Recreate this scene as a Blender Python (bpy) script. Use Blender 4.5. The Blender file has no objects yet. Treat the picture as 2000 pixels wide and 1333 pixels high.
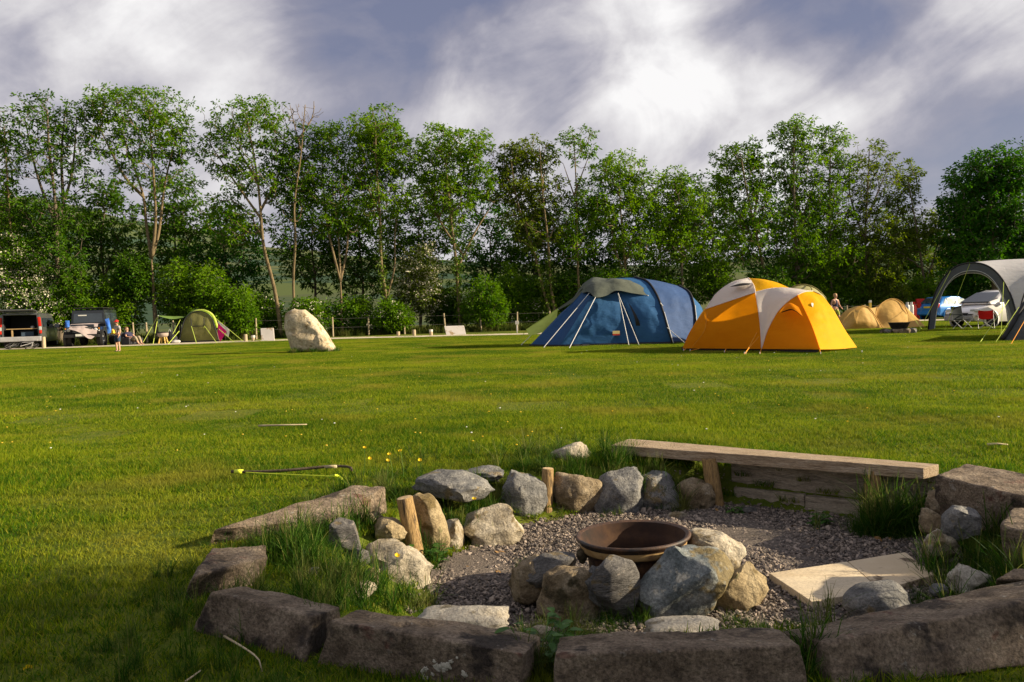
import bpy, bmesh, math, random
import numpy as np
from mathutils import Vector, Matrix, noise as mnoise

random.seed(7)
rng = np.random.default_rng(11)
SC = bpy.context.scene
COL = SC.collection
rad = math.radians

# ------------------------------------------------------------------ camera
CAM_H, FPX, CXP, CYP = 1.2, 1532.0, 1000.0, 666.5
PITCH, ROLL = math.atan(55.5 / FPX), rad(1.6)
fwd = Vector((0, math.cos(PITCH), -math.sin(PITCH)))
up0 = Vector((0, math.sin(PITCH), math.cos(PITCH)))
rt0 = Vector((1, 0, 0))
cam_r = math.cos(ROLL) * rt0 - math.sin(ROLL) * up0
cam_u = math.sin(ROLL) * rt0 + math.cos(ROLL) * up0
cd = bpy.data.cameras.new('camera')
cd.sensor_width = 36.0
cd.sensor_fit = 'HORIZONTAL'
cd.lens = 36.0 * FPX / 2000.0
cd.clip_start, cd.clip_end = 0.05, 9000
cam = bpy.data.objects.new('camera', cd)
COL.objects.link(cam)
m3 = Matrix((cam_r, cam_u, -fwd)).transposed()
cam.matrix_world = Matrix.Translation((0, 0, CAM_H)) @ m3.to_4x4()
SC.camera = cam

# ------------------------------------------------------------------ sky, sun, exposure
SUN_EL, SUN_AZ = rad(21.0), rad(-4.0)      # azimuth measured from +X towards +Y
sun_dir = Vector((math.cos(SUN_EL) * math.cos(SUN_AZ), math.cos(SUN_EL) * math.sin(SUN_AZ), math.sin(SUN_EL)))
sl = bpy.data.lights.new('sun', 'SUN')
sl.energy, sl.angle, sl.color = 5.0, rad(0.6), (1.0, 0.84, 0.6)
sun = bpy.data.objects.new('sun', sl)
COL.objects.link(sun)
sun.rotation_euler = sun_dir.to_track_quat('Z', 'Y').to_euler()
SC.view_settings.view_transform = 'Standard'
SC.view_settings.look = 'None'
SC.view_settings.exposure = 1.15
SC.view_settings.gamma = 1.0
SC.view_settings.use_curve_mapping = False
SC.cycles.max_bounces = 6
SC.cycles.transparent_max_bounces = 6
SC.cycles.diffuse_bounces = 3
SC.cycles.glossy_bounces = 2
SC.cycles.transmission_bounces = 4
SC.cycles.caustics_reflective = False
SC.cycles.caustics_refractive = False


class NT:
    """tiny helper round a node tree"""
    def __init__(self, tree):
        self.t = tree
        tree.nodes.clear()

    def n(self, kind, **kw):
        nd = self.t.nodes.new(kind)
        for k, v in kw.items():
            if k.startswith('i_'):
                key = k[2:]
                key = int(key) if key.isdigit() else key.replace('_', ' ')
                nd.inputs[key].default_value = v
            else:
                setattr(nd, k, v)
        return nd

    def l(self, a, b):
        self.t.links.new(a, b)

    def math(self, op, a, b=None, c=None, clamp=False):
        nd = self.t.nodes.new('ShaderNodeMath')
        nd.operation = op
        nd.use_clamp = clamp
        for i, v in enumerate((a, b, c)):
            if v is None:
                continue
            if isinstance(v, (int, float)):
                nd.inputs[i].default_value = v
            else:
                self.l(v, nd.inputs[i])
        return nd.outputs[0]

    def ramp(self, fac, stops, interp='LINEAR'):
        nd = self.t.nodes.new('ShaderNodeValToRGB')
        nd.color_ramp.interpolation = interp
        el = nd.color_ramp.elements
        el[0].position, el[0].color = stops[0][0], (*stops[0][1], 1)
        el[1].position, el[1].color = stops[-1][0], (*stops[-1][1], 1)
        for p, c in stops[1:-1]:
            e = el.new(p)
            e.color = (*c, 1)
        self.l(fac, nd.inputs[0])
        return nd.outputs[0]

    def mix(self, fac, a, b, blend='MIX'):
        nd = self.t.nodes.new('ShaderNodeMix')
        nd.data_type = 'RGBA'
        nd.blend_type = blend
        if isinstance(fac, (int, float)):
            nd.inputs[0].default_value = fac
        else:
            self.l(fac, nd.inputs[0])
        for sock, v in ((nd.inputs[6], a), (nd.inputs[7], b)):
            if isinstance(v, tuple):
                sock.default_value = (*v, 1) if len(v) == 3 else v
            else:
                self.l(v, sock)
        return nd.outputs[2]


world = bpy.data.worlds.new('World')
SC.world = world
world.use_nodes = True


def build_sky():
    w = NT(world.node_tree)
    out = w.n('ShaderNodeOutputWorld')
    bg = w.n('ShaderNodeBackground')
    bg.inputs['Strength'].default_value = 0.05
    sky = w.n('ShaderNodeTexSky', sky_type='NISHITA')
    sky.sun_disc = False
    sky.sun_elevation = SUN_EL
    sky.sun_rotation = math.pi / 2 - SUN_AZ
    sky.air_density, sky.dust_density, sky.ozone_density = 1.0, 1.2, 2.0
    tc = w.n('ShaderNodeTexCoord')
    sep = w.n('ShaderNodeSeparateXYZ')
    w.l(tc.outputs['Generated'], sep.inputs[0])
    x, y, z = sep.outputs

    def layer(rot, scl, loc, scale, detail, rough, dist):
        """cloud noise over the sky dome, drawn out along a slanting direction"""
        r = w.n('ShaderNodeMapping')
        r.inputs['Rotation'].default_value = (0, rad(rot), 0)
        w.l(tc.outputs['Generated'], r.inputs[0])
        mp = w.n('ShaderNodeMapping')
        mp.inputs['Location'].default_value = loc
        mp.inputs['Scale'].default_value = scl
        w.l(r.outputs[0], mp.inputs[0])
        nz = w.n('ShaderNodeTexNoise', i_Scale=scale, i_Detail=detail, i_Roughness=rough, i_Distortion=dist)
        w.l(mp.outputs[0], nz.inputs['Vector'])
        return nz.outputs[0]
    n1 = layer(24, (1.0, 1.0, 1.5), SKY_OFF, 3.0, 8.0, 0.52, 0.45)
    n2 = layer(34, (1.0, 1.0, 1.6), (4.0, 1.0, 0), 5.0, 9.0, 0.56, 0.8)
    n3 = layer(14, (1.0, 1.0, 1.4), (2.0, 7.0, 0), 13.0, 8.0, 0.6, 0.6)
    f = w.math('ADD', w.math('MULTIPLY', n1, 0.60), w.math('MULTIPLY', n2, 0.30))
    f = w.math('ADD', f, w.math('MULTIPLY', n3, 0.08))
    # thicker white clouds standing in a few directions, dark deck in others
    for (d, width, amt) in SKY_BLOBS:
        dv = Vector(d).normalized()
        vm = w.n('ShaderNodeVectorMath', operation='DISTANCE')
        vm.inputs[1].default_value = dv
        w.l(tc.outputs['Generated'], vm.inputs[0])
        g = w.math('EXPONENT', w.math('MULTIPLY', w.math('POWER', w.math('DIVIDE', vm.outputs['Value'], width), 2.0), -1.0))
        f = w.math('ADD', f, w.math('MULTIPLY', g, amt))
    cloud = w.ramp(f, [(0.35, (1.7, 1.85, 2.9)), (0.42, (2.6, 2.6, 3.4)), (0.48, (4.1, 4.0, 4.6)), (0.54, (6.2, 6.05, 6.3)), (0.62, (8.8, 8.7, 8.7))])
    cover = w.ramp(f, [(0.34, (0.85,) * 3), (0.50, (1,) * 3)])
    # towards the horizon the deck thins to a pale band
    hz = w.math('POWER', w.math('SUBTRACT', 1.0, w.math('MAXIMUM', z, 0.0), clamp=True), 7.0)
    cloud = w.mix(w.math('MULTIPLY', hz, 0.55), cloud, (7.4, 7.1, 7.1))
    col = w.mix(cover, sky.outputs[0], cloud)
    w.l(col, bg.inputs['Color'])
    w.l(bg.outputs[0], out.inputs[0])


def pix_dir(px, py):
    return (fwd + cam_r * ((px - CXP) / FPX) - cam_u * ((py - CYP) / FPX))


def P(px, py, z=0.0):
    """point of the plane at height z seen at pixel (px, py)"""
    d = pix_dir(px, py)
    t = (z - CAM_H) / d.z
    return Vector((d.x * t, d.y * t, z))


def PD(px, py, Y):
    """point at depth Y seen at pixel (px, py)"""
    d = pix_dir(px, py)
    t = Y / d.y
    return Vector((d.x * t, Y, CAM_H + d.z * t))


def px_of(v):
    d = Vector(v) - Vector((0, 0, CAM_H))
    w = d.dot(fwd)
    return (CXP + FPX * d.dot(cam_r) / w, CYP - FPX * d.dot(cam_u) / w)


SKY_OFF = (2.6, 8.1, 3.0)
SKY_BLOBS = [(tuple(pix_dir(1330, 110)), 0.07, 0.045), (tuple(pix_dir(1180, 290)), 0.10, 0.02), (tuple(pix_dir(300, 110)), 0.14, 0.085), (tuple(pix_dir(1540, 190)), 0.10, 0.05),
             (tuple(pix_dir(640, 50)), 0.07, -0.10), (tuple(pix_dir(900, 20)), 0.12, -0.06), (tuple(pix_dir(1100, 30)), 0.07, -0.07),
             (tuple(pix_dir(1680, 70)), 0.09, -0.08), (tuple(pix_dir(40, 150)), 0.06, -0.05)]
build_sky()

# ------------------------------------------------------------------ materials
MATS = {}


def M(name, c1, c2=None, scale=4.0, detail=6.0, rough=0.8, bump=0.0, bscale=30.0, spec=0.3, metal=0.0,
      transl=0.0, c3=None, stretch=(1, 1, 1), lo=0.35, hi=0.65, coat=0.0, spots=None, bdist=0.02, grain=0.0, gscale=75.0):
    """procedural material: noise-mixed colours, bump, optional translucency and spots (colour, scale, threshold)"""
    if name in MATS:
        return MATS[name]
    m = bpy.data.materials.new(name)
    m.use_nodes = True
    t = NT(m.node_tree)
    out = t.n('ShaderNodeOutputMaterial')
    bs = t.n('ShaderNodeBsdfPrincipled')
    bs.inputs['Roughness'].default_value = rough
    bs.inputs['Specular IOR Level'].default_value = spec
    bs.inputs['Metallic'].default_value = metal
    bs.inputs['Coat Weight'].default_value = coat
    tc = t.n('ShaderNodeTexCoord')
    mp = t.n('ShaderNodeMapping')
    mp.inputs['Scale'].default_value = stretch
    oi = t.n('ShaderNodeObjectInfo')
    off = t.n('ShaderNodeVectorMath', operation='SCALE')
    off.inputs[0].default_value = (37.0, 19.0, 23.0)
    t.l(oi.outputs['Random'], off.inputs['Scale'])
    t.l(off.outputs[0], mp.inputs['Location'])
    t.l(tc.outputs['Object'], mp.inputs[0])
    vec = mp.outputs[0]
    if c2 is None:
        c2 = tuple(0.8 * c for c in c1)
    nz = t.n('ShaderNodeTexNoise', i_Scale=scale, i_Detail=detail, i_Roughness=0.6)
    t.l(vec, nz.inputs['Vector'])
    stops = [(lo, c1), (hi, c2)] if c3 is None else [(lo, c1), ((lo + hi) / 2, c2), (hi, c3)]
    col = t.ramp(nz.outputs[0], stops)
    if spots:
        for (sc, ss, th) in spots:
            n3 = t.n('ShaderNodeTexNoise', i_Scale=ss, i_Detail=4.0, i_Roughness=0.65)
            t.l(vec, n3.inputs['Vector'])
            fac = t.ramp(n3.outputs[0], [(th, (0, 0, 0)), (th + 0.06, (1, 1, 1))])
            col = t.mix(fac, col, sc)
    if grain:
        n4 = t.n('ShaderNodeTexNoise', i_Scale=gscale, i_Detail=5.0, i_Roughness=0.7)
        t.l(vec, n4.inputs['Vector'])
        col = t.mix(1.0, col, t.ramp(n4.outputs[0], [(0.34, (1 - grain,) * 3), (0.66, (1 + grain,) * 3)]), 'MULTIPLY')
    t.l(col, bs.inputs['Base Color'])
    if bump:
        nb = t.n('ShaderNodeTexNoise', i_Scale=bscale, i_Detail=8.0, i_Roughness=0.65)
        t.l(vec, nb.inputs['Vector'])
        bp = t.n('ShaderNodeBump', i_Strength=bump, i_Distance=bdist)
        t.l(nb.outputs[0], bp.inputs['Height'])
        t.l(bp.outputs[0], bs.inputs['Normal'])
    sh = bs.outputs[0]
    if transl:
        tr = t.n('ShaderNodeBsdfTranslucent')
        t.l(col, tr.inputs['Color'])
        mx = t.n('ShaderNodeMixShader', i_0=transl)
        t.l(sh, mx.inputs[1]); t.l(tr.outputs[0], mx.inputs[2])
        sh = mx.outputs[0]
    t.l(sh, out.inputs[0])
    MATS[name] = m
    return m


def leaf_mat(name, dark, light, transl=0.4, scale=0.5, tint=None, flower=None):
    """foliage: colour varies per clump (world position) and per leaf (random per island)"""
    m = bpy.data.materials.new(name)
    m.use_nodes = True
    t = NT(m.node_tree)
    out = t.n('ShaderNodeOutputMaterial')
    bs = t.n('ShaderNodeBsdfPrincipled', i_Roughness=0.5)
    bs.inputs['Specular IOR Level'].default_value = 0.07
    g = t.n('ShaderNodeNewGeometry')
    nz = t.n('ShaderNodeTexNoise', i_Scale=scale, i_Detail=3.0)
    t.l(g.outputs['Position'], nz.inputs['Vector'])
    f = t.math('ADD', t.math('MULTIPLY', nz.outputs[0], 1.1), t.math('MULTIPLY', g.outputs['Random Per Island'], 0.5))
    col = t.ramp(f, [(0.45, dark), (1.05, light)])
    if tint:
        n2 = t.n('ShaderNodeTexNoise', i_Scale=scale * 0.45, i_Detail=2.0)
        t.l(g.outputs['Position'], n2.inputs['Vector'])
        col = t.mix(t.ramp(n2.outputs[0], [(0.5, (0, 0, 0)), (0.66, (1, 1, 1))]), col, tint)
    t.l(col, bs.inputs['Base Color'])
    tr = t.n('ShaderNodeBsdfTranslucent')
    hsv = t.n('ShaderNodeHueSaturation', i_Hue=0.494, i_Saturation=1.15, i_Value=1.7)
    t.l(col, hsv.inputs['Color'])
    t.l(hsv.outputs[0], tr.inputs['Color'])
    mx = t.n('ShaderNodeMixShader', i_0=transl)
    t.l(bs.outputs[0], mx.inputs[1]); t.l(tr.outputs[0], mx.inputs[2])
    t.l(mx.outputs[0], out.inputs[0])
    MATS[name] = m
    return m


# ------------------------------------------------------------------ object helpers
def tag(o, label=None, cat=None, group=None, kind=None):
    if label: o['label'] = label
    if cat: o['category'] = cat
    if group: o['group'] = group
    if kind: o['kind'] = kind
    return o


def thing(name, loc, label, cat, group=None):
    o = bpy.data.objects.new(name, None)
    o.empty_display_size = 0.2
    o.location = loc
    COL.objects.link(o)
    return tag(o, label, cat, group)


def world_loc(o):
    v = Vector((0, 0, 0))
    while o is not None:
        v = v + o.location
        o = o.parent
    return v


def np_mesh(name, verts, faces, mat=None, smooth=False, mats=None, mat_idx=None):
    """mesh from numpy verts and a faces list or an (n,k) int array"""
    me = bpy.data.meshes.new(name)
    verts = np.asarray(verts, dtype=np.float32).reshape(-1, 3)
    if isinstance(faces, np.ndarray):
        k = faces.shape[1]
        nf = len(faces)
        me.vertices.add(len(verts))
        me.vertices.foreach_set('co', verts.ravel())
        me.loops.add(nf * k)
        me.loops.foreach_set('vertex_index', faces.astype(np.int32).ravel())
        me.polygons.add(nf)
        me.polygons.foreach_set('loop_start', np.arange(0, nf * k, k, dtype=np.int32))
        me.update(calc_edges=True)
    else:
        me.from_pydata([tuple(v) for v in verts.tolist()], [], faces)
        me.update()
    for mm in (mats or ([mat] if mat else [])):
        me.materials.append(mm)
    if mat_idx is not None:
        me.polygons.foreach_set('material_index', np.asarray(mat_idx, dtype=np.int32))
    if smooth:
        me.polygons.foreach_set('use_smooth', np.ones(len(me.polygons), dtype=bool))
    return me


def link(name, me, parent=None, loc=(0, 0, 0)):
    o = bpy.data.objects.new(name, me)
    o.location = loc
    COL.objects.link(o)
    if parent is not None:
        o.parent = parent
    return o


class MB:
    """collects geometry in world coordinates; build() links it as one mesh object under a parent"""
    def __init__(self):
        self.v, self.f = [], []

    def add(self, verts, faces):
        b = len(self.v)
        self.v += [Vector(v) for v in verts]
        self.f += [tuple(i + b for i in f) for f in faces]
        return self

    def box(self, c, s, rz=0.0, rx=0.0, ry=0.0, taper=(1, 1)):
        c = Vector(c)
        R = (Matrix.Rotation(rz, 3, 'Z') @ Matrix.Rotation(ry, 3, 'Y') @ Matrix.Rotation(rx, 3, 'X'))
        vs = []
        for z in (-1, 1):
            tx, ty = taper if z == 1 else (1, 1)
            for x, y in ((-1, -1), (1, -1), (1, 1), (-1, 1)):
                vs.append(c + R @ Vector((x * s[0] / 2 * tx, y * s[1] / 2 * ty, z * s[2] / 2)))
        return self.add(vs, [(3, 2, 1, 0), (4, 5, 6, 7), (0, 1, 5, 4), (1, 2, 6, 5), (2, 3, 7, 6), (3, 0, 4, 7)])

    def tube(self, pts, r, n=6, caps=True):
        pts = [Vector(p) for p in pts]
        rs = r if isinstance(r, (list, tuple)) else [r] * len(pts)
        vs, fs = [], []
        prev = None
        for i, p in enumerate(pts):
            a = pts[max(i - 1, 0)]; b = pts[min(i + 1, len(pts) - 1)]
            d = (b - a).normalized()
            if prev is None:
                u = d.cross(Vector((0, 0, 1)))
                if u.length < 1e-3: u = d.cross(Vector((0, 1, 0)))
            else:
                u = prev - d * prev.dot(d)
            u.normalize(); prev = u
            w = d.cross(u)
            for k in range(n):
                a_ = 2 * math.pi * k / n
                vs.append(p + (u * math.cos(a_) + w * math.sin(a_)) * rs[i])
        for i in range(len(pts) - 1):
            for k in range(n):
                k2 = (k + 1) % n
                fs.append((i * n + k, i * n + k2, (i + 1) * n + k2, (i + 1) * n + k))
        if caps:
            fs.append(tuple(range(n - 1, -1, -1)))
            fs.append(tuple((len(pts) - 1) * n + k for k in range(n)))
        return self.add(vs, fs)

    def lathe(self, c, prof, n=24, axis=Vector((0, 0, 1)), arc=2 * math.pi):
        c = Vector(c); axis = Vector(axis).normalized()
        u = axis.orthogonal().normalized(); w = axis.cross(u)
        vs, fs = [], []
        for (r, h) in prof:
            for k in range(n):
                a = arc * k / n
                vs.append(c + axis * h + (u * math.cos(a) + w * math.sin(a)) * r)
        for i in range(len(prof) - 1):
            for k in range(n):
                k2 = (k + 1) % n
                fs.append((i * n + k, i * n + k2, (i + 1) * n + k2, (i + 1) * n + k))
        return self.add(vs, fs)

    def prism(self, poly, off):
        """poly: list of 3D points; off: extrusion vector"""
        n = len(poly); off = Vector(off)
        vs = [Vector(p) for p in poly] + [Vector(p) + off for p in poly]
        fs = [tuple(range(n - 1, -1, -1)), tuple(range(n, 2 * n))]
        fs += [(i, (i + 1) % n, (i + 1) % n + n, i + n) for i in range(n)]
        return self.add(vs, fs)

    def grid(self, G):
        """G: 2D list of points"""
        r, c = len(G), len(G[0])
        vs = [p for row in G for p in row]
        fs = [(i * c + j, i * c + j + 1, (i + 1) * c + j + 1, (i + 1) * c + j) for i in range(r - 1) for j in range(c - 1)]
        return self.add(vs, fs)

    def build(self, name, mat, parent=None, smooth=False, bevel=0.0, bseg=2, solid=0.0, subsurf=0, autosmooth=None):
        base = world_loc(parent) if parent is not None else Vector((0, 0, 0))
        me = bpy.data.meshes.new(name)
        me.from_pydata([tuple(v - base) for v in self.v], [], self.f)
        bm = bmesh.new(); bm.from_mesh(me)
        bmesh.ops.remove_doubles(bm, verts=bm.verts, dist=1e-5)
        bmesh.ops.recalc_face_normals(bm, faces=bm.faces)
        if bevel:
            es = [e for e in bm.edges if len(e.link_faces) == 2 and e.calc_face_angle(0) > 0.5]
            bmesh.ops.bevel(bm, geom=es, offset=bevel, segments=bseg, affect='EDGES', profile=0.6)
        bm.to_mesh(me); bm.free()
        me.materials.append(mat)
        if smooth:
            me.polygons.foreach_set('use_smooth', np.ones(len(me.polygons), dtype=bool))
            if autosmooth:
                me.set_sharp_from_angle(angle=autosmooth)
        o = link(name, me, parent)
        if solid:
            md = o.modifiers.new('solid', 'SOLIDIFY'); md.thickness = solid; md.offset = 0
        if subsurf:
            md = o.modifiers.new('sub', 'SUBSURF'); md.levels = subsurf; md.render_levels = subsurf
        return o


def crom(pts, n):
    """Catmull-Rom through the points, n samples spaced evenly by length"""
    pts = [Vector(p) for p in pts]
    if len(pts) == 2:
        return [pts[0].lerp(pts[1], i / (n - 1)) for i in range(n)]
    ext = [pts[0] * 2 - pts[1]] + pts + [pts[-1] * 2 - pts[-2]]
    dense = []
    for i in range(1, len(ext) - 2):
        p0, p1, p2, p3 = ext[i - 1:i + 3]
        for k in range(16):
            t = k / 16
            dense.append(0.5 * ((2 * p1) + (p2 - p0) * t + (2 * p0 - 5 * p1 + 4 * p2 - p3) * t * t + (3 * p1 - p0 - 3 * p2 + p3) * t ** 3))
    dense.append(pts[-1])
    L = [0.0]
    for a, b in zip(dense, dense[1:]):
        L.append(L[-1] + (b - a).length)
    out, j = [], 0
    for i in range(n):
        s = L[-1] * i / (n - 1)
        while j < len(L) - 2 and L[j + 1] < s:
            j += 1
        d = L[j + 1] - L[j]
        out.append(dense[j].lerp(dense[j + 1], (s - L[j]) / d if d > 1e-9 else 0))
    return out


def fbm(p, sc, oct=4):
    v, a, s = 0.0, 1.0, sc
    for _ in range(oct):
        v += a * mnoise.noise(Vector(p) * s)
        a *= 0.5; s *= 2.1
    return v

# ================================================================== ground
FLOOR = -0.30
PIT = np.array([(-.46, 4.38), (-.42, 4.66), (.05, 5.38), (.59, 5.72), (1.52, 5.92), (2.55, 5.22), (2.62, 4.60),
                (2.10, 3.62), (1.45, 3.2), (.1, 3.12), (-.38, 3.65)])
PITC = np.array([1.0, 4.55])


def poly_sd(x, y, poly):
    """signed distance to a polygon (negative inside), vectorised"""
    x = np.asarray(x, float); y = np.asarray(y, float)
    d = np.full(x.shape, 1e9)
    inside = np.zeros(x.shape, bool)
    n = len(poly)
    for i in range(n):
        x1, y1 = poly[i]; x2, y2 = poly[(i + 1) % n]
        ex, ey = x2 - x1, y2 - y1
        t = np.clip(((x - x1) * ex + (y - y1) * ey) / (ex * ex + ey * ey), 0, 1)
        d = np.minimum(d, np.hypot(x - x1 - t * ex, y - y1 - t * ey))
        c = ((y1 > y) != (y2 > y)) & (x < (x2 - x1) * (y - y1) / (y2 - y1 + 1e-12) + x1)
        inside ^= c
    return np.where(inside, -d, d)


BANK_A = np.radians([-180, -150, -120, -90, -60, -30, 0, 30, 60, 90, 120, 150, 180])
BANK_W = np.array([.75, .70, .45, .38, .38, .42, .42, .22, .20, .24, .40, .65, .75])


def height(x, y):
    x = np.asarray(x, float); y = np.asarray(y, float)
    sd = poly_sd(x, y, PIT)
    a = np.arctan2(y - PITC[1], x - PITC[0])
    w = np.interp(a, BANK_A, BANK_W)
    t = np.clip(sd / w, 0, 1)
    t = t * t * (3 - 2 * t)
    und = 0.018 * np.sin(x * 1.3 + 0.7) * np.sin(y * 1.1) + 0.01 * np.sin(x * 3.1 + y * 2.3)
    fade = np.clip((18 - y) / 10, 0, 1) * np.clip(sd / 0.8, 0, 1)
    return FLOOR * (1 - t) + und * fade


def hgt(x, y):
    return float(height(np.array([x]), np.array([y]))[0])


def lawn_mat():
    m = bpy.data.materials.new('lawn')
    m.use_nodes = True
    t = NT(m.node_tree)
    out = t.n('ShaderNodeOutputMaterial')
    bs = t.n('ShaderNodeBsdfPrincipled', i_Roughness=0.9)
    bs.inputs['Specular IOR Level'].default_value = 0.1
    g = t.n('ShaderNodeNewGeometry')
    n1 = t.n('ShaderNodeTexNoise', i_Scale=0.35, i_Detail=5.0)
    n2 = t.n('ShaderNodeTexNoise', i_Scale=9.0, i_Detail=6.0, i_Roughness=0.7)
    for q in (n1, n2):
        t.l(g.outputs['Position'], q.inputs['Vector'])
    f = t.math('ADD', t.math('MULTIPLY', n1.outputs[0], 0.6), t.math('MULTIPLY', n2.outputs[0], 0.4))
    col = t.ramp(f, [(0.36, (0.045, 0.07, 0.008)), (0.5, (0.09, 0.115, 0.012)), (0.64, (0.15, 0.15, 0.02))])
    t.l(col, bs.inputs['Base Color'])
    bp = t.n('ShaderNodeBump', i_Strength=0.6, i_Distance=0.04)
    t.l(n2.outputs[0], bp.inputs['Height'])
    t.l(bp.outputs[0], bs.inputs['Normal'])
    t.l(bs.outputs[0], out.inputs[0])
    MATS['lawn'] = m
    return m


def blade_mat(name, dark, light, dry, ps=0.5, transl=0.45):
    m = bpy.data.materials.new(name)
    m.use_nodes = True
    t = NT(m.node_tree)
    out = t.n('ShaderNodeOutputMaterial')
    bs = t.n('ShaderNodeBsdfPrincipled', i_Roughness=0.55)
    bs.inputs['Specular IOR Level'].default_value = 0.08
    g = t.n('ShaderNodeNewGeometry')
    n1 = t.n('ShaderNodeTexNoise', i_Scale=ps, i_Detail=5.0, i_Roughness=0.6)
    n2 = t.n('ShaderNodeTexNoise', i_Scale=ps * 6, i_Detail=3.0)
    mp = t.n('ShaderNodeMapping')
    mp.inputs['Scale'].default_value = (0.55, 1.0, 1.0)
    t.l(g.outputs['Position'], mp.inputs[0])
    for q in (n1, n2):
        t.l(mp.outputs[0], q.inputs['Vector'])
    f = t.math('ADD', t.math('MULTIPLY', n1.outputs[0], 0.8), t.math('MULTIPLY', n2.outputs[0], 0.35))
    f = t.math('ADD', f, t.math('MULTIPLY', t.math('SUBTRACT', g.outputs['Random Per Island'], 0.5), 0.40))
    col = t.ramp(f, [(0.46, dark), (0.70, light)])
    dr = t.ramp(g.outputs['Random Per Island'], [(0.86, (0, 0, 0)), (0.94, (1, 1, 1))])
    n3 = t.n('ShaderNodeTexNoise', i_Scale=ps * 1.7, i_Detail=4.0)
    t.l(g.outputs['Position'], n3.inputs['Vector'])
    patch = t.ramp(n3.outputs[0], [(0.52, (0.0,) * 3), (0.66, (0.9,) * 3)])
    dm = t.math('MAXIMUM', t.math('MULTIPLY', dr, 0.6), t.math('MULTIPLY', patch, 0.55))
    col = t.mix(dm, col, dry)
    t.l(col, bs.inputs['Base Color'])
    tr = t.n('ShaderNodeBsdfTranslucent')
    t.l(col, tr.inputs['Color'])
    mx = t.n('ShaderNodeMixShader', i_0=transl)
    t.l(bs.outputs[0], mx.inputs[1]); t.l(tr.outputs[0], mx.inputs[2])
    t.l(mx.outputs[0], out.inputs[0])
    MATS[name] = m
    return m


lawn_mat()
blade_mat('grass_blade', (0.036, 0.108, 0.003), (0.255, 0.312, 0.010), (0.33, 0.27, 0.04), ps=0.36)
blade_mat('long_blade', (0.014, 0.052, 0.004), (0.060, 0.130, 0.009), (0.25, 0.22, 0.07), ps=2.2, transl=0.35)


def lines(dense, sparse):
    return np.array(sorted(set(np.round(np.concatenate([dense, sparse]), 4).tolist())))


def build_lawn():
    gx = lines(np.arange(-4, 4.6, 0.07), np.array([-4000, -2000, -900, -400, -200, -120, -80, -50, -35, -25, -18, -13, -10, -8, -6.5, -5.2,
                                               5.2, 6.5, 8, 10, 13, 18, 25, 35, 50, 80, 120, 200, 400, 900, 2000, 4000]))
    gy = lines(np.arange(1.4, 8.0, 0.07), np.array([-200, -60, -20, -8, -3, 0, 8.6, 9.5, 11, 13, 16, 20, 25, 30, 36, 42, 50, 60, 80, 120, 200, 400, 900, 2000, 4500]))
    X, Y = np.meshgrid(gx, gy)
    Z = height(X, Y)
    Z = np.where(poly_sd(X, Y, PIT) < 0, Z - 0.015, Z)
    V = np.stack([X, Y, Z], -1).reshape(-1, 3)
    r, c = X.shape
    i = np.arange(r * c).reshape(r, c)
    F = np.stack([i[:-1, :-1], i[:-1, 1:], i[1:, 1:], i[1:, :-1]], -1).reshape(-1, 4)
    o = link('ground', np_mesh('ground', V, F, MATS['lawn'], smooth=True))
    tag(o, 'mown grass field sloping flat to the trees', 'ground', kind='structure')


build_lawn()

# gravel bed of the pit: sheet a little above the soil, stones are scattered on it
M('gravel_bed', (0.06, 0.048, 0.04), (0.14, 0.115, 0.095), scale=60, detail=4, rough=0.95, bump=1.0, bscale=90, c3=(0.22, 0.185, 0.155), lo=0.3, hi=0.72)
M('track_stone', (0.42, 0.36, 0.26), (0.55, 0.48, 0.36), scale=3, rough=0.95, bump=0.6, bscale=25, c3=(0.36, 0.33, 0.22))


def build_pit_floor():
    gx = np.arange(-0.7, 2.7, 0.05); gy = np.arange(2.9, 6.2, 0.05)
    X, Y = np.meshgrid(gx, gy)
    sd = poly_sd(X, Y, PIT)
    nz = np.array([[mnoise.noise(Vector((x * 1.7, y * 1.7, 0))) for x in gx] for y in gy])
    Z = FLOOR + 0.012 + nz * 0.02 + np.clip(sd, 0, 1) * 0.2
    V = np.stack([X, Y, Z], -1).reshape(-1, 3)
    i = np.arange(X.size).reshape(X.shape)
    F = np.stack([i[:-1, :-1], i[:-1, 1:], i[1:, 1:], i[1:, :-1]], -1).reshape(-1, 4)
    keep = (sd.reshape(-1)[F] < 0.06).all(1)
    used = np.unique(F[keep]); mapi = np.full(len(V), -1); mapi[used] = np.arange(len(used))
    o = link('gravel_bed', np_mesh('gravel_bed', V[used], mapi[F[keep]], MATS['gravel_bed'], smooth=True))
    tag(o, 'bed of grey crushed gravel on the floor of the fire pit', 'gravel bed', kind='structure')


build_pit_floor()

TRACK = [P(-150, 689, 0), P(0, 683.0, 0), P(300, 674.0, 0), P(660, 661.8, 0), P(1030, 653.0, 0), P(1300, 645.5, 0), P(1560, 636.0, 0), P(1760, 628, 0), P(2100, 618, 0)]


def build_track():
    c = crom(TRACK, 160)
    rows = []
    for k, p in enumerate(c):
        a = c[max(k - 1, 0)]; b = c[min(k + 1, len(c) - 1)]
        d = (b - a).normalized(); nrm = Vector((-d.y, d.x, 0))
        w = 1.55 + 0.25 * mnoise.noise(p * 0.5)
        w2 = 1.6 + 0.3 * mnoise.noise(p * 0.45 + Vector((9, 0, 0)))
        rows.append([p + nrm * s + Vector((0, 0, 0.028 + 0.014 * (1 - abs(s) / 1.8))) for s in (-w2, -w2 * .5, 0, w * .5, w)])
    MB().grid(rows).build('track', MATS['track_stone'], smooth=True)
    tag(bpy.data.objects['track'], 'pale gravel track along the foot of the trees', 'track', kind='structure')


build_track()


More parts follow.
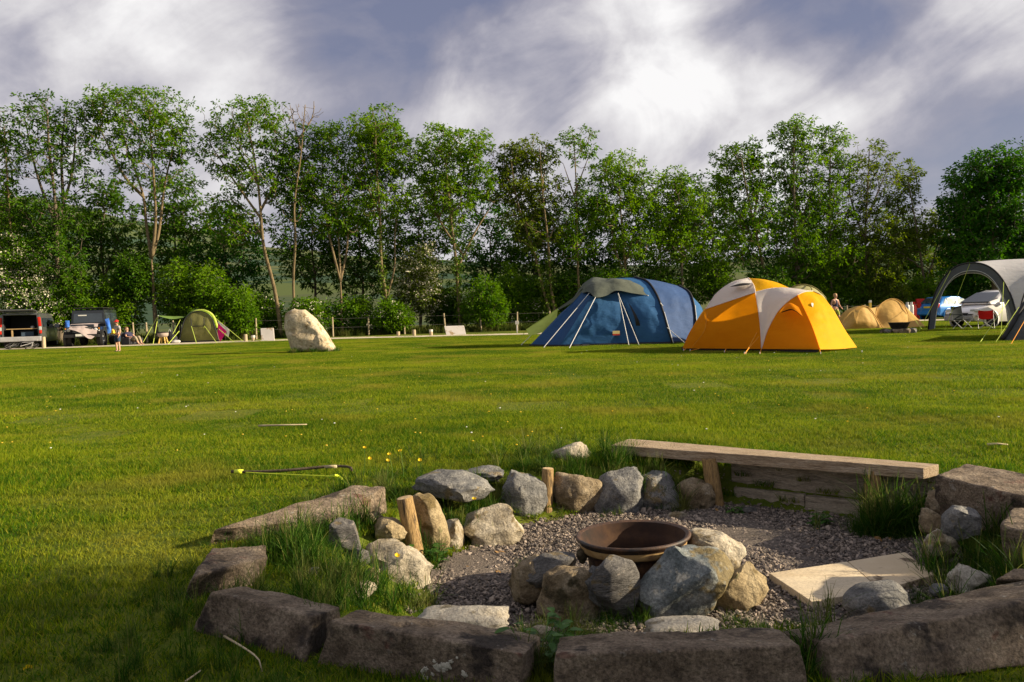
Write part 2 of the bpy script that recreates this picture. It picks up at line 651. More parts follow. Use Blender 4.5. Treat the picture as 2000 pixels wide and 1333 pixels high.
def hill_mat():
    m = bpy.data.materials.new('hill')
    m.use_nodes = True
    t = NT(m.node_tree)
    out = t.n('ShaderNodeOutputMaterial')
    bs = t.n('ShaderNodeBsdfPrincipled', i_Roughness=1.0)
    bs.inputs['Specular IOR Level'].default_value = 0.0
    g = t.n('ShaderNodeNewGeometry')
    v = t.n('ShaderNodeTexVoronoi', i_Scale=0.012)
    n1 = t.n('ShaderNodeTexNoise', i_Scale=0.02, i_Detail=8.0, i_Roughness=0.65)
    for q in (v, n1):
        t.l(g.outputs['Position'], q.inputs['Vector'])
    sepc = t.n('ShaderNodeSeparateColor')
    t.l(v.outputs['Color'], sepc.inputs[0])
    fld = t.ramp(sepc.outputs[0], [(0.0, (0.08, 0.11, 0.04)), (0.5, (0.11, 0.12, 0.06)), (1.0, (0.07, 0.09, 0.045))])
    wood = t.ramp(n1.outputs[0], [(0.48, (0, 0, 0)), (0.56, (1, 1, 1))])
    col = t.mix(wood, fld, (0.045, 0.075, 0.05))
    t.l(col, bs.inputs['Base Color'])
    t.l(bs.outputs[0], out.inputs[0])
    return m


def build_hills():
    ctl = [(-900, 150), (-420, 118), (-330, 96), (-250, 72), (-130, 56), (0, 46), (130, 40), (260, 46), (420, 62), (900, 80)]
    xs = np.linspace(-900, 900, 120)
    hx = np.interp(xs, *zip(*ctl))
    ys = np.array([85, 110, 150, 200, 260, 330, 410, 500, 590, 680, 760, 900, 1200])
    prof = np.array([-0.5, 0.02, 0.07, 0.14, 0.24, 0.36, 0.50, 0.66, 0.82, 0.95, 1.0, 0.9, 0.4])
    V = []
    for y, p in zip(ys, prof):
        for x, h in zip(xs, hx):
            n = mnoise.fractal(Vector((x * 0.006, y * 0.006, 3)), 1.0, 2.0, 5)
            V.append((x, y, p * h * (1 + 0.10 * n) if p > 0 else -0.5))
    i = np.arange(len(ys) * len(xs)).reshape(len(ys), len(xs))
    F = np.stack([i[:-1, :-1], i[:-1, 1:], i[1:, 1:], i[1:, :-1]], -1).reshape(-1, 4)
    o = link('hills', np_mesh('hills', np.array(V), F, hill_mat(), smooth=True))
    tag(o, 'distant hillside of fields and woods seen between the trees', 'hills', kind='structure')


build_hills()

# ------------------------------------------------------------------ scatter by geometry nodes (grass, gravel: stuff)
HID = bpy.data.collections.new('scatter_sources')


def source_coll(name, meshes):
    c = bpy.data.collections.new(name)
    for k, me in enumerate(meshes):
        o = bpy.data.objects.new('%s_source' % name, me)
        c.objects.link(o)
    return c


def scatter(name, coll, pts, rot, scl, idx, label, cat):
    me = bpy.data.meshes.new(name)
    pts = np.asarray(pts, np.float32)
    n = len(pts)
    me.vertices.add(n)
    me.vertices.foreach_set('co', pts.ravel())
    rot = np.asarray(rot, np.float32)
    if rot.ndim == 1:
        rot = np.stack([np.zeros(n), np.zeros(n), rot], -1).astype(np.float32)
    scl = np.asarray(scl, np.float32)
    if scl.ndim == 1:
        scl = np.repeat(scl[:, None], 3, 1)
    for nm, ty, dat in (('rot', 'FLOAT_VECTOR', rot), ('scl', 'FLOAT_VECTOR', scl)):
        a = me.attributes.new(nm, ty, 'POINT')
        a.data.foreach_set('vector', np.ascontiguousarray(dat, dtype=np.float32).ravel())
    a = me.attributes.new('idx', 'INT', 'POINT')
    a.data.foreach_set('value', np.asarray(idx, np.int32))
    o = link(name, me)
    g = bpy.data.node_groups.new(name + '_scatter', 'GeometryNodeTree')
    g.interface.new_socket('Geometry', in_out='INPUT', socket_type='NodeSocketGeometry')
    g.interface.new_socket('Geometry', in_out='OUTPUT', socket_type='NodeSocketGeometry')
    N = g.nodes
    gi, go = N.new('NodeGroupInput'), N.new('NodeGroupOutput')
    ci = N.new('GeometryNodeCollectionInfo')
    ci.inputs['Collection'].default_value = coll
    ci.inputs['Separate Children'].default_value = True
    ci.inputs['Reset Children'].default_value = True
    ip = N.new('GeometryNodeInstanceOnPoints')
    ip.inputs['Pick Instance'].default_value = True
    for nm, ty, sock in (('rot', 'FLOAT_VECTOR', 'Rotation'), ('scl', 'FLOAT_VECTOR', 'Scale'), ('idx', 'INT', 'Instance Index')):
        na = N.new('GeometryNodeInputNamedAttribute')
        na.data_type = ty
        na.inputs['Name'].default_value = nm
        g.links.new(na.outputs[0], ip.inputs[sock])
    g.links.new(gi.outputs[0], ip.inputs['Points'])
    g.links.new(ci.outputs[0], ip.inputs['Instance'])
    g.links.new(ip.outputs[0], go.inputs[0])
    md = o.modifiers.new('scatter', 'NODES')
    md.node_group = g
    return tag(o, label, cat, kind='stuff')


def blades_mesh(name, n, size, h0, h1, w, lean, mat, seg=2, r=None, gauss=False, droop=0.0, seed=0):
    """n blades on a square of the given size; every blade a thin tapered ribbon of seg segments"""
    R = np.random.default_rng(seed + 100)
    if gauss:
        bx, by = R.normal(0, size / 2, n), R.normal(0, size / 2, n)
    else:
        bx, by = R.uniform(-size / 2, size / 2, n), R.uniform(-size / 2, size / 2, n)
    az = R.uniform(0, 2 * np.pi, n)
    hh = R.uniform(h0, h1, n) * R.uniform(0.75, 1.1, n)
    ln = np.abs(R.normal(0, lean, n)) + 0.08
    ww = w * R.uniform(0.6, 1.25, n)
    fa = R.uniform(0, np.pi, n)
    dx, dy = np.cos(az), np.sin(az)
    wx, wy = np.cos(fa), np.sin(fa)
    V, F = [], []
    nv = 2 * seg + 1
    base = np.arange(n) * nv
    allv = np.zeros((n, nv, 3))
    for s in range(seg + 1):
        t = s / seg
        off = hh * ln * t ** 1.8
        z = hh * (t - droop * ln * t ** 2.6)
        cx, cy = bx + dx * off, by + dy * off
        if s < seg:
            wt = ww * (1 - 0.55 * t)
            allv[:, 2 * s] = np.stack([cx - wx * wt, cy - wy * wt, z], -1)
            allv[:, 2 * s + 1] = np.stack([cx + wx * wt, cy + wy * wt, z], -1)
        else:
            allv[:, 2 * seg] = np.stack([cx, cy, z], -1)
    faces = []
    for s in range(seg - 1):
        a = base + 2 * s
        faces.append(np.stack([a, a + 1, a + 3], -1)); faces.append(np.stack([a, a + 3, a + 2], -1))
    a = base + 2 * (seg - 1)
    faces.append(np.stack([a, a + 1, a + 2], -1))
    return np_mesh(name, allv.reshape(-1, 3), np.concatenate(faces), mat)


def build_grass():
    B = MATS['grass_blade']
    small = source_coll('turf_small', [blades_mesh('turf_small', 170, 0.14, 0.02, 0.055, 0.0022, 0.6, B, 3, seed=k) for k in range(4)])
    mid = source_coll('turf_mid', [blades_mesh('turf_mid', 620, 0.29, 0.018, 0.05, 0.0024, 0.7, B, 2, seed=10 + k) for k in range(6)])
    big = source_coll('turf_big', [blades_mesh('turf_big', 4200, 1.06, 0.018, 0.05, 0.0038, 0.8, B, 1, seed=20 + k) for k in range(6)])
    S, Mi, L = [], [], []
    R = np.random.default_rng(5)
    for y in np.arange(1.5, 46, 1.0):
        hw = 0.70 * y + 1.6
        for x in np.arange(-hw, hw, 1.0):
            yy = y + 0.5
            if yy < 9.5:
                for a in range(4):
                    for b in range(4):
                        cx, cy = x + 0.125 + 0.25 * a, y + 0.125 + 0.25 * b
                        s = float(poly_sd(np.array([cx]), np.array([cy]), PIT)[0])
                        if s < 1.05:
                            for qa in (-.06, .06):
                                for qb in (-.06, .06):
                                    if float(poly_sd(np.array([cx + qa]), np.array([cy + qb]), PIT)[0]) > 0.05:
                                        S.append((cx + qa, cy + qb))
                        else:
                            Mi.append((cx, cy))
            else:
                L.append((x + 0.5, yy))

    def emit(name, coll, arr, k, label, vary):
        a = np.array(arr)
        n = len(a)
        z = height(a[:, 0], a[:, 1]) - 0.004
        nz = np.array([mnoise.noise(Vector((p[0] * vary, p[1] * vary, 1.3))) for p in a])
        nz2 = np.array([mnoise.noise(Vector((p[0] * 0.25, p[1] * 0.4, 7.3))) for p in a])
        hz = np.clip(1.0 + 0.6 * nz + 0.4 * nz2, 0.5 if name != 'field_grass' else 0.85, 1.9)
        scl = np.stack([np.full(n, 1.0), np.full(n, 1.0), hz * R.uniform(0.9, 1.15, n)], -1)
        rot = R.integers(0, 4, n) * (np.pi / 2) if name != 'lawn_grass' else R.uniform(0, 6.28, n)
        scatter(name, coll, np.stack([a[:, 0], a[:, 1], z], -1), rot, scl, R.integers(0, k, n), label, 'grass')
    emit('lawn_grass', small, S, 4, 'short grass on the banks round the fire pit', 1.6)
    emit('mown_grass', mid, Mi, 6, 'mown lawn grass in the front of the field', 1.3)
    emit('field_grass', big, L, 6, 'mown lawn grass over the open field', 0.6)


build_grass()


def build_gravel():
    ms = []
    for k in range(8):
        bm = bmesh.new()
        bmesh.ops.create_icosphere(bm, subdivisions=1, radius=1.0)
        for v in bm.verts:
            v.co *= 0.75 + 0.5 * random.random()
            v.co.x *= 1.0 + 0.4 * random.random(); v.co.z *= 0.62
        me = bpy.data.meshes.new('pebble'); bm.to_mesh(me); bm.free()
        me.materials.append(GRAVEL_MATS[k % len(GRAVEL_MATS)])
        ms.append(me)
    c = source_coll('pebble', ms)
    R = np.random.default_rng(3)
    n = 50000
    x = R.uniform(-0.75, 2.7, n); y = R.uniform(2.95, 6.05, n)
    sd = poly_sd(x, y, PIT)
    keep = (sd < 0.05) | ((sd < 0.16) & (R.uniform(0, 1, n) < 0.25))
    x, y, sd = x[keep], y[keep], sd[keep]
    n = len(x)
    z = np.maximum(FLOOR + 0.014, height(x, y) + 0.004) + R.uniform(0, 0.006, n)
    sz = np.clip(R.lognormal(math.log(0.0060), 0.45, n), 0.004, 0.024)
    scatter('gravel', c, np.stack([x, y, z], -1), R.uniform(0, 6.28, (n, 3)) * np.array([.12, .12, 1]), sz, R.integers(0, 8, n),
            'grey and pinkish crushed gravel covering the fire pit floor', 'gravel')


GRAVEL_MATS = [M('pebble_a', (0.162, 0.128, 0.102), (0.238, 0.196, 0.162), scale=40), M('pebble_b', (0.098, 0.079, 0.066), (0.145, 0.119, 0.102), scale=40),
               M('pebble_c', (0.230, 0.178, 0.140), (0.323, 0.268, 0.221), scale=40), M('pebble_d', (0.060, 0.051, 0.045), (0.098, 0.083, 0.075), scale=40)]
build_gravel()

# ================================================================== fire pit
M('sandstone', (0.084, 0.061, 0.040), (0.196, 0.150, 0.106), scale=9, detail=12, rough=0.95, bump=1.0, bscale=38, c3=(0.288, 0.232, 0.168), lo=0.32, hi=0.70,
  spots=[((0.044, 0.034, 0.027), 3.2, 0.54), ((0.272, 0.248, 0.208), 16, 0.64), ((0.128, 0.068, 0.048), 4.5, 0.62)], bdist=0.03, grain=0.55, gscale=85)
M('rock_pale', (0.202, 0.164, 0.105), (0.353, 0.307, 0.231), scale=9, detail=10, rough=0.9, bump=1.0, bscale=18, c3=(0.420, 0.374, 0.290), lo=0.3, hi=0.72, spots=[((0.168, 0.130, 0.071), 5, 0.56), ((0.454, 0.412, 0.336), 13, 0.64)], bdist=0.03, grain=0.35, gscale=80)
M('rock_grey', (0.060, 0.060, 0.061), (0.152, 0.150, 0.144), scale=9, detail=10, rough=0.8, bump=1.0, bscale=18, c3=(0.240, 0.228, 0.204), lo=0.3, hi=0.72, spots=[((0.184, 0.144, 0.080), 4, 0.56), ((0.288, 0.272, 0.232), 14, 0.64)], bdist=0.03, grain=0.4, gscale=80)
M('rock_blue', (0.072, 0.089, 0.089), (0.162, 0.178, 0.174), scale=9, rough=0.7, bump=1.0, bscale=14, c3=(0.323, 0.323, 0.289), lo=0.33, hi=0.7,
  spots=[((0.425, 0.391, 0.306), 8, 0.58), ((0.145, 0.111, 0.047), 3.5, 0.54)], grain=0.45, gscale=70)
M('rock_brown', (0.090, 0.064, 0.033), (0.205, 0.156, 0.094), scale=9, detail=10, rough=0.9, bump=1.0, bscale=18, c3=(0.312, 0.258, 0.180), lo=0.3, hi=0.72, spots=[((0.061, 0.049, 0.025), 4, 0.55), ((0.344, 0.303, 0.230), 12, 0.64)], bdist=0.03, grain=0.4, gscale=80)
M('rock_tan', (0.197, 0.143, 0.070), (0.344, 0.275, 0.164), scale=8, detail=10, rough=0.9, bump=1.0, bscale=18, lo=0.3, hi=0.72, spots=[((0.123, 0.090, 0.037), 5, 0.55), ((0.082, 0.090, 0.029), 3, 0.62)], bdist=0.03, grain=0.35, gscale=80)
M('rock_slate', (0.068, 0.063, 0.059), (0.153, 0.144, 0.133), scale=8, detail=10, rough=0.75, bump=1.0, bscale=14, stretch=(1, 1, 3), spots=[((0.252, 0.216, 0.189), 6, 0.62), ((0.153, 0.117, 0.063), 4, 0.6)], bdist=0.03, grain=0.4, gscale=90)
M('rock_white', (0.234, 0.203, 0.156), (0.359, 0.328, 0.273), scale=8, detail=10, rough=0.9, bump=1.0, bscale=18, c3=(0.437, 0.406, 0.343), lo=0.3, hi=0.7, spots=[((0.172, 0.148, 0.101), 6, 0.56)], bdist=0.03, grain=0.3, gscale=80)
M('standing_stone', (0.314, 0.247, 0.147), (0.475, 0.399, 0.275), scale=2.4, detail=10, rough=0.9, bump=1.0, bscale=5, c3=(0.399, 0.323, 0.204), bdist=0.06,
  spots=[((0.228, 0.166, 0.085), 2.2, 0.57), ((0.532, 0.475, 0.370), 3.0, 0.60)], grain=0.3, gscale=14)
M('weathered_wood', (0.20, 0.14, 0.085), (0.36, 0.27, 0.175), scale=6, rough=0.85, bump=0.8, bscale=16, stretch=(1.2, 9, 9), c3=(0.42, 0.34, 0.25), lo=0.3, hi=0.7, grain=0.4, gscale=30)
M('old_board', (0.19, 0.16, 0.12), (0.32, 0.27, 0.20), scale=6, rough=0.9, bump=0.8, bscale=14, stretch=(1.2, 1.2, 9), c3=(0.40, 0.34, 0.26), lo=0.3, hi=0.7, grain=0.45, gscale=30)
M('log_bark', (0.20, 0.125, 0.048), (0.38, 0.245, 0.10), scale=8, rough=0.8, bump=0.8, bscale=18, stretch=(6, 6, 0.8), c3=(0.13, 0.085, 0.04), lo=0.32, hi=0.7, grain=0.4, gscale=40, spots=[((0.075, 0.05, 0.028), 5, 0.57)])
M('log_end', (0.50, 0.37, 0.21), (0.36, 0.25, 0.13), scale=12, rough=0.9, bump=0.4)
M('rust', (0.021, 0.011, 0.007), (0.058, 0.026, 0.011), scale=7, detail=9, rough=0.62, bump=0.5, bscale=45, c3=(0.109, 0.053, 0.018), lo=0.3, hi=0.72,
  spots=[((0.015, 0.011, 0.010), 5, 0.52)], spec=0.5, bdist=0.004, grain=0.5, gscale=60)
M('rust_band', (0.27, 0.16, 0.055), (0.36, 0.24, 0.10), scale=9, rough=0.8, bump=0.4, bscale=40, c3=(0.10, 0.045, 0.02), stretch=(1, 1, 3), lo=0.35, hi=0.7, bdist=0.004)
M('burnt_rust', (0.014, 0.009, 0.007), (0.038, 0.018, 0.010), scale=6, detail=8, rough=0.9, bump=0.5, bscale=40, c3=(0.070, 0.035, 0.015), lo=0.35, hi=0.72, bdist=0.004)
M('soot', (0.012, 0.012, 0.013), (0.04, 0.035, 0.03), scale=5, rough=0.85, bump=0.5)
M('flagstone', (0.46, 0.36, 0.23), (0.58, 0.48, 0.33), scale=2.2, rough=0.85, bump=0.35, bscale=18, stretch=(1, 2.5, 1), c3=(0.50, 0.42, 0.30), spots=[((0.22, 0.16, 0.10), 3.0, 0.63)], grain=0.22, gscale=60)
M('lichen', (0.42, 0.40, 0.33), (0.55, 0.52, 0.43), scale=30, rough=1.0, bump=0.8, bscale=60)
M('bark_dark', (0.06, 0.045, 0.03), (0.11, 0.085, 0.055), scale=8, rough=0.95, bump=0.8)
M('neon_cord', (0.62, 0.72, 0.04), (0.70, 0.80, 0.06), scale=10, rough=0.6)
M('dry_stick', (0.38, 0.30, 0.18), (0.50, 0.42, 0.28), scale=10, rough=0.9)


def rounded_hexa(c8, cuts, rnd, rough, seed, dims=None):
    """stone from 8 corners (bottom 4 then top 4, same winding) with rounded arrises and rough faces"""
    c8 = [Vector(v) for v in c8]
    bm = bmesh.new()
    bmesh.ops.create_cube(bm, size=2.0)
    bmesh.ops.subdivide_edges(bm, edges=bm.edges[:], cuts=cuts, use_grid_fill=True)
    ex = ((c8[1] - c8[0]).length, (c8[3] - c8[0]).length, (c8[4] - c8[0]).length)
    r = [min(0.9, 2 * rnd / e) for e in ex]
    so = Vector((seed * 3.7, seed * 1.9, seed * 5.3))
    for v in bm.verts:
        c = v.co.copy()
        q = Vector([max(-(1 - r[i]), min(1 - r[i], c[i])) for i in range(3)])
        d = Vector([(c[i] - q[i]) / r[i] for i in range(3)])
        if d.length > 1e-6:
            d = d.normalized()
            c = Vector([q[i] + d[i] * r[i] for i in range(3)])
        u, w, t = (c.x + 1) / 2, (c.y + 1) / 2, (c.z + 1) / 2
        lo_ = (c8[0] * (1 - u) + c8[1] * u) * (1 - w) + (c8[3] * (1 - u) + c8[2] * u) * w
        hi_ = (c8[4] * (1 - u) + c8[5] * u) * (1 - w) + (c8[7] * (1 - u) + c8[6] * u) * w
        v.co = lo_ * (1 - t) + hi_ * t
    bm.normal_update()
    for v in bm.verts:
        p = v.co + so
        v.co += v.normal * rough * (0.42 * fbm(p, 3.0, 2) + 0.22 * fbm(p, 13.0, 3) - 0.5 * max(0.0, fbm(p, 7.0, 2) - .3))
    me = bpy.data.meshes.new('stone')
    bm.to_mesh(me); bm.free()
    me.polygons.foreach_set('use_smooth', np.ones(len(me.polygons), dtype=bool))
    me.set_sharp_from_angle(angle=0.5)
    return me


def block(top, bot, label, seed, rnd=0.012, rough=0.026, mat='sandstone', deep=0.12):
    """top: back-left, back-right, front-right, front-left as (px, py, z); bot: front-left, front-right the same"""
    tb = [P(*t) for t in top]
    fl, fr = P(*bot[0]), P(*bot[1])
    gx = (tb[2] - tb[3]).normalized() * .02
    tb = [tb[0] - gx, tb[1] + gx, tb[2] + gx, tb[3] - gx]; fl = fl - gx; fr = fr + gx
    bl = Vector((tb[0].x, tb[0].y, fl.z)); br = Vector((tb[1].x, tb[1].y, fr.z))
    dn = Vector((0, 0, deep))
    c8 = [fl - dn, fr - dn, br - dn, bl - dn, tb[3], tb[2], tb[1], tb[0]]
    ctr = sum((v for v in c8), Vector()) / 8
    base = Vector((ctr.x, ctr.y, 0))
    me = rounded_hexa([v - base for v in c8], 34, rnd, rough, seed)
    me.materials.append(MATS[mat])
    o = link('stone_block', me, None, base)
    tag(o, label, 'stone block', 'stone blocks ringing the fire pit')
    return o


blkA = block([(706, 1190, .12), (1047, 1240, .10), (1014, 1274, .15), (655, 1214, .16)], [(610, 1280, .01), (984, 1334, .04)],
             'brown sandstone block with a round hole and pale lichen on its face', 1)
block([(478, 1142, .15), (660, 1180, .10), (606, 1202, .14), (420, 1158, .17)], [(358, 1220, .02), (572, 1284, .02)],
      'dark sandstone block with sloping face, behind the fallen twig', 2)
block([(420, 1068, .14), (515, 1064, .12), (520, 1090, .10), (384, 1126, .14)], [(336, 1158, .02), (440, 1166, .0)],
      'short gable-shaped sandstone block between the long slab and twig', 3, rnd=0.014)
block([(700, 948, .12), (748, 950, .12), (640, 1014, .06), (424, 1034, .12)], [(394, 1058, .0), (600, 1040, -.02)],
      'long sandstone slab lying below the toy bow', 4, rnd=0.014)
block([(1102, 1240, .12), (1510, 1226, .12), (1552, 1260, .16), (1099, 1277, .16)], [(1092, 1372, .0), (1580, 1350, .02)],
      'sandstone block in front of the blue-grey fire rock', 5)
block([(1536, 1230, .10), (2060, 1118, .14), (2075, 1160, .19), (1622, 1252, .15)], [(1650, 1326, .05), (2080, 1262, .05)],
      'very long sandstone block running out of the picture at lower right', 6, rnd=0.014, deep=0.05)
block([(1893, 904, .16), (2070, 940, .16), (2060, 985, .12), (1832, 930, .14)], [(1826, 975, -.02), (2050, 1030, -.02)],
      'sandstone block at the end of the bench seat', 7, rnd=0.018)
block([(1985, 990, .12), (2090, 1000, .12), (2090, 1050, .10), (1962, 1030, .10)], [(1975, 1080, -.05), (2090, 1110, -.05)],
      'sandstone block cut off by the picture edge beside seeding grass', 8, rnd=0.018)
block([(1990, 1108, .12), (2080, 1105, .12), (2080, 1135, .10), (1955, 1132, .10)], [(1945, 1150, -.02), (2080, 1150, -.02)],
      'small reddish stone block behind the very long block', 9, rnd=0.014)


def ray_on(o, px, py):
    """first point of a stone that lies behind pixel (px, py), with its normal"""
    from mathutils.bvhtree import BVHTree
    me = o.data
    bv = BVHTree.FromPolygons([v.co + o.location for v in me.vertices], [tuple(p.vertices) for p in me.polygons])
    hit = bv.ray_cast(Vector((0, 0, CAM_H)), pix_dir(px, py).normalized())
    return hit[0], hit[1]


def lichen_on(parent, spots):
    for (px, py, r) in spots:
        c, n = ray_on(parent, px, py)
        if c is None:
            continue
        bm = bmesh.new()
        bmesh.ops.create_icosphere(bm, subdivisions=3, radius=1.0)
        q = n.to_track_quat('Z', 'Y').to_matrix()
        for v in bm.verts:
            k = 1 + 0.7 * fbm(Vector((v.co.x, v.co.y, 0)) * 1.2 + c * 31, 1.6, 3)
            v.co = q @ Vector((v.co.x * r * k, v.co.y * r * k, v.co.z * 0.0035 * (1 + .5 * mnoise.noise(v.co * 7))))
        me = bpy.data.meshes.new('lichen'); bm.to_mesh(me); bm.free()
        me.materials.append(MATS['lichen'])
        me.polygons.foreach_set('use_smooth', np.ones(len(me.polygons), dtype=bool))
        link('lichen', me, parent, c - parent.location)


def dent(o, px, py, r, depth):
    c, n = ray_on(o, px, py)
    c = c - o.location
    for v in o.data.vertices:
        d = (v.co - c).length
        if d < r:
            v.co -= n * depth * (1 - (d / r) ** 2)


dent(blkA, 786, 1221, .034, .045)
def rock_mesh(dims, seed, cuts=9, rough=0.10, sub=4, sharp=1.0, flat=0.8):
    """angular boulder: a boxy body trimmed by random planes, with ledges, cracks and grain"""
    R = random.Random(seed)
    bm = bmesh.new()
    bmesh.ops.create_icosphere(bm, subdivisions=sub, radius=1.0)
    ne = R.uniform(2.6, 4.0)
    yaw = Matrix.Rotation(R.uniform(-.5, .5), 3, 'Y') @ Matrix.Rotation(R.uniform(0, 3), 3, 'Z')
    pl = []
    for _ in range(cuts):
        n = Vector((R.gauss(0, 1), R.gauss(0, 1), R.gauss(0, .8))).normalized()
        pl.append((n, R.uniform(0.68, 1.0)))
    so = Vector((seed * 1.37, seed * 2.11, seed * 0.77))
    lay = Vector((R.gauss(0, .4), R.gauss(0, .4), 1)).normalized()
    for v in bm.verts:
        d = yaw @ v.co
        k = (abs(d.x) ** ne + abs(d.y) ** ne + abs(d.z) ** ne) ** (1 / ne)
        p = v.co + so
        c = v.co / k * (1 + rough * 1.3 * fbm(p, 1.2, 2))
        for n, o in pl:
            e = c.dot(n) - o
            if e > 0:
                c -= n * e * .94
        h = 0.55 * fbm(p, 2.8, 2) - 0.75 * max(0, .18 - abs(fbm(p, 2.1, 2))) + 0.30 * fbm(p, 8.0, 3) + 0.14 * fbm(p, 22.0, 2)
        h += 0.22 * math.sin(9 * c.dot(lay) + 3 * fbm(p, 1.5, 2))
        v.co = c * (1 + rough * h)
    mx = [max(v.co[i] for v in bm.verts) for i in range(3)]; mn = [min(v.co[i] for v in bm.verts) for i in range(3)]
    for v in bm.verts:
        v.co = Vector([((v.co[i] - mn[i]) / (mx[i] - mn[i]) - .5) * dims[i] for i in range(3)])
    me = bpy.data.meshes.new('rock')
    bm.to_mesh(me); bm.free()
    me.polygons.foreach_set('use_smooth', np.ones(len(me.polygons), dtype=bool))
    me.set_sharp_from_angle(angle=0.8)
    return me


GW = 'stones of the retaining wall behind the fire pit'


def rock(box, Y, mat, label, seed, depth=None, rot=(0, 0, 0), cuts=9, rough=0.13, name='rock', group='rocks of the fire pit', grow=1.0, flat=0.8, cat='rock'):
    """rock whose outline fills the pixel box at depth Y; grow enlarges the rotated body to keep the box"""
    x0, y0, x1, y1 = box
    c = PD((x0 + x1) / 2, (y0 + y1) / 2, Y)
    grow *= 1.10
    w = (x1 - x0) / FPX * Y * grow * (1.12 if group == GW else 1.0); h = (y1 - y0) / FPX * Y * grow
    d = depth if depth else (w + h) / 2
    me = rock_mesh((w, d, h), seed, cuts, rough, flat=flat)
    me.materials.append(MATS[mat])
    o = link(name, me, None, c)
    o.rotation_euler = rot
    return tag(o, label, cat, group)


GF = 'rocks propped round the rusty rim'
rock((996, 1086, 1068, 1178), 3.98, 'rock_brown', 'pinkish brown rock under the dark slab beside the rim', 21, group=GF)
rock((1022, 1082, 1128, 1142), 3.90, 'rock_slate', 'dark flat slab tilted up against the rusty rim', 22, depth=0.16, rot=(0, rad(-22), 0), group=GF, cuts=12, grow=0.97)
rock((1052, 1104, 1186, 1222), 3.80, 'rock_brown', 'mottled brown rock between the dark slab and grey slate', 23, depth=0.26, group=GF)
rock((1142, 1106, 1196, 1180), 3.72, 'rock_grey', 'thin curved grey stone leaning on the brown rock', 24, depth=0.07, rot=(0, rad(-24), 0), group=GF)
rock((1160, 1090, 1250, 1206), 3.70, 'rock_slate', 'smooth grey slate standing at the front of the rim', 25, depth=0.12, rot=(0, rad(-10), 0), group=GF, cuts=12, rough=0.06)
rock((1240, 1072, 1424, 1228), 3.76, 'rock_blue', 'large blue-grey rock with white veins and mossy foot', 26, depth=0.30, group=GF, cuts=13, rough=0.13)
rock((1340, 1040, 1446, 1122), 4.05, 'rock_pale', 'pale smooth rock behind the large blue-grey rock', 27, depth=0.30, rot=(0, rad(22), 0), group=GF)
rock((1398, 1102, 1494, 1208), 3.86, 'rock_tan', 'lumpy tan rock at the end of the rim surround', 28, depth=0.2, rot=(0, rad(16), 0), group=GF, rough=0.16, cuts=6)
rock((1126, 1072, 1152, 1100), 4.02, 'rock_brown', 'small brown stone wedged beside the rim above the dark slab', 29, group=GF)

GW = 'stones of the retaining wall behind the fire pit'
rock((818, 924, 952, 978), 5.22, 'rock_grey', 'flat dark grey boulder on the grass bank above the curved slab', 41, depth=0.42, rot=(0, rad(6), 0), group=GW, cuts=11)
rock((912, 914, 978, 942), 5.75, 'rock_grey', 'small flat grey stone half sunk in the lawn', 42, depth=0.3, group=GW)
rock((984, 922, 1062, 1026), 5.62, 'rock_grey', 'upright grey wall stone beside the wooden post', 43, depth=0.25, rot=(rad(12), rad(8), 0), group=GW)
rock((1084, 924, 1168, 1018), 5.74, 'rock_brown', 'upright mottled wall stone on the other side of the post', 44, depth=0.25, group=GW, cuts=7)
rock((1164, 918, 1250, 1022), 5.78, 'rock_grey', 'broad upright grey stone in the middle of the back wall', 45, depth=0.25, group=GW, cuts=7)
rock((1244, 926, 1324, 1012), 5.84, 'rock_grey', 'upright stone under overhanging grass in the back wall', 46, depth=0.25, group=GW, cuts=8)
rock((1328, 938, 1388, 1014), 5.80, 'rock_brown', 'rounded upright stone next to the bench leg', 47, depth=0.2, group=GW, cuts=4)
rock((1082, 866, 1148, 908), 6.25, 'rock_pale', 'pale stone on the lawn above the back wall', 48, depth=0.25, group=GW)
rock((1308, 1000, 1340, 1016), 5.55, 'rock_pale', 'little pale stone at the foot of the back wall', 49, group=GW)
rock((1444, 990, 1476, 1012), 5.62, 'rock_slate', 'small dark stone on the gravel below the bench', 50, group=GW)

GL = 'rocks on the grassy bank'
rock((806, 958, 872, 1096), 4.80, 'rock_tan', 'tall mossy slab leaning beside the cut log post', 61, depth=0.16, rot=(0, rad(-16), rad(25)), group=GL, cuts=8, rough=0.08, grow=0.94)
rock((912, 992, 1018, 1078), 5.08, 'rock_pale', 'large pale sunlit boulder at the gravel edge', 62, depth=0.3, rot=(0, rad(-10), 0), group=GL, cuts=7)
rock((868, 1018, 906, 1072), 4.95, 'rock_pale', 'small pale stone between the mossy slab and boulder', 63, group=GL)
rock((712, 1062, 842, 1166), 4.30, 'rock_pale', 'large pale wedge-shaped boulder below the cut log post', 64, depth=0.32, rot=(0, rad(14), 0), group=GL, cuts=7)
rock((732, 1014, 794, 1066), 4.62, 'rock_tan', 'tan stone perched above the wedge-shaped boulder', 65, depth=0.2, group=GL, cuts=7)
rock((694, 998, 748, 1036), 4.80, 'rock_brown', 'brown angular stone behind the tan stone', 66, group=GL)
rock((644, 1018, 704, 1106), 4.22, 'rock_slate', 'dark grey upright stone with white streak among tall grass', 67, depth=0.16, group=GL, cuts=11)
rock((690, 1072, 722, 1112), 4.15, 'rock_slate', 'dark grey stone between white-streaked stone and boulder', 68, group=GL)
rock((700, 1112, 742, 1160), 3.92, 'rock_brown', 'brown stone beside the short post stub', 69, group=GL)
rock((652, 1138, 732, 1172), 3.72, 'rock_pale', 'flat pale stone below the short post stub', 70, depth=0.2, group=GL)
rock((586, 1112, 628, 1142), 3.70, 'rock_grey', 'small grey stone sunk in tall grass', 71, group=GL)
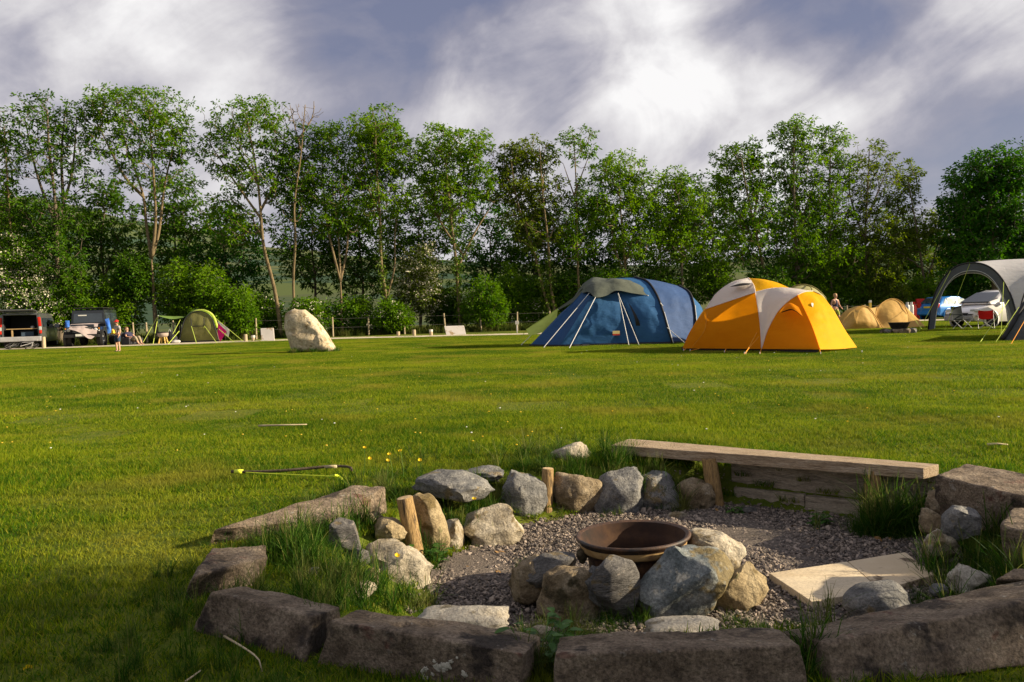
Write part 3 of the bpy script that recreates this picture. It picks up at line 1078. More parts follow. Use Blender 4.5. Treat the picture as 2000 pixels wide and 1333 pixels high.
rock((604, 1072, 630, 1098), 4.05, 'rock_pale', 'small pale stone deep in tall grass', 72, group=GL)
rock((816, 1188, 988, 1232), 3.52, 'rock_white', 'low broad pale rock behind the block with the hole', 73, depth=0.24, group=GL, cuts=6)
rock((1040, 1222, 1082, 1250), 3.25, 'rock_pale', 'small pale stone in the gap between two front blocks', 74, group=GL)
rock((1262, 1212, 1404, 1246), 3.42, 'rock_white', 'low white rock below the blue-grey fire rock', 75, depth=0.2, group=GL, cuts=6)
rock((1652, 1140, 1780, 1222), 3.66, 'rock_grey', 'rounded grey speckled boulder beside the flagstones', 76, depth=0.3, group=GL, cuts=4, rough=0.06)
rock((1838, 988, 1904, 1052), 4.36, 'rock_grey', 'blue-grey rounded rock on the bank below the bench end', 77, group=GL, cuts=5)
rock((1802, 1038, 1864, 1094), 4.36, 'rock_pale', 'mottled rounded rock under the blue-grey bank rock', 78, group=GL, cuts=5)
rock((1792, 994, 1846, 1044), 4.58, 'rock_brown', 'brown stone in shade behind the mottled rock', 79, group=GL)
rock((1808, 954, 1868, 1004), 4.82, 'rock_brown', 'dark brown stone under the block at the bench end', 80, group=GL)
rock((1856, 1106, 1930, 1160), 3.72, 'rock_white', 'white rock half hidden in grass beside the very long block', 81, group=GL)
rock((1816, 1142, 1850, 1166), 3.66, 'rock_grey', 'little grey stone with white chip by the long block', 82, group=GL)

# the rusty wheel rim used as fire bowl
RC = PD(1235.5, 1043, 4.07)


def build_rim():
    t = thing('fire_bowl', (RC.x, RC.y, FLOOR), 'rusty steel wheel rim used as fire bowl inside propped rocks', 'fire bowl')
    ax = Vector((-0.035, 0.03, 1)).normalized()
    c = RC
    MB().lathe(c, [(.272, -.004), (.288, .004), (.296, .003), (.300, -.004), (.298, -.012), (.289, -.020), (.281, -.028), (.278, -.034)], 64, ax).build('lip', MATS['rust'], t, smooth=True)
    MB().lathe(c, [(.278, -.034), (.277, -.048), (.274, -.062), (.268, -.070)], 64, ax).build('bead_band', MATS['rust_band'], t, smooth=True)
    MB().lathe(c, [(.268, -.070), (.258, -.078), (.247, -.086), (.243, -.10), (.238, -.15), (.236, -.22), (.236, -.30)], 64, ax).build('outer_wall', MATS['rust'], t, smooth=True)
    MB().lathe(c, [(.272, -.004), (.264, -.02), (.258, -.05), (.248, -.07), (.234, -.085), (.230, -.15), (.228, -.24), (.0, -.245)], 64, ax).build('inner_wall', MATS['burnt_rust'], t, smooth=True)
    R = random.Random(4)
    for k in range(26):
        a, r = R.uniform(0, 6.28), R.uniform(0, .2)
        q = c + Vector((math.cos(a) * r, math.sin(a) * r, -.225))
        MB().box(q, (R.uniform(.02, .07), R.uniform(.02, .05), R.uniform(.015, .04)), R.uniform(0, 6), R.uniform(-.5, .5), R.uniform(-.5, .5)).build('charcoal', MATS['soot'], t)


build_rim()

# bench: plank seat on round legs, board wall behind its feet
def build_bench():
    fl, fr, br, bl = P(1192, 869, .12), P(1804, 914, .12), P(1834, 906.5, .12), P(1229, 857, .12)
    ctr = (fl + fr + br + bl) / 4
    t = thing('bench', (ctr.x, ctr.y, 0), 'low bench of one thick weathered plank on round log legs', 'bench')
    th = Vector((0, 0, .078))
    ax = (fr - fl).normalized()
    rz = math.atan2(ax.y, ax.x)
    # the plank is modelled along local X so that its grain runs lengthwise
    me_c8 = [fl - th, fr - th, br - th, bl - th, fl, fr, br, bl]
    Ri = Matrix.Rotation(-rz, 3, 'Z')
    me = rounded_hexa([Ri @ (v - Vector((ctr.x, ctr.y, 0))) for v in me_c8], 24, 0.008, 0.007, 3)
    me.materials.append(MATS['weathered_wood'])
    o = link('seat', me, t); o.rotation_euler = (0, 0, rz)
    for (px, py, tx, ty) in ((1400, 996, 1385, 902), (1706, 1030, 1706, 925)):
        b = P(px, py, FLOOR - 0.02)
        q = PD(tx, ty, b.y); q.z = 0.07
        MB().tube([b, b.lerp(q, .5), q], [.062, .058, .055], 14).build('leg', MATS['log_bark'], t, smooth=True, autosmooth=0.6)
    w = thing('timber_edging', P(1530, 1000, FLOOR), 'grey board edging holding the bank behind the bench leg', 'timber edging')
    base = world_loc(w)

    def board(pa, pb, top_a, top_b, bot_a, bot_b, thick, seed):
        a0, b0 = Vector((*pa, 0)), Vector((*pb, 0))
        d = (b0 - a0).normalized(); n = Vector((-d.y, d.x, 0)) * thick
        c8 = [Vector((*pa, bot_a)), Vector((*pb, bot_b)), Vector((*pb, bot_b)) + n, Vector((*pa, bot_a)) + n,
              Vector((*pa, top_a)), Vector((*pb, top_b)), Vector((*pb, top_b)) + n, Vector((*pa, top_a)) + n]
        rz2 = math.atan2(d.y, d.x); Rj = Matrix.Rotation(-rz2, 3, 'Z')
        o0 = a0 - base; o0.z = 0
        me = rounded_hexa([Rj @ (v - a0) for v in c8], 14, 0.007, 0.006, seed)
        me.materials.append(MATS['old_board'])
        o = link('board', me, w, (a0.x - base.x, a0.y - base.y, -base.z))
        o.rotation_euler = (0, 0, rz2)
    L0 = Vector((1.62, 5.92)); L1 = Vector((2.95, 4.98))
    dn = (L1 - L0).normalized(); nn = Vector((-dn.y, dn.x))
    pt = lambda s, o: tuple(L0 + (L1 - L0) * s + nn * o)
    board(pt(0, .05), pt(.98, .05), .045, .045, -.165, -.165, .05, 11)
    board(pt(.02, 0), pt(.34, 0), -.17, -.17, -.34, -.34, .07, 12)
    board(pt(.345, -.012), pt(1.0, -.012), -.175, -.165, -.34, -.34, .075, 13)


build_bench()


def log_post(px0, py0, px1, py1, Y, r, label, lean=0):
    a, b = PD(px0, py0, Y), PD(px1, py1, Y + lean)
    t = thing('log_post', (a.x, a.y, a.z), label, 'post', 'cut log posts in the fire pit bank')
    dn = (a - b).normalized()
    a2 = a + dn * 0.15
    MB().tube([a2, a.lerp(b, .3), a.lerp(b, .7), b - (b - a).normalized() * .006, b], [r * 1.06, r * 1.03, r, r * .99, r * .93], 16, caps=False).build('shaft', MATS['log_bark'], t, smooth=True)
    ax = (b - a).normalized()
    MB().lathe(b, [(r * .93, 0), (r * .6, .002), (0.001, .003)], 16, ax).build('cut_end', MATS['log_end'], t)


log_post(804, 1044, 790, 972, 4.66, .05, 'thick cut log post standing beside the mossy slab')
log_post(1068, 986, 1070, 915, 5.66, .042, 'slender orange log post in front of the back wall')
log_post(684, 1142, 682, 1100, 3.95, .025, 'short post stub hidden in grass above the flat pale stone')


def build_slabs():
    z = FLOOR + 0.055
    A, B, C, D = P(1502, 1119, z), P(1656, 1096, z), P(1722, 1152, z), P(1585, 1174, z)
    E, G_ = P(1768, 1078, z), P(1826, 1122, z)
    dn = Vector((0, 0, .045))
    for k, (q, lab) in enumerate((((D, C - (C - D) * .008, B - (B - A) * .008, A), 'clean cream flagstone lying on the gravel'),
                                 ((C, G_, E, B), 'cream flagstone smeared with mud beside the clean one'))):
        c = sum(q, Vector()) / 4
        me = rounded_hexa([v - dn - c for v in q] + [v - c for v in q], 10, 0.006, 0.003, 5 + k)
        me.materials.append(MATS['flagstone'] if k == 0 else MATS['flagstone_muddy'])
        tag(link('flagstone', me, None, c), lab, 'flagstone', 'flagstones in the fire pit')


M('flagstone_muddy', (0.46, 0.36, 0.23), (0.56, 0.46, 0.32), scale=2.2, rough=0.85, bump=0.35, bscale=18, spots=[((0.14, 0.10, 0.065), 5.0, 0.57)])
build_slabs()
R_l = random.Random(6)
lichen_on(blkA, [(R_l.gauss(868, 26), R_l.gauss(1308, 9), R_l.uniform(.004, .012)) for _ in range(16)])


# ------------------------------------------------------------------ long grass, weeds, flowers
def build_long_grass():
    B = MATS['long_blade']
    ms = [blades_mesh('tuft', 46, 0.07, .16, .34, .0030, .55, B, 5, gauss=True, droop=.35, seed=40 + k) for k in range(3)]
    ms += [blades_mesh('tuft_fine', 60, 0.10, .10, .22, .0018, .6, B, 4, gauss=True, droop=.3, seed=50 + k) for k in range(3)]
    ms += [blades_mesh('tuft_tall', 30, 0.06, .28, .46, .0036, .42, B, 6, gauss=True, droop=.3, seed=60 + k) for k in range(2)]
    c = source_coll('tuft', ms)
    R = np.random.default_rng(21)
    # (px, py, z, radius, number, scale)
    spots = [(500, 1100, -.02, .22, 16, .8), (560, 1075, -.05, .2, 12, .65), (620, 1030, -.08, .16, 8, .65), (680, 1000, -.06, .08, 14, 1.1), (760, 940, .0, .12, 6, .7),
             (765, 975, -.03, .12, 12, .8), (590, 1120, -.06, .22, 26, .95), (650, 1150, -.1, .2, 22, 1.0), (720, 1170, -.18, .16, 16, .95), (790, 1180, -.22, .16, 14, .9),
             (560, 1165, .0, .14, 14, .8), (640, 1180, .0, .12, 14, .85), (690, 1180, -.06, .1, 10, .8), (620, 1215, .02, .07, 9, .85), (840, 1050, -.12, .14, 12, .8),
             (880, 985, -.06, .2, 22, .9), (900, 1000, -.12, .12, 12, .7), (960, 960, -.05, .18, 16, .8), (1010, 915, .0, .16, 16, .9), (1060, 895, .0, .2, 18, .9), (1110, 905, .0, .2, 18, .8),
             (1180, 905, .0, .2, 18, .8), (1250, 905, .0, .2, 20, .9), (1310, 905, .0, .15, 16, .85), (1340, 925, -.03, .1, 12, .8), (1060, 925, -.02, .06, 10, .9), (1125, 918, 0.0, 0.1, 23, 1.03), (1165, 922, -0.01, 0.06, 17, 0.92), (1205, 912, 0.0, 0.1, 27, 1.09), (1245, 920, -0.01, 0.07, 20, 1.03), (1285, 915, 0.0, 0.1, 27, 1.09), (1325, 920, .0, .08, 12, .85), (975, 935, .0, .1, 12, .85), (935, 965, -.05, .1, 12, .8), (905, 960, -.03, .1, 12, .9), (860, 960, -.02, .08, 8, .8), (760, 1000, -.08, .1, 12, .95), (720, 1040, -.1, .1, 12, .9), (660, 1060, -.08, .14, 16, 1.05), (600, 1095, -.06, .15, 14, .9), (540, 1110, -.03, .15, 14, .95), (1960, 1000, .0, .1, 12, 1.0), (1910, 1040, -.05, .12, 16, 1.0), (1230, 890, .0, .25, 16, .7), (1130, 885, .0, .25, 14, .7),
             (1738, 1040, -.28, .13, 40, 1.35), (1712, 1035, -.28, .10, 26, 1.2), (1775, 1035, -.27, .12, 26, 1.3), (1690, 1042, -.28, .08, 12, .9),
             (1880, 1060, -.1, .2, 20, .95), (1930, 1090, -.05, .2, 24, 1.0), (1890, 1120, -.1, .2, 20, .95), (1960, 1060, .0, .15, 16, 1.0), (1850, 1130, -.15, .12, 10, .8), (1800, 1165, -.2, .08, 6, .7),
             (1070, 1300, .02, .09, 12, .8), (1075, 1250, .0, .08, 8, .8), (1585, 1290, .02, .09, 12, .8), (1600, 1250, .0, .07, 8, .8), (1560, 1330, .0, .08, 8, .8),
             (1000, 1225, -.24, .1, 8, .55), (1090, 1225, -.25, .12, 14, .7), (1160, 1222, -.26, .12, 16, .7), (1230, 1212, -.28, .1, 12, .75), (1255, 1180, -.3, .03, 4, .6), (1420, 1222, -.26, .12, 12, .55), (1500, 1215, -.24, .1, 6, .5),
             (1010, 1110, -.29, .05, 4, .5), (1430, 1000, -.28, .08, 5, .4), (1600, 1035, -.28, .06, 5, .5), (1200, 1010, -.29, .1, 8, .4), (1080, 1012, -.29, .08, 8, .5), (960, 1010, -.1, .1, 8, .6),
             (380, 1180, 0, .25, 10, .6), (330, 1230, 0, .3, 12, .6), (260, 1290, 0, .3, 14, .6), (420, 1290, 0, .25, 10, .55), (120, 1310, 0, .35, 16, .6), (520, 1320, 0, .2, 8, .55),
             (150, 1200, 0, .4, 14, .5), (340, 1120, 0, .2, 8, .5), (400, 1060, 0, .15, 8, .5), (770, 935, 0, .25, 14, .65), (840, 905, 0, .3, 14, .6), (940, 900, 0, .3, 16, .6), (1850, 1260, .0, .2, 4, .4)]
    pts, sc, ix = [], [], []
    for (px, py, z, r, n, s) in spots:
        c0 = P(px, py, z)
        for _ in range(int(n * .8)):
            a, q = R.uniform(0, 6.28), r * math.sqrt(R.uniform())
            x, y = c0.x + q * math.cos(a), c0.y + q * math.sin(a)
            pts.append((x, y, hgt(x, y) - 0.01)); sc.append(s * .72 * R.uniform(.55, 1.15))
            ix.append(R.integers(0, 3) if R.uniform() < .35 else (R.integers(3, 6) if R.uniform() < .65 else R.integers(6, 8)))
    scatter('long_grass', c, pts, R.uniform(0, 6.28, len(pts)), np.array(sc), ix, 'long dark green grass growing between the fire pit stones', 'grass')


build_long_grass()
M('weed_leaf', (0.03, 0.09, 0.012), (0.07, 0.16, 0.02), scale=14, rough=0.5, transl=0.3)
M('buttercup_yellow', (0.72, 0.48, 0.01), (0.82, 0.58, 0.02), scale=14, rough=0.4, transl=0.25)
M('stem_green', (0.06, 0.14, 0.02), (0.10, 0.19, 0.03), scale=14, rough=0.6)


def leaf_quad(mb, base, direction, length, width, droop=0.3):
    d = Vector(direction).normalized()
    s = d.cross(Vector((0, 0, 1)))
    s = s.normalized() if s.length > 1e-4 else Vector((1, 0, 0))
    L = []
    for t, w in ((0, .1), (.3, .8), (.6, 1.0), (.85, .55), (1, .03)):
        p = Vector(base) + d * length * t - Vector((0, 0, droop * length * t * t))
        L.append([p - s * width / 2 * w, p + Vector((0, 0, -0.08 * width)), p + s * width / 2 * w])
    mb.grid(L)


def weed(px, py, z, r, n, label, seed, hgtm=.16):
    R = random.Random(seed)
    c = P(px, py, z); c.z = hgt(c.x, c.y)
    t = thing('weed_plant', c, label, 'weed', 'broad-leaved weeds round the fire pit')
    st, lv = MB(), []
    for _ in range(n):
        a = R.uniform(0, 6.28); q = c + Vector((math.cos(a), math.sin(a), 0)) * r * R.uniform(0, .6)
        top = q + Vector((math.cos(a) * .5 * r, math.sin(a) * .5 * r, hgtm * R.uniform(.4, 1)))
        st.tube([q, q.lerp(top, .6) + Vector((0, 0, .01)), top], .0018, 4)
        for k in range(5):
            f = .35 + .15 * k
            lv.append((q.lerp(top, min(f, 1)), R.uniform(0, 6.28), R.uniform(.035, .065)))
    st.build('stem', MATS['stem_green'], t)
    m = MB()
    for (p, a, ln) in lv:
        leaf_quad(m, p, (math.cos(a), math.sin(a), R.uniform(.0, .6)), ln, ln * .55, .4)
    m.build('foliage', MATS['weed_leaf'], t)['kind'] = 'stuff'


weed(1062, 1300, 0, .10, 12, 'leafy weed filling the gap between two front blocks', 1)
weed(835, 1055, -.14, .10, 14, 'leafy weed at the foot of the cut log post', 2)
weed(1600, 1025, -.29, .06, 7, 'small leafy weed at the foot of the board edging', 3, .1)
weed(1440, 1003, -.29, .06, 6, 'low leafy weed on the gravel by the bench leg', 4, .06)


def buttercup(px, py, Y, label, r=.013):
    h = PD(px, py, Y)
    g = Vector((h.x + random.uniform(-.03, .03), h.y + random.uniform(-.03, .03), 0)); g.z = hgt(g.x, g.y)
    t = thing('buttercup', g, label, 'flower', 'tall buttercups by the fire pit')
    MB().tube([g, g.lerp(h, .5) + Vector((.01, 0, 0)), h], .0016, 4).build('stem', MATS['stem_green'], t)
    tilt = Vector((random.uniform(-.4, .5), random.uniform(-.9, -.2), 1)).normalized()
    u = tilt.orthogonal().normalized(); w = tilt.cross(u)
    for k in range(5):
        a = k * 2 * math.pi / 5
        d = u * math.cos(a) + w * math.sin(a); s = tilt.cross(d)
        MB().grid([[h + d * r * f + tilt * r * .75 * f * f - s * r * q, h + d * r * f * 1.02 + tilt * r * .62 * f * f, h + d * r * f + tilt * r * .75 * f * f + s * r * q]
                   for f, q in ((.05, .1), (.5, .55), (.85, .6), (1.1, .25))]).build('petal', MATS['buttercup_yellow'], t)


for (px, py, Y, lab) in ((712, 876, 5.9, 'buttercup highest of the group above the log post'), (760, 889, 5.6, 'buttercup just above its close neighbour over the log post'),
                         (757, 901, 5.5, 'buttercup just below its close neighbour over the log post'), (782, 882, 5.7, 'buttercup furthest along the sunlit group towards the bench'),
                         (722, 897, 5.7, 'buttercup below the highest one beside the toy bow'), (820, 900, 5.6, 'lone small buttercup in the grass above the dark flat boulder'),
                         (740, 1062, 4.35, 'buttercup in front of the tan stone'), (775, 1087, 4.05, 'buttercup in front of the wedge-shaped boulder'),
                         (627, 1098, 4.0, 'buttercup deep in the tall grass near the white-streaked stone'), (926, 976, 5.0, 'buttercup beside the dark flat boulder on the bank'),
                         (55, 1309, 2.7, 'lone buttercup low in the lawn at lower left')):
    buttercup(px, py, Y, lab)


def far_flowers():
    R = np.random.default_rng(8)
    bm = bmesh.new()
    bmesh.ops.create_icosphere(bm, subdivisions=1, radius=0.012)
    me = bpy.data.meshes.new('lawn_flower'); bm.to_mesh(me); bm.free(); me.materials.append(MATS['buttercup_yellow'])
    bm = bmesh.new()
    bmesh.ops.create_icosphere(bm, subdivisions=1, radius=0.012)
    me2 = bpy.data.meshes.new('lawn_daisy'); bm.to_mesh(me2); bm.free(); me2.materials.append(M('daisy_white', (.7, .7, .66), (.8, .8, .76)))
    c = source_coll('lawn_flower', [me, me2])
    pts = []
    for _ in range(330):
        y = 6.8 + 34 * R.uniform() ** 1.3
        x = R.uniform(-.68, .68) * y
        pts.append((x, y, .045 + R.uniform(0, .03)))
    n = len(pts)
    s = R.uniform(.6, 1.1, n)
    scatter('lawn_flowers', c, pts, np.zeros(n), np.stack([s, s, s * .5], -1), (R.uniform(0, 1, n) < .3).astype(int), 'tiny yellow and white wild flowers dotted over the lawn', 'flowers')


far_flowers()


def build_bow():
    t = thing('toy_bow', P(570, 922, 0), 'home-made stick bow with yellow cord lying on the lawn', 'bow')
    z = .075
    pts = [P(452, 921.5, z), P(500, 922, z), P(560, 919, z + .01), P(610, 914.5, z + .02), P(650, 911, z + .03), P(682, 912.5, z + .03), P(687, 919, z + .02)]
    MB().tube(crom(pts, 20), [.011] * 14 + [.010] * 6, 8).build('stick', MATS['bark_dark'], t, smooth=True)
    MB().tube([P(634, 912.2, z + .03), P(657, 911.6, z + .035)], .0115, 8).build('bare_patch', MATS['dry_stick'], t, smooth=True)
    MB().tube([P(480, 923, z), P(560, 927, z + .005), P(655, 931, z + .01)], .0035, 6).build('cord', MATS['neon_cord'], t)
    MB().tube([P(459, 921.6, z), P(474, 921.8, z)], .017, 10).build('cord_wrap', MATS['neon_cord'], t, smooth=True)
    MB().tube([P(646, 930, z + .01), P(655, 928, z + .03), P(662, 930, z + .01), P(668, 936, z)], .006, 6).build('cord_knot', MATS['neon_cord'], t)


build_bow()


def stick(pts, r, label, mat='dry_stick'):
    q = crom([P(*p) for p in pts], 10)
    t = MB().tube([v - q[0] for v in q], [r * (1 - .05 * k) for k in range(10)], 6).build('stick', MATS[mat], None, smooth=True)
    t.location = q[0]
    tag(t, label, 'stick')


stick([(505, 832, .03), (560, 830.5, .04), (600, 829.5, .03)], .012, 'pale dry stick lying on the open lawn')
stick([(438, 1243, .03), (480, 1268, .05), (505, 1288, .05), (512, 1312, .01)], .0045, 'forked dry twig in front of the dark sloping block')
stick([(1928, 869, .03), (1950, 867.5, .04), (1968, 869, .03)], .012, 'short pale stick on the lawn behind the bench end')
stick([(362, 1332, .02), (392, 1310, .03)], .004, 'thin dry stalk at the bottom edge in dark grass')


def build_litter():
    """dead leaves, bits of bark and straw lying on the gravel"""
    brown = M('dead_leaf', (0.16, 0.085, 0.03), (0.30, 0.18, 0.07), scale=20, rough=0.9)
    ms = []
    for k in range(4):
        b = MB()
        leaf_quad(b, (0, 0, 0), (1, .1 * k, .25), .045, .022 if k < 3 else .006, .6)
        me = bpy.data.meshes.new('dead_leaf'); me.from_pydata([tuple(v) for v in b.v], [], b.f); me.materials.append(brown)
        ms.append(me)
    c = source_coll('dead_leaf', ms)
    R = np.random.default_rng(14)
    n = 260
    x, y = R.uniform(-.7, 2.7, n), R.uniform(3.0, 6.0, n)
    sd = poly_sd(x, y, PIT)
    k = (sd < .05) & (R.uniform(0, 1, n) < np.clip(1 + sd * 1.2, .15, 1))
    x, y = x[k], y[k]
    n = len(x)
    scatter('leaf_litter', c, np.stack([x, y, np.full(n, FLOOR + .028)], -1), R.uniform(0, 6.28, (n, 3)) * np.array([.1, .1, 1]), R.uniform(.5, 1.3, n), R.integers(0, 4, n), 'dead leaves and straw scattered on the fire pit gravel', 'litter')


build_litter()

# ================================================================== trees and shrubs
leaf_mat('leaf_mid', (0.026, 0.085, 0.003), (0.106, 0.205, 0.007))
leaf_mat('leaf_bright', (0.034, 0.105, 0.003), (0.132, 0.236, 0.008))
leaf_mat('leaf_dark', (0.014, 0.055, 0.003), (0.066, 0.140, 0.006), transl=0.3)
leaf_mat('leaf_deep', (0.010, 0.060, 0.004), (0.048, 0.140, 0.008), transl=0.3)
leaf_mat('leaf_olive', (0.034, 0.066, 0.007), (0.110, 0.155, 0.014))
leaf_mat('leaf_ivy', (0.030, 0.070, 0.008), (0.100, 0.160, 0.015), transl=0.2)
leaf_mat('blossom_white', (0.50, 0.46, 0.34), (0.72, 0.68, 0.55), transl=0.3)
M('bark_pale', (0.108, 0.079, 0.042), (0.187, 0.140, 0.076), scale=3, rough=0.95, bump=0.8, bscale=9, stretch=(3, 3, .7), c3=(0.072, 0.056, 0.029), bdist=0.03)
M('bark_grey', (0.09, 0.07, 0.048), (0.15, 0.12, 0.085), scale=3, rough=0.95, bump=0.8, bscale=9, stretch=(3, 3, .7), bdist=0.03)


def tree_depth(px):
    return 46.0 + 0.0065 * px


def grow_nodes(stems3d, pts, R):
    """link crown points to the stems: returns node positions, parents and the index of every crown point"""
    pos, par = [], []
    for st in stems3d:
        first = len(pos)
        for k, p in enumerate(st):
            if k == 0:
                if not pos:
                    par.append(-1)
                else:
                    d = [(Vector(q) - p).length for q in pos]
                    par.append(int(np.argmin(d)))
            else:
                par.append(len(pos) - 1)
            pos.append(tuple(p))
    ns = len(pos)
    cap = ns + len(pts) * 3 + 4
    A = np.zeros((cap, 3)); A[:ns] = pos
    n = ns
    start = np.array(pos)
    z_lo = start[:, 2].min() + 0.3 * (start[:, 2].max() - start[:, 2].min())
    d0 = np.array([np.min(np.linalg.norm(start - p, axis=1)) for p in pts])
    tips = []
    ok_stem = np.ones(cap, bool)
    ok_stem[:ns] = start[:, 2] > min(z_lo, start[:, 2].max() - 0.5)
    for i in np.argsort(d0):
        p = pts[i]
        v = A[:n] - p
        dist = np.linalg.norm(v, axis=1)
        cost = dist + 1.1 * np.maximum(0, v[:, 2] + 0.45 * dist)
        cost[~ok_stem[:n]] += 50
        j = int(np.argmin(cost))
        q = A[j]
        L = dist[j]
        last = j
        steps = 1 if L < 0.7 else 2
        for s in range(1, steps + 1):
            t = s / (steps + 1)
            m = q * (1 - t) + p * t
            m = m + R.normal(0, 0.05 * L, 3) + np.array([0, 0, -0.10 * L * math.sin(math.pi * t)])
            A[n] = m; par.append(last); last = n; n += 1
        A[n] = p; par.append(last); tips.append(n); n += 1
    return A[:n], np.array(par), ns, np.array(tips)


def branch_mesh(A, par, ns, r_tip, r_max):
    n = len(A)
    w = np.zeros(n)
    has = np.zeros(n, bool)
    has[par[par >= 0]] = True
    w[~has] = 1
    for i in range(n - 1, ns - 1, -1):
        if par[i] >= 0:
            w[par[i]] += w[i]
    rads = np.clip(r_tip * np.sqrt(w), r_tip, r_max)
    V, F = [], []
    idx = np.arange(ns, n)
    p0, p1 = A[par[idx]], A[idx]
    r0 = np.minimum(rads[par[idx]], rads[idx] * 1.5); r1 = rads[idx]
    d = p1 - p0
    L = np.linalg.norm(d, axis=1, keepdims=True); d = d / np.maximum(L, 1e-6)
    ref = np.where(np.abs(d[:, 2:3]) > 0.9, np.array([[1.0, 0, 0]]), np.array([[0, 0, 1.0]]))
    u = np.cross(d, ref); u /= np.linalg.norm(u, axis=1, keepdims=True)
    v = np.cross(d, u)
    K = 3
    ring0 = np.stack([p0 + (u * math.cos(2 * math.pi * k / K) + v * math.sin(2 * math.pi * k / K)) * r0[:, None] for k in range(K)], 1)
    ring1 = np.stack([p1 + (u * math.cos(2 * math.pi * k / K) + v * math.sin(2 * math.pi * k / K)) * r1[:, None] for k in range(K)], 1)
    verts = np.concatenate([ring0, ring1], 1).reshape(-1, 3)
    b = np.arange(len(idx)) * 2 * K
    fs = [np.stack([b + k, b + (k + 1) % K, b + K + (k + 1) % K, b + K + k], -1) for k in range(K)]
    return verts, np.concatenate(fs)


def leaves_mesh(C, per, spread, L, W, R, outward=None, droop=0.35):
    """rosettes of rhombic leaves round every cluster centre"""
    n = len(C) * per
    c = np.repeat(C, per, 0)
    d = R.normal(0, 1, (n, 3)); d /= np.linalg.norm(d, axis=1, keepdims=True)
    d[:, 2] = d[:, 2] * 0.6 - droop * 0.3
    if outward is not None:
        d += np.repeat(outward, per, 0) * 0.35
    d /= np.linalg.norm(d, axis=1, keepdims=True)
    p = c + d * (spread * R.uniform(0.15, 1.0, (n, 1))) + R.normal(0, spread * 0.25, (n, 3))
    s = np.cross(d, R.normal(0, 1, (n, 3))); s /= np.maximum(np.linalg.norm(s, axis=1, keepdims=True), 1e-5)
    ll = L * R.uniform(0.6, 1.25, (n, 1)); ww = W * R.uniform(0.7, 1.2, (n, 1))
    nrm = np.cross(d, s)
    tip = p + d * ll - np.array([0, 0, 1.0]) * ll * droop * 0.5
    mid = p + d * ll * 0.45
    v = np.stack([p, mid + s * ww / 2 + nrm * ww * 0.12, tip, mid - s * ww / 2 + nrm * ww * 0.12], 1).reshape(-1, 3)
    b = np.arange(n) * 4
    f = np.concatenate([np.stack([b, b + 1, b + 2], -1), np.stack([b, b + 2, b + 3], -1)])
    return v, f


LEAF_TOTAL = [0]


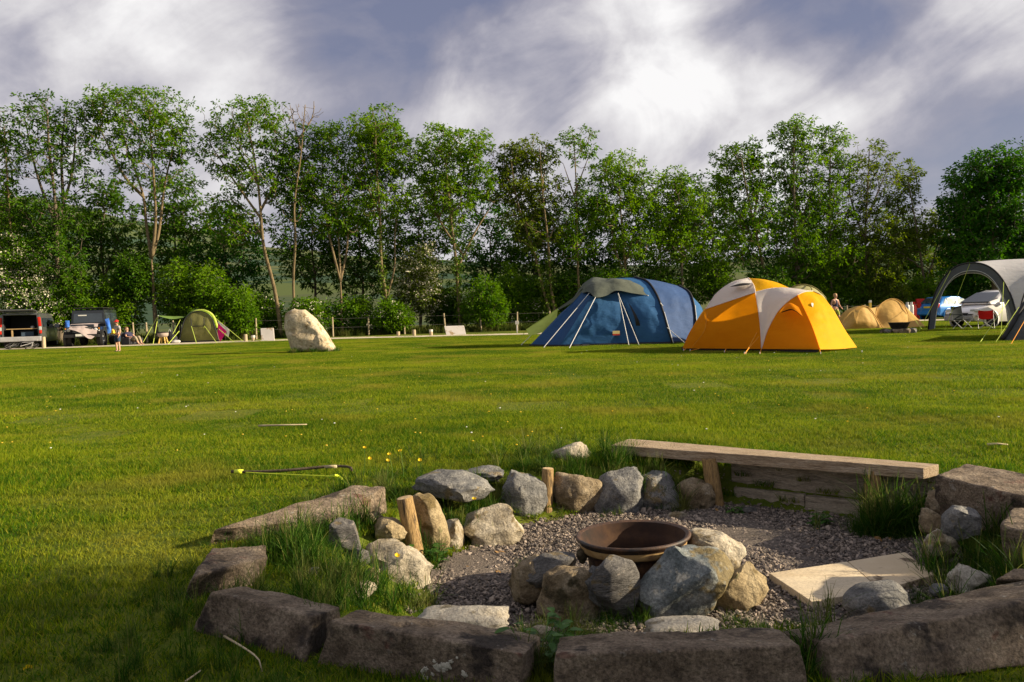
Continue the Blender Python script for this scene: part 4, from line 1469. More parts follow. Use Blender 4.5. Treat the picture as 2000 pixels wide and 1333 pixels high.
def tree(name, label, group, stems, blobs, Y=None, dY=0.0, r=.17, clus=420, leaf='leaf_mid', per=12, L=.26, W=.105, spread=.24,
         bark='bark_grey', ivy=0, blossom=0.0, seed=1, cat='tree', thick=1.0, rt=.013, crown_name='crown', trunk_name='trunk', bare=()):
    R = np.random.default_rng(seed)
    bx = stems[0][0][0]
    Y = (Y if Y else tree_depth(bx)) + dY
    g = PD(bx, 640, Y); base = Vector((g.x, g.y, 0))
    t = thing(name, base, label, cat, group)
    S3 = []
    for si, st in enumerate(stems):
        pts = []
        for k, (px, py) in enumerate(st):
            if si == 0 and k == 0:
                pts.append(base - Vector((0, 0, .1)))
            else:
                off = 0.0 if (si == 0 and k < 2) else R.normal(0, 0.25) + (0 if k == 0 else (si % 2 - .5) * 0.5 * k)
                q = PD(px, py, Y); q = PD(px, py, Y + (0 if k == 0 else off)); pts.append(q)
        if si > 0:      # start on the nearest earlier stem
            allp = [p for s in S3 for p in s]
            pts[0] = min(allp, key=lambda p: (p - pts[0]).length)
        ln = sum((a - b).length for a, b in zip(pts, pts[1:]))
        S3.append(crom(pts, max(4, int(ln / 0.45))))
    tb = MB()
    for si, st in enumerate(S3):
        n = len(st)
        r0 = (r if si == 0 else r * .62) * .8
        tb.tube(st, [r0 * (1.25 if (si == 0 and k == 0) else 1) * (1 - .72 * (k / (n - 1)) ** 1.1) * (1 + .08 * mnoise.noise(st[k] * 1.7)) for k in range(n)], 9)
    tb.build(trunk_name, MATS[bark], t, smooth=True)
    tot = sum(b[2] * b[3] * (b[4] if len(b) > 4 else 1) for b in blobs)
    pts, outw, nb = [], [], []
    for bi, b in enumerate(blobs):
        cx, cy, rx, ry = b[:4]
        wgt = b[4] if len(b) > 4 else 1
        k = max(6, int((1.1 if name == 'tall_tree' else 1.6) * clus * rx * ry * wgt / tot))
        c = np.array(PD(cx, cy, Y))
        RX, RZ = 1.08 * rx / FPX * Y, 1.02 * ry / FPX * Y
        RY = min(2.4, max(RX, .8)) * thick
        d = R.normal(0, 1, (k, 3)); d /= np.linalg.norm(d, axis=1, keepdims=True)
        rr = R.uniform(0, 1, (k, 1)) ** 0.42
        wob = 1 + 0.22 * np.sin(3 * np.arctan2(d[:, 2:3], d[:, 0:1]) + R.uniform(0, 6)) * (1 - np.abs(d[:, 1:2]))
        pts.append(c + d * rr * wob * np.array([RX, RY, RZ])); outw.append(d); nb.append(np.full(k, bi))
    pts = np.concatenate(pts); outw = np.concatenate(outw); nb = np.concatenate(nb)
    keep = pts[:, 2] > 0.15
    pts, outw, nb = pts[keep], outw[keep], nb[keep]
    A, par, ns, tips = grow_nodes(S3, pts, R)
    v, f = branch_mesh(A, par, ns, rt, r * .45)
    bl = np.array(base)
    o = link('branches', np_mesh('branches', v - bl, f, MATS[bark]), t)
    o['kind'] = 'stuff'
    isb = np.isin(nb, list(bare))
    C, O = pts[~isb], outw[~isb]
    fl = None
    if blossom:
        fl = R.uniform(0, 1, len(C)) < blossom
    if name == 'tall_tree':
        per, spread, L, W = 15, .19, .235, .10
    v, f = leaves_mesh(C, per, spread, L, W, R, O)
    LEAF_TOTAL[0] += len(f)
    o = link(crown_name, np_mesh(crown_name, v - bl, f, MATS[leaf]), t)
    o['kind'] = 'stuff'
    if blossom:
        v, f = leaves_mesh(C[fl] + O[fl] * .15, 12, .26, .10, .10, R, O[fl], 0)
        o = link('blossom', np_mesh('blossom', v - bl, f, MATS['blossom_white']), t)
        o['kind'] = 'stuff'
    if ivy:
        st = [p for s in S3[:2] for p in s][:ivy]
        C = np.array([np.array(p) + R.normal(0, .14, 3) for p in st for _ in range(9)])
        v, f = leaves_mesh(C, 7, .14, .15, .12, R, None, .5)
        o = link('ivy', np_mesh('ivy', v - bl, f, MATS['leaf_ivy']), t)
        o['kind'] = 'stuff'
    return t


GT = 'tall trees of the row behind the track'
tree('tall_tree', 'slim tall tree cut by the picture edge behind the hawthorn', GT, [[(24, 0), (23, 520), (16, 380), (8, 250)]], [(5, 265, 32, 65, .7), (0, 400, 45, 80), (20, 480, 40, 40)], clus=330, bark='bark_pale', r=.13, seed=1)
tree('tall_tree', 'open upright tree with many thin dark stems above the black off-road car', GT, [[(118, 0), (112, 530), (108, 400), (96, 290), (92, 215)], [(110, 440), (140, 340), (150, 230)], [(110, 450), (72, 340), (48, 230)], [(108, 400), (120, 300), (128, 215)]],
     [(98, 235, 74, 52, .7), (105, 310, 80, 60, .7), (110, 420, 60, 50), (120, 500, 48, 60), (140, 570, 40, 40)], clus=620, leaf='leaf_dark', r=.2, seed=2)
tree('tall_tree', 'tall tree with pale three-way forked trunk beside the olive tent', GT, [[(305, 0), (301, 590), (296, 505)], [(296, 505), (286, 440), (279, 380), (252, 300), (222, 215)], [(296, 505), (304, 430), (299, 330), (290, 215)], [(296, 505), (311, 450), (322, 360), (347, 255)], [(280, 385), (240, 340), (190, 240)]],
     [(262, 215, 92, 48), (195, 228, 36, 45), (335, 265, 45, 60), (262, 290, 85, 52, .75), (300, 350, 75, 40, .5)], clus=560, bark='bark_pale', r=.2, seed=3)
tree('tall_tree', 'broad tall tree with leaning pale trunk next to the leafless top', GT, [[(550, 0), (537, 570), (515, 480), (508, 400), (500, 330), (482, 230)], [(510, 420), (548, 330), (556, 255)], [(512, 430), (455, 350), (410, 280)], [(504, 360), (450, 270)]],
     [(482, 235, 74, 48), (435, 300, 48, 48, .8), (545, 285, 40, 58), (500, 345, 68, 48), (462, 440, 58, 40, 1.3), (440, 400, 40, 22)], clus=680, leaf='leaf_mid', bark='bark_pale', r=.17, seed=4)
tree('tall_tree', 'thin tree with leafless twiggy top', GT, [[(580, 0), (573, 560), (577, 470), (575, 400), (588, 300), (596, 205)], [(588, 305), (574, 240), (566, 205)], [(592, 280), (610, 230), (613, 198)]],
     [(590, 228, 36, 30), (600, 270, 34, 30, .6), (575, 380, 40, 60), (590, 330, 34, 40)], clus=330, leaf='leaf_dark', bark='bark_pale', r=.12, seed=5, bare=(0,))
tree('tall_tree', 'tree with pale trunk splitting into three stems behind the standing stone', GT, [[(668, 0), (667, 600), (665, 550)], [(665, 550), (650, 490), (638, 430), (630, 330), (632, 270)], [(665, 550), (662, 480), (655, 380)], [(665, 550), (677, 490), (681, 400), (668, 300)]],
     [(643, 285, 38, 48), (648, 370, 50, 45), (662, 430, 52, 32, 1.2)], clus=430, leaf='leaf_mid', bark='bark_pale', r=.16, seed=6)
tree('tall_tree', 'full round-topped tree with ivy on its slender twin trunk', GT, [[(758, 0), (755, 590), (745, 520), (742, 420), (735, 320), (733, 240)], [(755, 580), (771, 520), (772, 450), (790, 350)], [(742, 420), (700, 330)]],
     [(733, 248, 54, 38, 1.2), (762, 300, 54, 55, 1.2), (715, 325, 42, 52, 1.2), (745, 390, 58, 42, 1.1)], clus=760, leaf='leaf_bright', bark='bark_pale', r=.15, ivy=16, seed=7)
tree('tall_tree', 'ivy-clad spreading tree whose trunk forks wide above the tilted board', GT, [[(900, 0), (894, 560), (890, 505), (880, 420), (870, 310)], [(891, 515), (930, 450), (972, 385)], [(890, 500), (855, 420), (848, 320)], [(880, 420), (905, 320)]],
     [(880, 282, 70, 36, 1.1), (846, 335, 44, 48), (925, 340, 44, 55), (880, 385, 68, 45, .9)], clus=720, leaf='leaf_bright', bark='bark_pale', r=.17, ivy=30, seed=8)
tree('tall_tree', 'leaning tree with ivied stem beside the blue tent', GT, [[(1086, 0), (1062, 570), (1042, 490), (1012, 400), (997, 310)], [(1020, 420), (980, 350)]],
     [(1000, 310, 40, 34), (998, 365, 44, 40), (1015, 420, 40, 35, .7)], clus=360, leaf='leaf_olive', bark='bark_pale', r=.13, ivy=14, seed=9)
tree('tall_tree', 'upright narrow tree behind the peak of the blue tent', GT, [[(1090, 0), (1076, 560), (1070, 470), (1060, 380), (1054, 290)], [(1070, 470), (1095, 420)]],
     [(1054, 305, 32, 40), (1062, 385, 42, 45), (1050, 450, 50, 38)], clus=380, leaf='leaf_olive', bark='bark_pale', r=.13, ivy=12, seed=10)
tree('tall_tree', 'slender see-through tree standing above its neighbours over the blue tent', GT, [[(1134, 0), (1130, 560), (1127, 470), (1126, 380), (1121, 270)], [(1129, 490), (1158, 410)], [(1126, 400), (1100, 320)], [(1126, 380), (1152, 300)]],
     [(1124, 285, 44, 40, .6), (1145, 390, 36, 44), (1108, 430, 40, 44), (1130, 480, 40, 30)], clus=340, leaf='leaf_mid', bark='bark_pale', r=.12, seed=11)
tree('tall_tree', 'dense bright tree with several stems above the ridge of the blue tent', GT, [[(1224, 0), (1222, 540), (1215, 450), (1208, 350)], [(1222, 520), (1240, 450), (1252, 370)], [(1222, 540), (1200, 480), (1188, 400)]],
     [(1205, 335, 50, 38, 1.2), (1252, 375, 42, 44, 1.2), (1200, 410, 58, 46, 1.2), (1240, 470, 58, 45)], clus=700, leaf='leaf_bright', bark='bark_pale', r=.14, seed=12)
tree('tall_tree', 'lower round tree in the dip of the treetops', GT, [[(1335, 0), (1332, 540), (1330, 450), (1325, 380)], [(1332, 500), (1300, 430)], [(1332, 500), (1360, 430)]],
     [(1322, 362, 38, 34, 1.2), (1350, 405, 46, 44, 1.2), (1300, 430, 46, 46, 1.2), (1345, 470, 60, 44)], clus=660, leaf='leaf_bright', r=.14, seed=13)
tree('tall_tree', 'tree with knobbly clustered top over the yellow tent', GT, [[(1500, 0), (1493, 540), (1480, 470), (1460, 380), (1446, 300)], [(1482, 480), (1430, 400), (1418, 330)], [(1470, 420), (1490, 330)]],
     [(1445, 305, 46, 34, 1.1), (1422, 350, 34, 44), (1480, 350, 34, 50), (1455, 405, 60, 46), (1450, 465, 60, 42)], clus=680, leaf='leaf_mid', bark='bark_pale', r=.16, seed=14)
tree('tall_tree', 'tallest leafy tree over the yellow tent', GT, [[(1560, 0), (1556, 520), (1552, 420), (1550, 320), (1552, 250)], [(1555, 460), (1590, 360)], [(1553, 420), (1525, 320)]],
     [(1552, 265, 42, 38, 1.2), (1550, 325, 48, 48, 1.1), (1580, 380, 45, 50), (1550, 430, 55, 50), (1570, 500, 55, 45)], clus=760, leaf='leaf_mid', r=.17, seed=15)
tree('tall_tree', 'tall tree just beside the tallest one, above the walking woman', GT, [[(1625, 0), (1622, 520), (1620, 420), (1622, 290)], [(1620, 420), (1645, 320)]],
     [(1622, 280, 36, 36), (1630, 340, 38, 50, .8), (1615, 420, 45, 50), (1630, 500, 50, 50)], clus=520, leaf='leaf_mid', r=.15, seed=16)
tree('tall_tree', 'sparse brownish tree with fine ascending branches', GT, [[(1690, 0), (1692, 560), (1690, 460), (1695, 360), (1698, 290)], [(1690, 470), (1660, 380), (1662, 310)], [(1692, 440), (1725, 350), (1738, 320)], [(1690, 500), (1720, 450)]],
     [(1698, 310, 42, 40, .6), (1728, 365, 42, 46, .6), (1672, 375, 36, 50, .6), (1700, 450, 62, 46, 1.2), (1690, 520, 62, 45, 1.2)], clus=640, leaf='leaf_olive', r=.15, seed=17)
tree('tall_tree', 'small wispy tree leaning towards the gap before the dark oak', GT, [[(1812, 0), (1806, 560), (1795, 480), (1782, 400), (1772, 345)], [(1806, 560), (1828, 490), (1835, 430)], [(1795, 480), (1760, 410)]],
     [(1775, 342, 30, 28, .6), (1765, 395, 34, 40, .8), (1790, 450, 40, 34), (1760, 480, 40, 40)], clus=360, leaf='leaf_olive', r=.13, seed=18)
tree('oak_tree', 'dense deep green tree behind the grey shelter', 'broad dense trees', [[(1945, 0), (1940, 500), (1935, 420), (1930, 350)], [(1940, 480), (1885, 420)], [(1940, 470), (1990, 400)]],
     [(1925, 335, 62, 42, 1.2), (1985, 330, 55, 46, 1.2), (1895, 400, 62, 55, 1.2), (1965, 415, 85, 75, 1.2), (1872, 462, 46, 50, 1), (1930, 505, 90, 48, 1), (2030, 480, 60, 90, 1)], Y=57, clus=1700, leaf='leaf_deep', r=.3, seed=19, L=.27, W=.13, per=13, spread=.28)

GB = 'darker trees of the second row'
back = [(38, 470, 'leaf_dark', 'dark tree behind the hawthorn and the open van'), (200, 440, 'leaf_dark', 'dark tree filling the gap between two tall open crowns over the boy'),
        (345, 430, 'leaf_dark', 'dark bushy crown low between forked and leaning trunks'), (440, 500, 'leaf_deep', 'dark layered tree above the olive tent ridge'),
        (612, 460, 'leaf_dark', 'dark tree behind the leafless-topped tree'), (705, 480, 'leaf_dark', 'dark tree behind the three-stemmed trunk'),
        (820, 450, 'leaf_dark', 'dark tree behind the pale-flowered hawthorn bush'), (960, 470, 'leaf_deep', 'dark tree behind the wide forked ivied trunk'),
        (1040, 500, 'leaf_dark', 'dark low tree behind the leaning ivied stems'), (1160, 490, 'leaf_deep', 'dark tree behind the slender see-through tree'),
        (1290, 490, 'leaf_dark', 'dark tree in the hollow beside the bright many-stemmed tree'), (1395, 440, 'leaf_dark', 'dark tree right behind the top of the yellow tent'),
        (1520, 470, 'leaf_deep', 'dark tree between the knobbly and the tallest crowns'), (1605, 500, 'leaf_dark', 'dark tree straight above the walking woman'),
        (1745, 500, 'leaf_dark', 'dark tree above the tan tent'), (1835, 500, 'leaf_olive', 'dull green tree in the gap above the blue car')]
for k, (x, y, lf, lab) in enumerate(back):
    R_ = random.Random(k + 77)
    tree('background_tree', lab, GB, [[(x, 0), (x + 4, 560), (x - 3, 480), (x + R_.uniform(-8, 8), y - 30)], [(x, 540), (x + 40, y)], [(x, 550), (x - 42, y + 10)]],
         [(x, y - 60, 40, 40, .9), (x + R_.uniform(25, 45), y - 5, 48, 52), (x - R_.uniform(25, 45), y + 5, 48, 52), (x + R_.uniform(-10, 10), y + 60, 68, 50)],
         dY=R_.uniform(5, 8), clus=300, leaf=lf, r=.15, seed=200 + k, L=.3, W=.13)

GS = 'shrubs of the hedge behind the track'
shrubs = [(38, 545, 52, 80, 'leaf_mid', .75, 'hawthorn covered in cream blossom behind the open van'), (92, 600, 36, 34, 'leaf_mid', .35, 'flecked hawthorn shrub between the van and the black car'),
          (150, 585, 46, 52, 'leaf_mid', .0, 'green shrub directly behind the black off-road car'), (232, 590, 44, 58, 'leaf_bright', .0, 'bright green shrub behind the boy'),
          (262, 540, 40, 45, 'leaf_dark', .0, 'dark shrub over the seated camper'), (350, 570, 46, 62, 'leaf_bright', .0, 'bright shrub over the olive tent'),
          (408, 575, 46, 58, 'leaf_bright', .0, 'bright leafy shrub over the pink flag'), (462, 605, 44, 45, 'leaf_mid', .0, 'shrub behind the guy lines of the olive tent'),
          (512, 612, 38, 36, 'leaf_mid', .08, 'low shrub behind the upright pale board'), (606, 615, 46, 32, 'leaf_mid', .1, 'low shrub peeping out beside the standing stone'),
          (690, 612, 42, 34, 'leaf_mid', .08, 'low shrub at the foot of the three-stemmed trunk'), (765, 618, 40, 28, 'leaf_mid', .05, 'low shrub at the foot of the twin trunk'),
          (818, 548, 46, 72, 'leaf_olive', .55, 'straggly hawthorn with pale blossom in the middle of the row'), (872, 600, 36, 40, 'leaf_dark', .0, 'dark shrub beside the ivied trunk'),
          (945, 590, 46, 48, 'leaf_mid', .0, 'shrub above the second pale board'), (995, 575, 40, 56, 'leaf_bright', .0, 'bright shrub behind the white marker post'),
          (1045, 588, 40, 50, 'leaf_mid', .04, 'shrub behind the lime sheet'), (1110, 575, 44, 48, 'leaf_dark', .0, 'dark shrub behind the grey cover of the blue tent'),
          (1190, 565, 48, 46, 'leaf_mid', .0, 'shrub showing just above the blue tent ridge'), (1290, 560, 52, 44, 'leaf_dark', .0, 'dark shrub behind the back end of the blue tent'),
          (1385, 545, 48, 50, 'leaf_mid', .0, 'shrub in the gap between the blue and yellow tents'), (1500, 560, 56, 40, 'leaf_dark', .0, 'dark shrub behind the yellow roof'),
          (1580, 545, 52, 52, 'leaf_bright', .0, 'bright shrub above the pale green tent'), (1655, 555, 52, 48, 'leaf_mid', .0, 'shrub behind the walking woman'),
          (1728, 565, 48, 42, 'leaf_olive', .0, 'yellowish shrub behind the tan tent'), (1800, 575, 38, 34, 'leaf_mid', .0, 'small shrub behind the blue car tail'),
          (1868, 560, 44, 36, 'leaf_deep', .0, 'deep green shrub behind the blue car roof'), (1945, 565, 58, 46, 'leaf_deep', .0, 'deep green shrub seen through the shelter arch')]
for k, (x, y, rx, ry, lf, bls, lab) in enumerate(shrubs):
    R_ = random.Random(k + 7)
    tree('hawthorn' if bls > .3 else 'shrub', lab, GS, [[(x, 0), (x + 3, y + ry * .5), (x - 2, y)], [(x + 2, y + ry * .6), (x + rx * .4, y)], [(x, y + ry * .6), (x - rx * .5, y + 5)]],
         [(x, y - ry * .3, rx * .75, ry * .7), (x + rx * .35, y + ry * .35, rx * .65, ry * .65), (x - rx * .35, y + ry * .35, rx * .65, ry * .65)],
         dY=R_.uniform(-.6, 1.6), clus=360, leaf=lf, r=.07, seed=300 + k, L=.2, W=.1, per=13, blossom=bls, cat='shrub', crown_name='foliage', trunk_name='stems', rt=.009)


def build_undergrowth():
    B = blade_mat('weed_blade', (0.03, 0.06, 0.008), (0.11, 0.13, 0.02), (0.20, 0.16, 0.05), ps=.6)
    ms = [blades_mesh('rank_grass', 110, .9, .25, .7, .012, .4, B, 3, droop=.2, seed=70 + k) for k in range(4)]
    c = source_coll('rank_grass', ms)
    R = np.random.default_rng(31)
    pts = []
    for k in range(900):
        px = R.uniform(-40, 2040)
        Y = tree_depth(px) - R.uniform(-2.5, .9)
        p = PD(px, 640, Y)
        pts.append((p.x, p.y, 0))
    n = len(pts)
    scatter('undergrowth', c, pts, R.uniform(0, 6.28, n), R.uniform(.5, 1.2, n), R.integers(0, 4, n), 'rank grass and weeds along the foot of the hedge', 'undergrowth')


build_undergrowth()
print('leaf triangles', LEAF_TOTAL[0])

# unseen tree added out of view to throw shade over the front of the pit and the near lawn
def build_added_shade_tree():
    R = np.random.default_rng(99)
    base = Vector((14.5, .55, 0))
    t = thing('added_shade_tree', base, 'unseen leafy tree added beside the viewer to shade the near lawn', 'tree')
    st = crom([base, base + Vector((.1, 0, 2)), base + Vector((0, .1, 4)), base + Vector((-.1, 0, 6.2))], 16)
    MB().tube(st, [.16 * (1 - .7 * k / 15) for k in range(16)], 9).build('trunk', MATS['bark_grey'], t, smooth=True)
    d = R.normal(0, 1, (640, 3)); d /= np.linalg.norm(d, axis=1, keepdims=True)
    pts = np.array([14.5, .55, 6.1]) + d * (R.uniform(0, 1, (640, 1)) ** .45) * np.array([1.9, 1.95, 2.4])
    A, par, ns, tips = grow_nodes([st], pts, R)
    v, f = branch_mesh(A, par, ns, .012, .06)
    link('branches', np_mesh('branches', v - np.array(base), f, MATS['bark_grey']), t)['kind'] = 'stuff'
    v, f = leaves_mesh(pts, 17, .24, .17, .10, R, d)
    link('crown', np_mesh('crown', v - np.array(base), f, MATS['leaf_mid']), t)['kind'] = 'stuff'


build_added_shade_tree()

# ================================================================== tents
def cloth(name, c, c2=None, transl=0.3, rough=0.6, bump=0.85, bs=3.2):
    return M(name, c, c2 or tuple(x * .88 for x in c), scale=1.6, detail=4, rough=rough, bump=bump, bscale=bs, transl=transl, spec=0.08, stretch=(1, 1, 2.2), bdist=0.03)


cloth('nylon_yellow_shaded', (0.84, 0.31, 0.004), (0.80, 0.28, 0.003), transl=.5)  # shaded copy of the yellow tent fabric, shade painted in as deeper orange
cloth('nylon_yellow_sunlit', (0.86, 0.46, 0.005), (0.83, 0.42, 0.004), transl=.4)  # sunlit copy of the same fabric, sunlight painted in as brighter yellow
cloth('nylon_orange_lined', (0.80, 0.36, 0.006), transl=.06)
cloth('nylon_white', (0.88, 0.83, 0.79), (0.85, 0.80, 0.76), transl=.45)
cloth('nylon_blue', (0.040, 0.125, 0.285), (0.032, 0.105, 0.245), transl=.22, rough=.6)
cloth('nylon_navy', (0.028, 0.08, 0.20), transl=.15, rough=.6)
cloth('nylon_blue_sunlit', (0.055, 0.105, 0.245), (0.047, 0.09, 0.21), transl=.25, rough=.6)  # the blue tent's fabric with sunlight painted in as a lilac tint
cloth('tarp_grey', (0.105, 0.118, 0.095), (0.08, 0.09, 0.073), transl=.1)
cloth('nylon_lime', (0.72, 0.82, 0.20), transl=.5)
cloth('nylon_olive', (0.23, 0.22, 0.085), (0.20, 0.195, 0.07), transl=.3)
cloth('nylon_leaf', (0.20, 0.32, 0.08), transl=.3)
cloth('nylon_tan', (0.62, 0.40, 0.13), (0.56, 0.35, 0.11), transl=.3)
cloth('nylon_sage', (0.42, 0.40, 0.20), transl=.3)
cloth('nylon_grey', (0.66, 0.65, 0.67), transl=.35)
cloth('nylon_char', (0.018, 0.024, 0.028), transl=.0, rough=.85)
cloth('nylon_slate', (0.10, 0.11, 0.125), transl=.15)
cloth('cloth_pink', (0.62, 0.02, 0.20), transl=.3)
cloth('cloth_white', (0.70, 0.68, 0.66), transl=.3)
cloth('cloth_blue', (0.05, 0.16, 0.62), (0.08, 0.24, 0.66), transl=.15)
cloth('cloth_dusty', (0.46, 0.38, 0.36), (0.40, 0.33, 0.32), transl=.1)
M('black_trim', (0.012, 0.013, 0.016), (0.02, 0.02, 0.025), rough=.6)
M('pole_pale', (0.55, 0.56, 0.55), (0.45, 0.46, 0.46), rough=.4)
M('line_white', (0.62, 0.62, 0.60), (0.7, 0.7, 0.68), rough=.8)
M('line_orange', (0.75, 0.30, 0.02), rough=.8)
M('line_lime', (0.50, 0.62, 0.10), rough=.8)
M('mesh_dark', (0.05, 0.05, 0.055), rough=.9)


def panel(name, mat, parent, bottom, top, left=None, right=None, nu=20, nv=20, bulge=0.0, wr=0.012, seed=0.0):
    """Coons patch between four boundary curves given as control points"""
    B, T = crom(bottom, nu) if len(bottom) > 1 else [Vector(bottom[0])] * nu, crom(top, nu) if len(top) > 1 else [Vector(top[0])] * nu
    Lc = crom(left, nv) if left else [B[0].lerp(T[0], k / (nv - 1)) for k in range(nv)]
    Rc = crom(right, nv) if right else [B[-1].lerp(T[-1], k / (nv - 1)) for k in range(nv)]
    n0 = (B[-1] - B[0] + T[-1] - T[0]).cross(Lc[-1] - Lc[0] + Rc[-1] - Rc[0])
    n0 = n0.normalized() if n0.length > 1e-6 else Vector((0, -1, 0))
    if n0.y > 0 and abs(n0.z) < .9: n0 = -n0
    G = []
    for j in range(nv):
        v = j / (nv - 1); row = []
        for i in range(nu):
            u = i / (nu - 1)
            p = B[i] * (1 - v) + T[i] * v + Lc[j] * (1 - u) + Rc[j] * u \
                - (B[0] * (1 - u) * (1 - v) + B[-1] * u * (1 - v) + T[0] * (1 - u) * v + T[-1] * u * v)
            e = math.sin(math.pi * u) * math.sin(math.pi * v)
            p = p + n0 * (bulge * e + wr * (e ** .5) * (fbm(p + Vector((seed, 0, 0)), 2.2, 3) + .45 * abs(fbm(Vector((u * 3.0 + v * 5.5 + seed, v * 1.2, seed)), 1.6, 3))))
            row.append(p)
        G.append(row)
    return MB().grid(G).build(name, MATS[mat], parent, smooth=True)


def loft(name, mat, parent, a, b, n=40, m=10, bulge=0.0, rise=0.0):
    A, B = crom(a, n), crom(b, n)
    G = []
    for j in range(m):
        v = j / (m - 1)
        G.append([A[i].lerp(B[i], v) + Vector((0, bulge * math.sin(math.pi * v), rise * math.sin(math.pi * v) * min(1.0, 6 * i / n, 6 * (n - 1 - i) / n))) for i in range(n)])
    return MB().grid(G).build(name, MATS[mat], parent, smooth=True)


def seam(name, mat, parent, pts, r=.012, n=24):
    return MB().tube(crom(pts, n), r, 6).build(name, MATS[mat], parent, smooth=True)


def guy(parent, mat, a, b, r=.011, peg=True):
    MB().tube([a, b], r, 5).build('guy_line', MATS[mat], parent)
    if peg:
        d = (Vector(b) - Vector(a)).normalized()
        MB().tube([Vector(b) + Vector((-d.x * .05, -d.y * .05, .05)), Vector(b) - Vector((0, 0, .08))], .012, 5).build('peg', MATS['pole_pale'], parent)


def build_yellow_tent():
    L, F, G_, Rr = PD(1333, 681, 22.0), PD(1487, 682, 20.5), PD(1601, 683, 18.95), PD(1674, 683, 20.3)
    Lm, Fm, Gm = PD(1366, 681, 21.6), PD(1545, 682.5, 19.7), PD(1640, 683, 19.6)
    for q in (L, F, G_, Rr, Lm, Fm, Gm): q.z = max(q.z, .06) if q is not Rr else .05
    t = thing('dome_tent', P(1490, 685, 0), 'large yellow and white dome tent with side porch', 'tent', 'tents on the campsite')
    H1, H2, A = PD(1475, 571, 21.2), PD(1378, 604, 22.0), PD(1462, 543.5, 22.2)
    K, T, S = PD(1545, 564, 21.4), PD(1587, 569, 20.75), PD(1557, 577, 20.35)
    e_LH2 = [L, PD(1348, 647, 22.0), H2]
    e_FH1 = [F, PD(1484, 630, 20.75), H1]
    e_H2H1 = [H2, PD(1425, 588, 21.5), H1]
    e_H2A = [H2, PD(1400, 573, 22.1), PD(1430, 552, 22.15), A]
    e_H1A = [H1, PD(1471, 556, 21.65), A]
    e_H1K = [H1, PD(1510, 563.5, 21.25), K]
    e_KA = [K, PD(1510, 550, 21.9), A]
    arch1 = [F, PD(1499, 645, 20.5), PD(1518, 610, 20.45), PD(1540, 588, 20.4), S]
    archT = [S, PD(1572, 570.5, 20.5), T]
    side = [Rr, PD(1650, 646, 20.3), PD(1627, 606, 20.45), PD(1608, 580, 20.65), T]
    ridge = [G_, PD(1583, 632, 19.6), S]
    panel('wall_panel', 'nylon_yellow_shaded', t, [L, Lm, F], e_H2H1, e_LH2, e_FH1, bulge=.10, nu=28, nv=24, wr=.02)
    panel('roof_panel', 'nylon_white', t, e_H2H1, [A], e_H2A, e_H1A, bulge=.05)
    panel('roof_panel', 'nylon_yellow_sunlit', t, e_H1K, [A], e_H1A, e_KA, bulge=.04, seed=3)
    panel('gusset_panel', 'nylon_white', t, [F], [H1, PD(1520, 562, 21.05), PD(1555, 564, 20.9), T], e_FH1, arch1 + archT[1:], bulge=-.06, wr=.02, nu=28, nv=28, seed=5)
    panel('porch_panel', 'nylon_yellow_shaded', t, [F, Fm, G_], [S], arch1, ridge, bulge=-.05, wr=.03, nu=26, nv=26, seed=6)
    panel('porch_panel', 'nylon_yellow_sunlit', t, [G_, Gm, Rr], archT, ridge, side, bulge=.03, wr=.03, nu=26, nv=26, seed=8)
    sil = [L, PD(1348, 647, 22.0), H2, PD(1400, 573, 22.1), PD(1430, 552, 22.15), A, PD(1510, 550, 21.9), K, T, PD(1608, 580, 20.65), PD(1627, 606, 20.45), PD(1650, 646, 20.3), Rr]
    bk = [L, PD(1350, 672, 22.6), PD(1372, 670, 23.6), PD(1400, 667, 24.2), PD(1440, 664, 24.4), PD(1480, 663, 24.3), PD(1520, 663, 23.9), PD(1555, 664, 23.2), PD(1590, 666, 22.8), PD(1615, 668, 22.3), PD(1635, 672, 21.6), PD(1655, 678, 20.9), Rr]
    for q in bk[1:-1]: q.z = .06
    loft('back_panel', 'nylon_orange_lined', t, sil, bk, 60, 12, rise=.35)
    for pts in (e_FH1 + e_H1A[1:], arch1 + archT[1:], e_H2H1, e_H1K, e_H2A):
        seam('seam', 'nylon_white', t, [q + Vector((0, -.012, .004)) for q in pts], .010, 40)
    seam('seam', 'nylon_yellow_shaded', t, [q + Vector((0, -.015, 0)) for q in ridge], .010)
    seam('seam', 'line_orange', t, [q + Vector((0, -.1, .01)) for q in [PD(1380, 612, 21.85), PD(1373, 648, 21.6), PD(1350, 679, 21.75)]], .007)
    # vent under the white roof, lifted door flap, pale badge
    panel('vent', 'mesh_dark', t, [PD(1424, 561, 21.5), PD(1445, 559, 21.45), PD(1464, 557, 21.4)], [PD(1424, 561, 21.5), PD(1446, 552.5, 21.65), PD(1467, 551.5, 21.6)], wr=0, nu=10, nv=6)
    panel('vent_hood', 'nylon_white', t, [PD(1420, 562, 21.45), PD(1446, 554, 21.4), PD(1468, 553.5, 21.35)], [PD(1420, 562, 21.45), PD(1446, 549.5, 21.75), PD(1468, 548, 21.8)], wr=0, nu=10, nv=6)
    panel('door_opening', 'nylon_char', t, [PD(1527, 611, 20.12), PD(1548, 606.5, 20.0), PD(1566, 617.5, 19.8)], [PD(1525, 610, 20.14), PD(1545, 602, 20.02), PD(1566, 616, 19.82)], wr=0, nu=12, nv=6)
    panel('door_flap', 'nylon_yellow_shaded', t, [PD(1521, 612, 20.1), PD(1546, 604, 19.92), PD(1568, 618, 19.74)], [PD(1530, 600, 20.25), PD(1543, 592, 20.2), PD(1560, 600, 20.0)], bulge=.04, wr=.02, nu=14, nv=8)
    c = PD(1588.5, 597, 20.12)
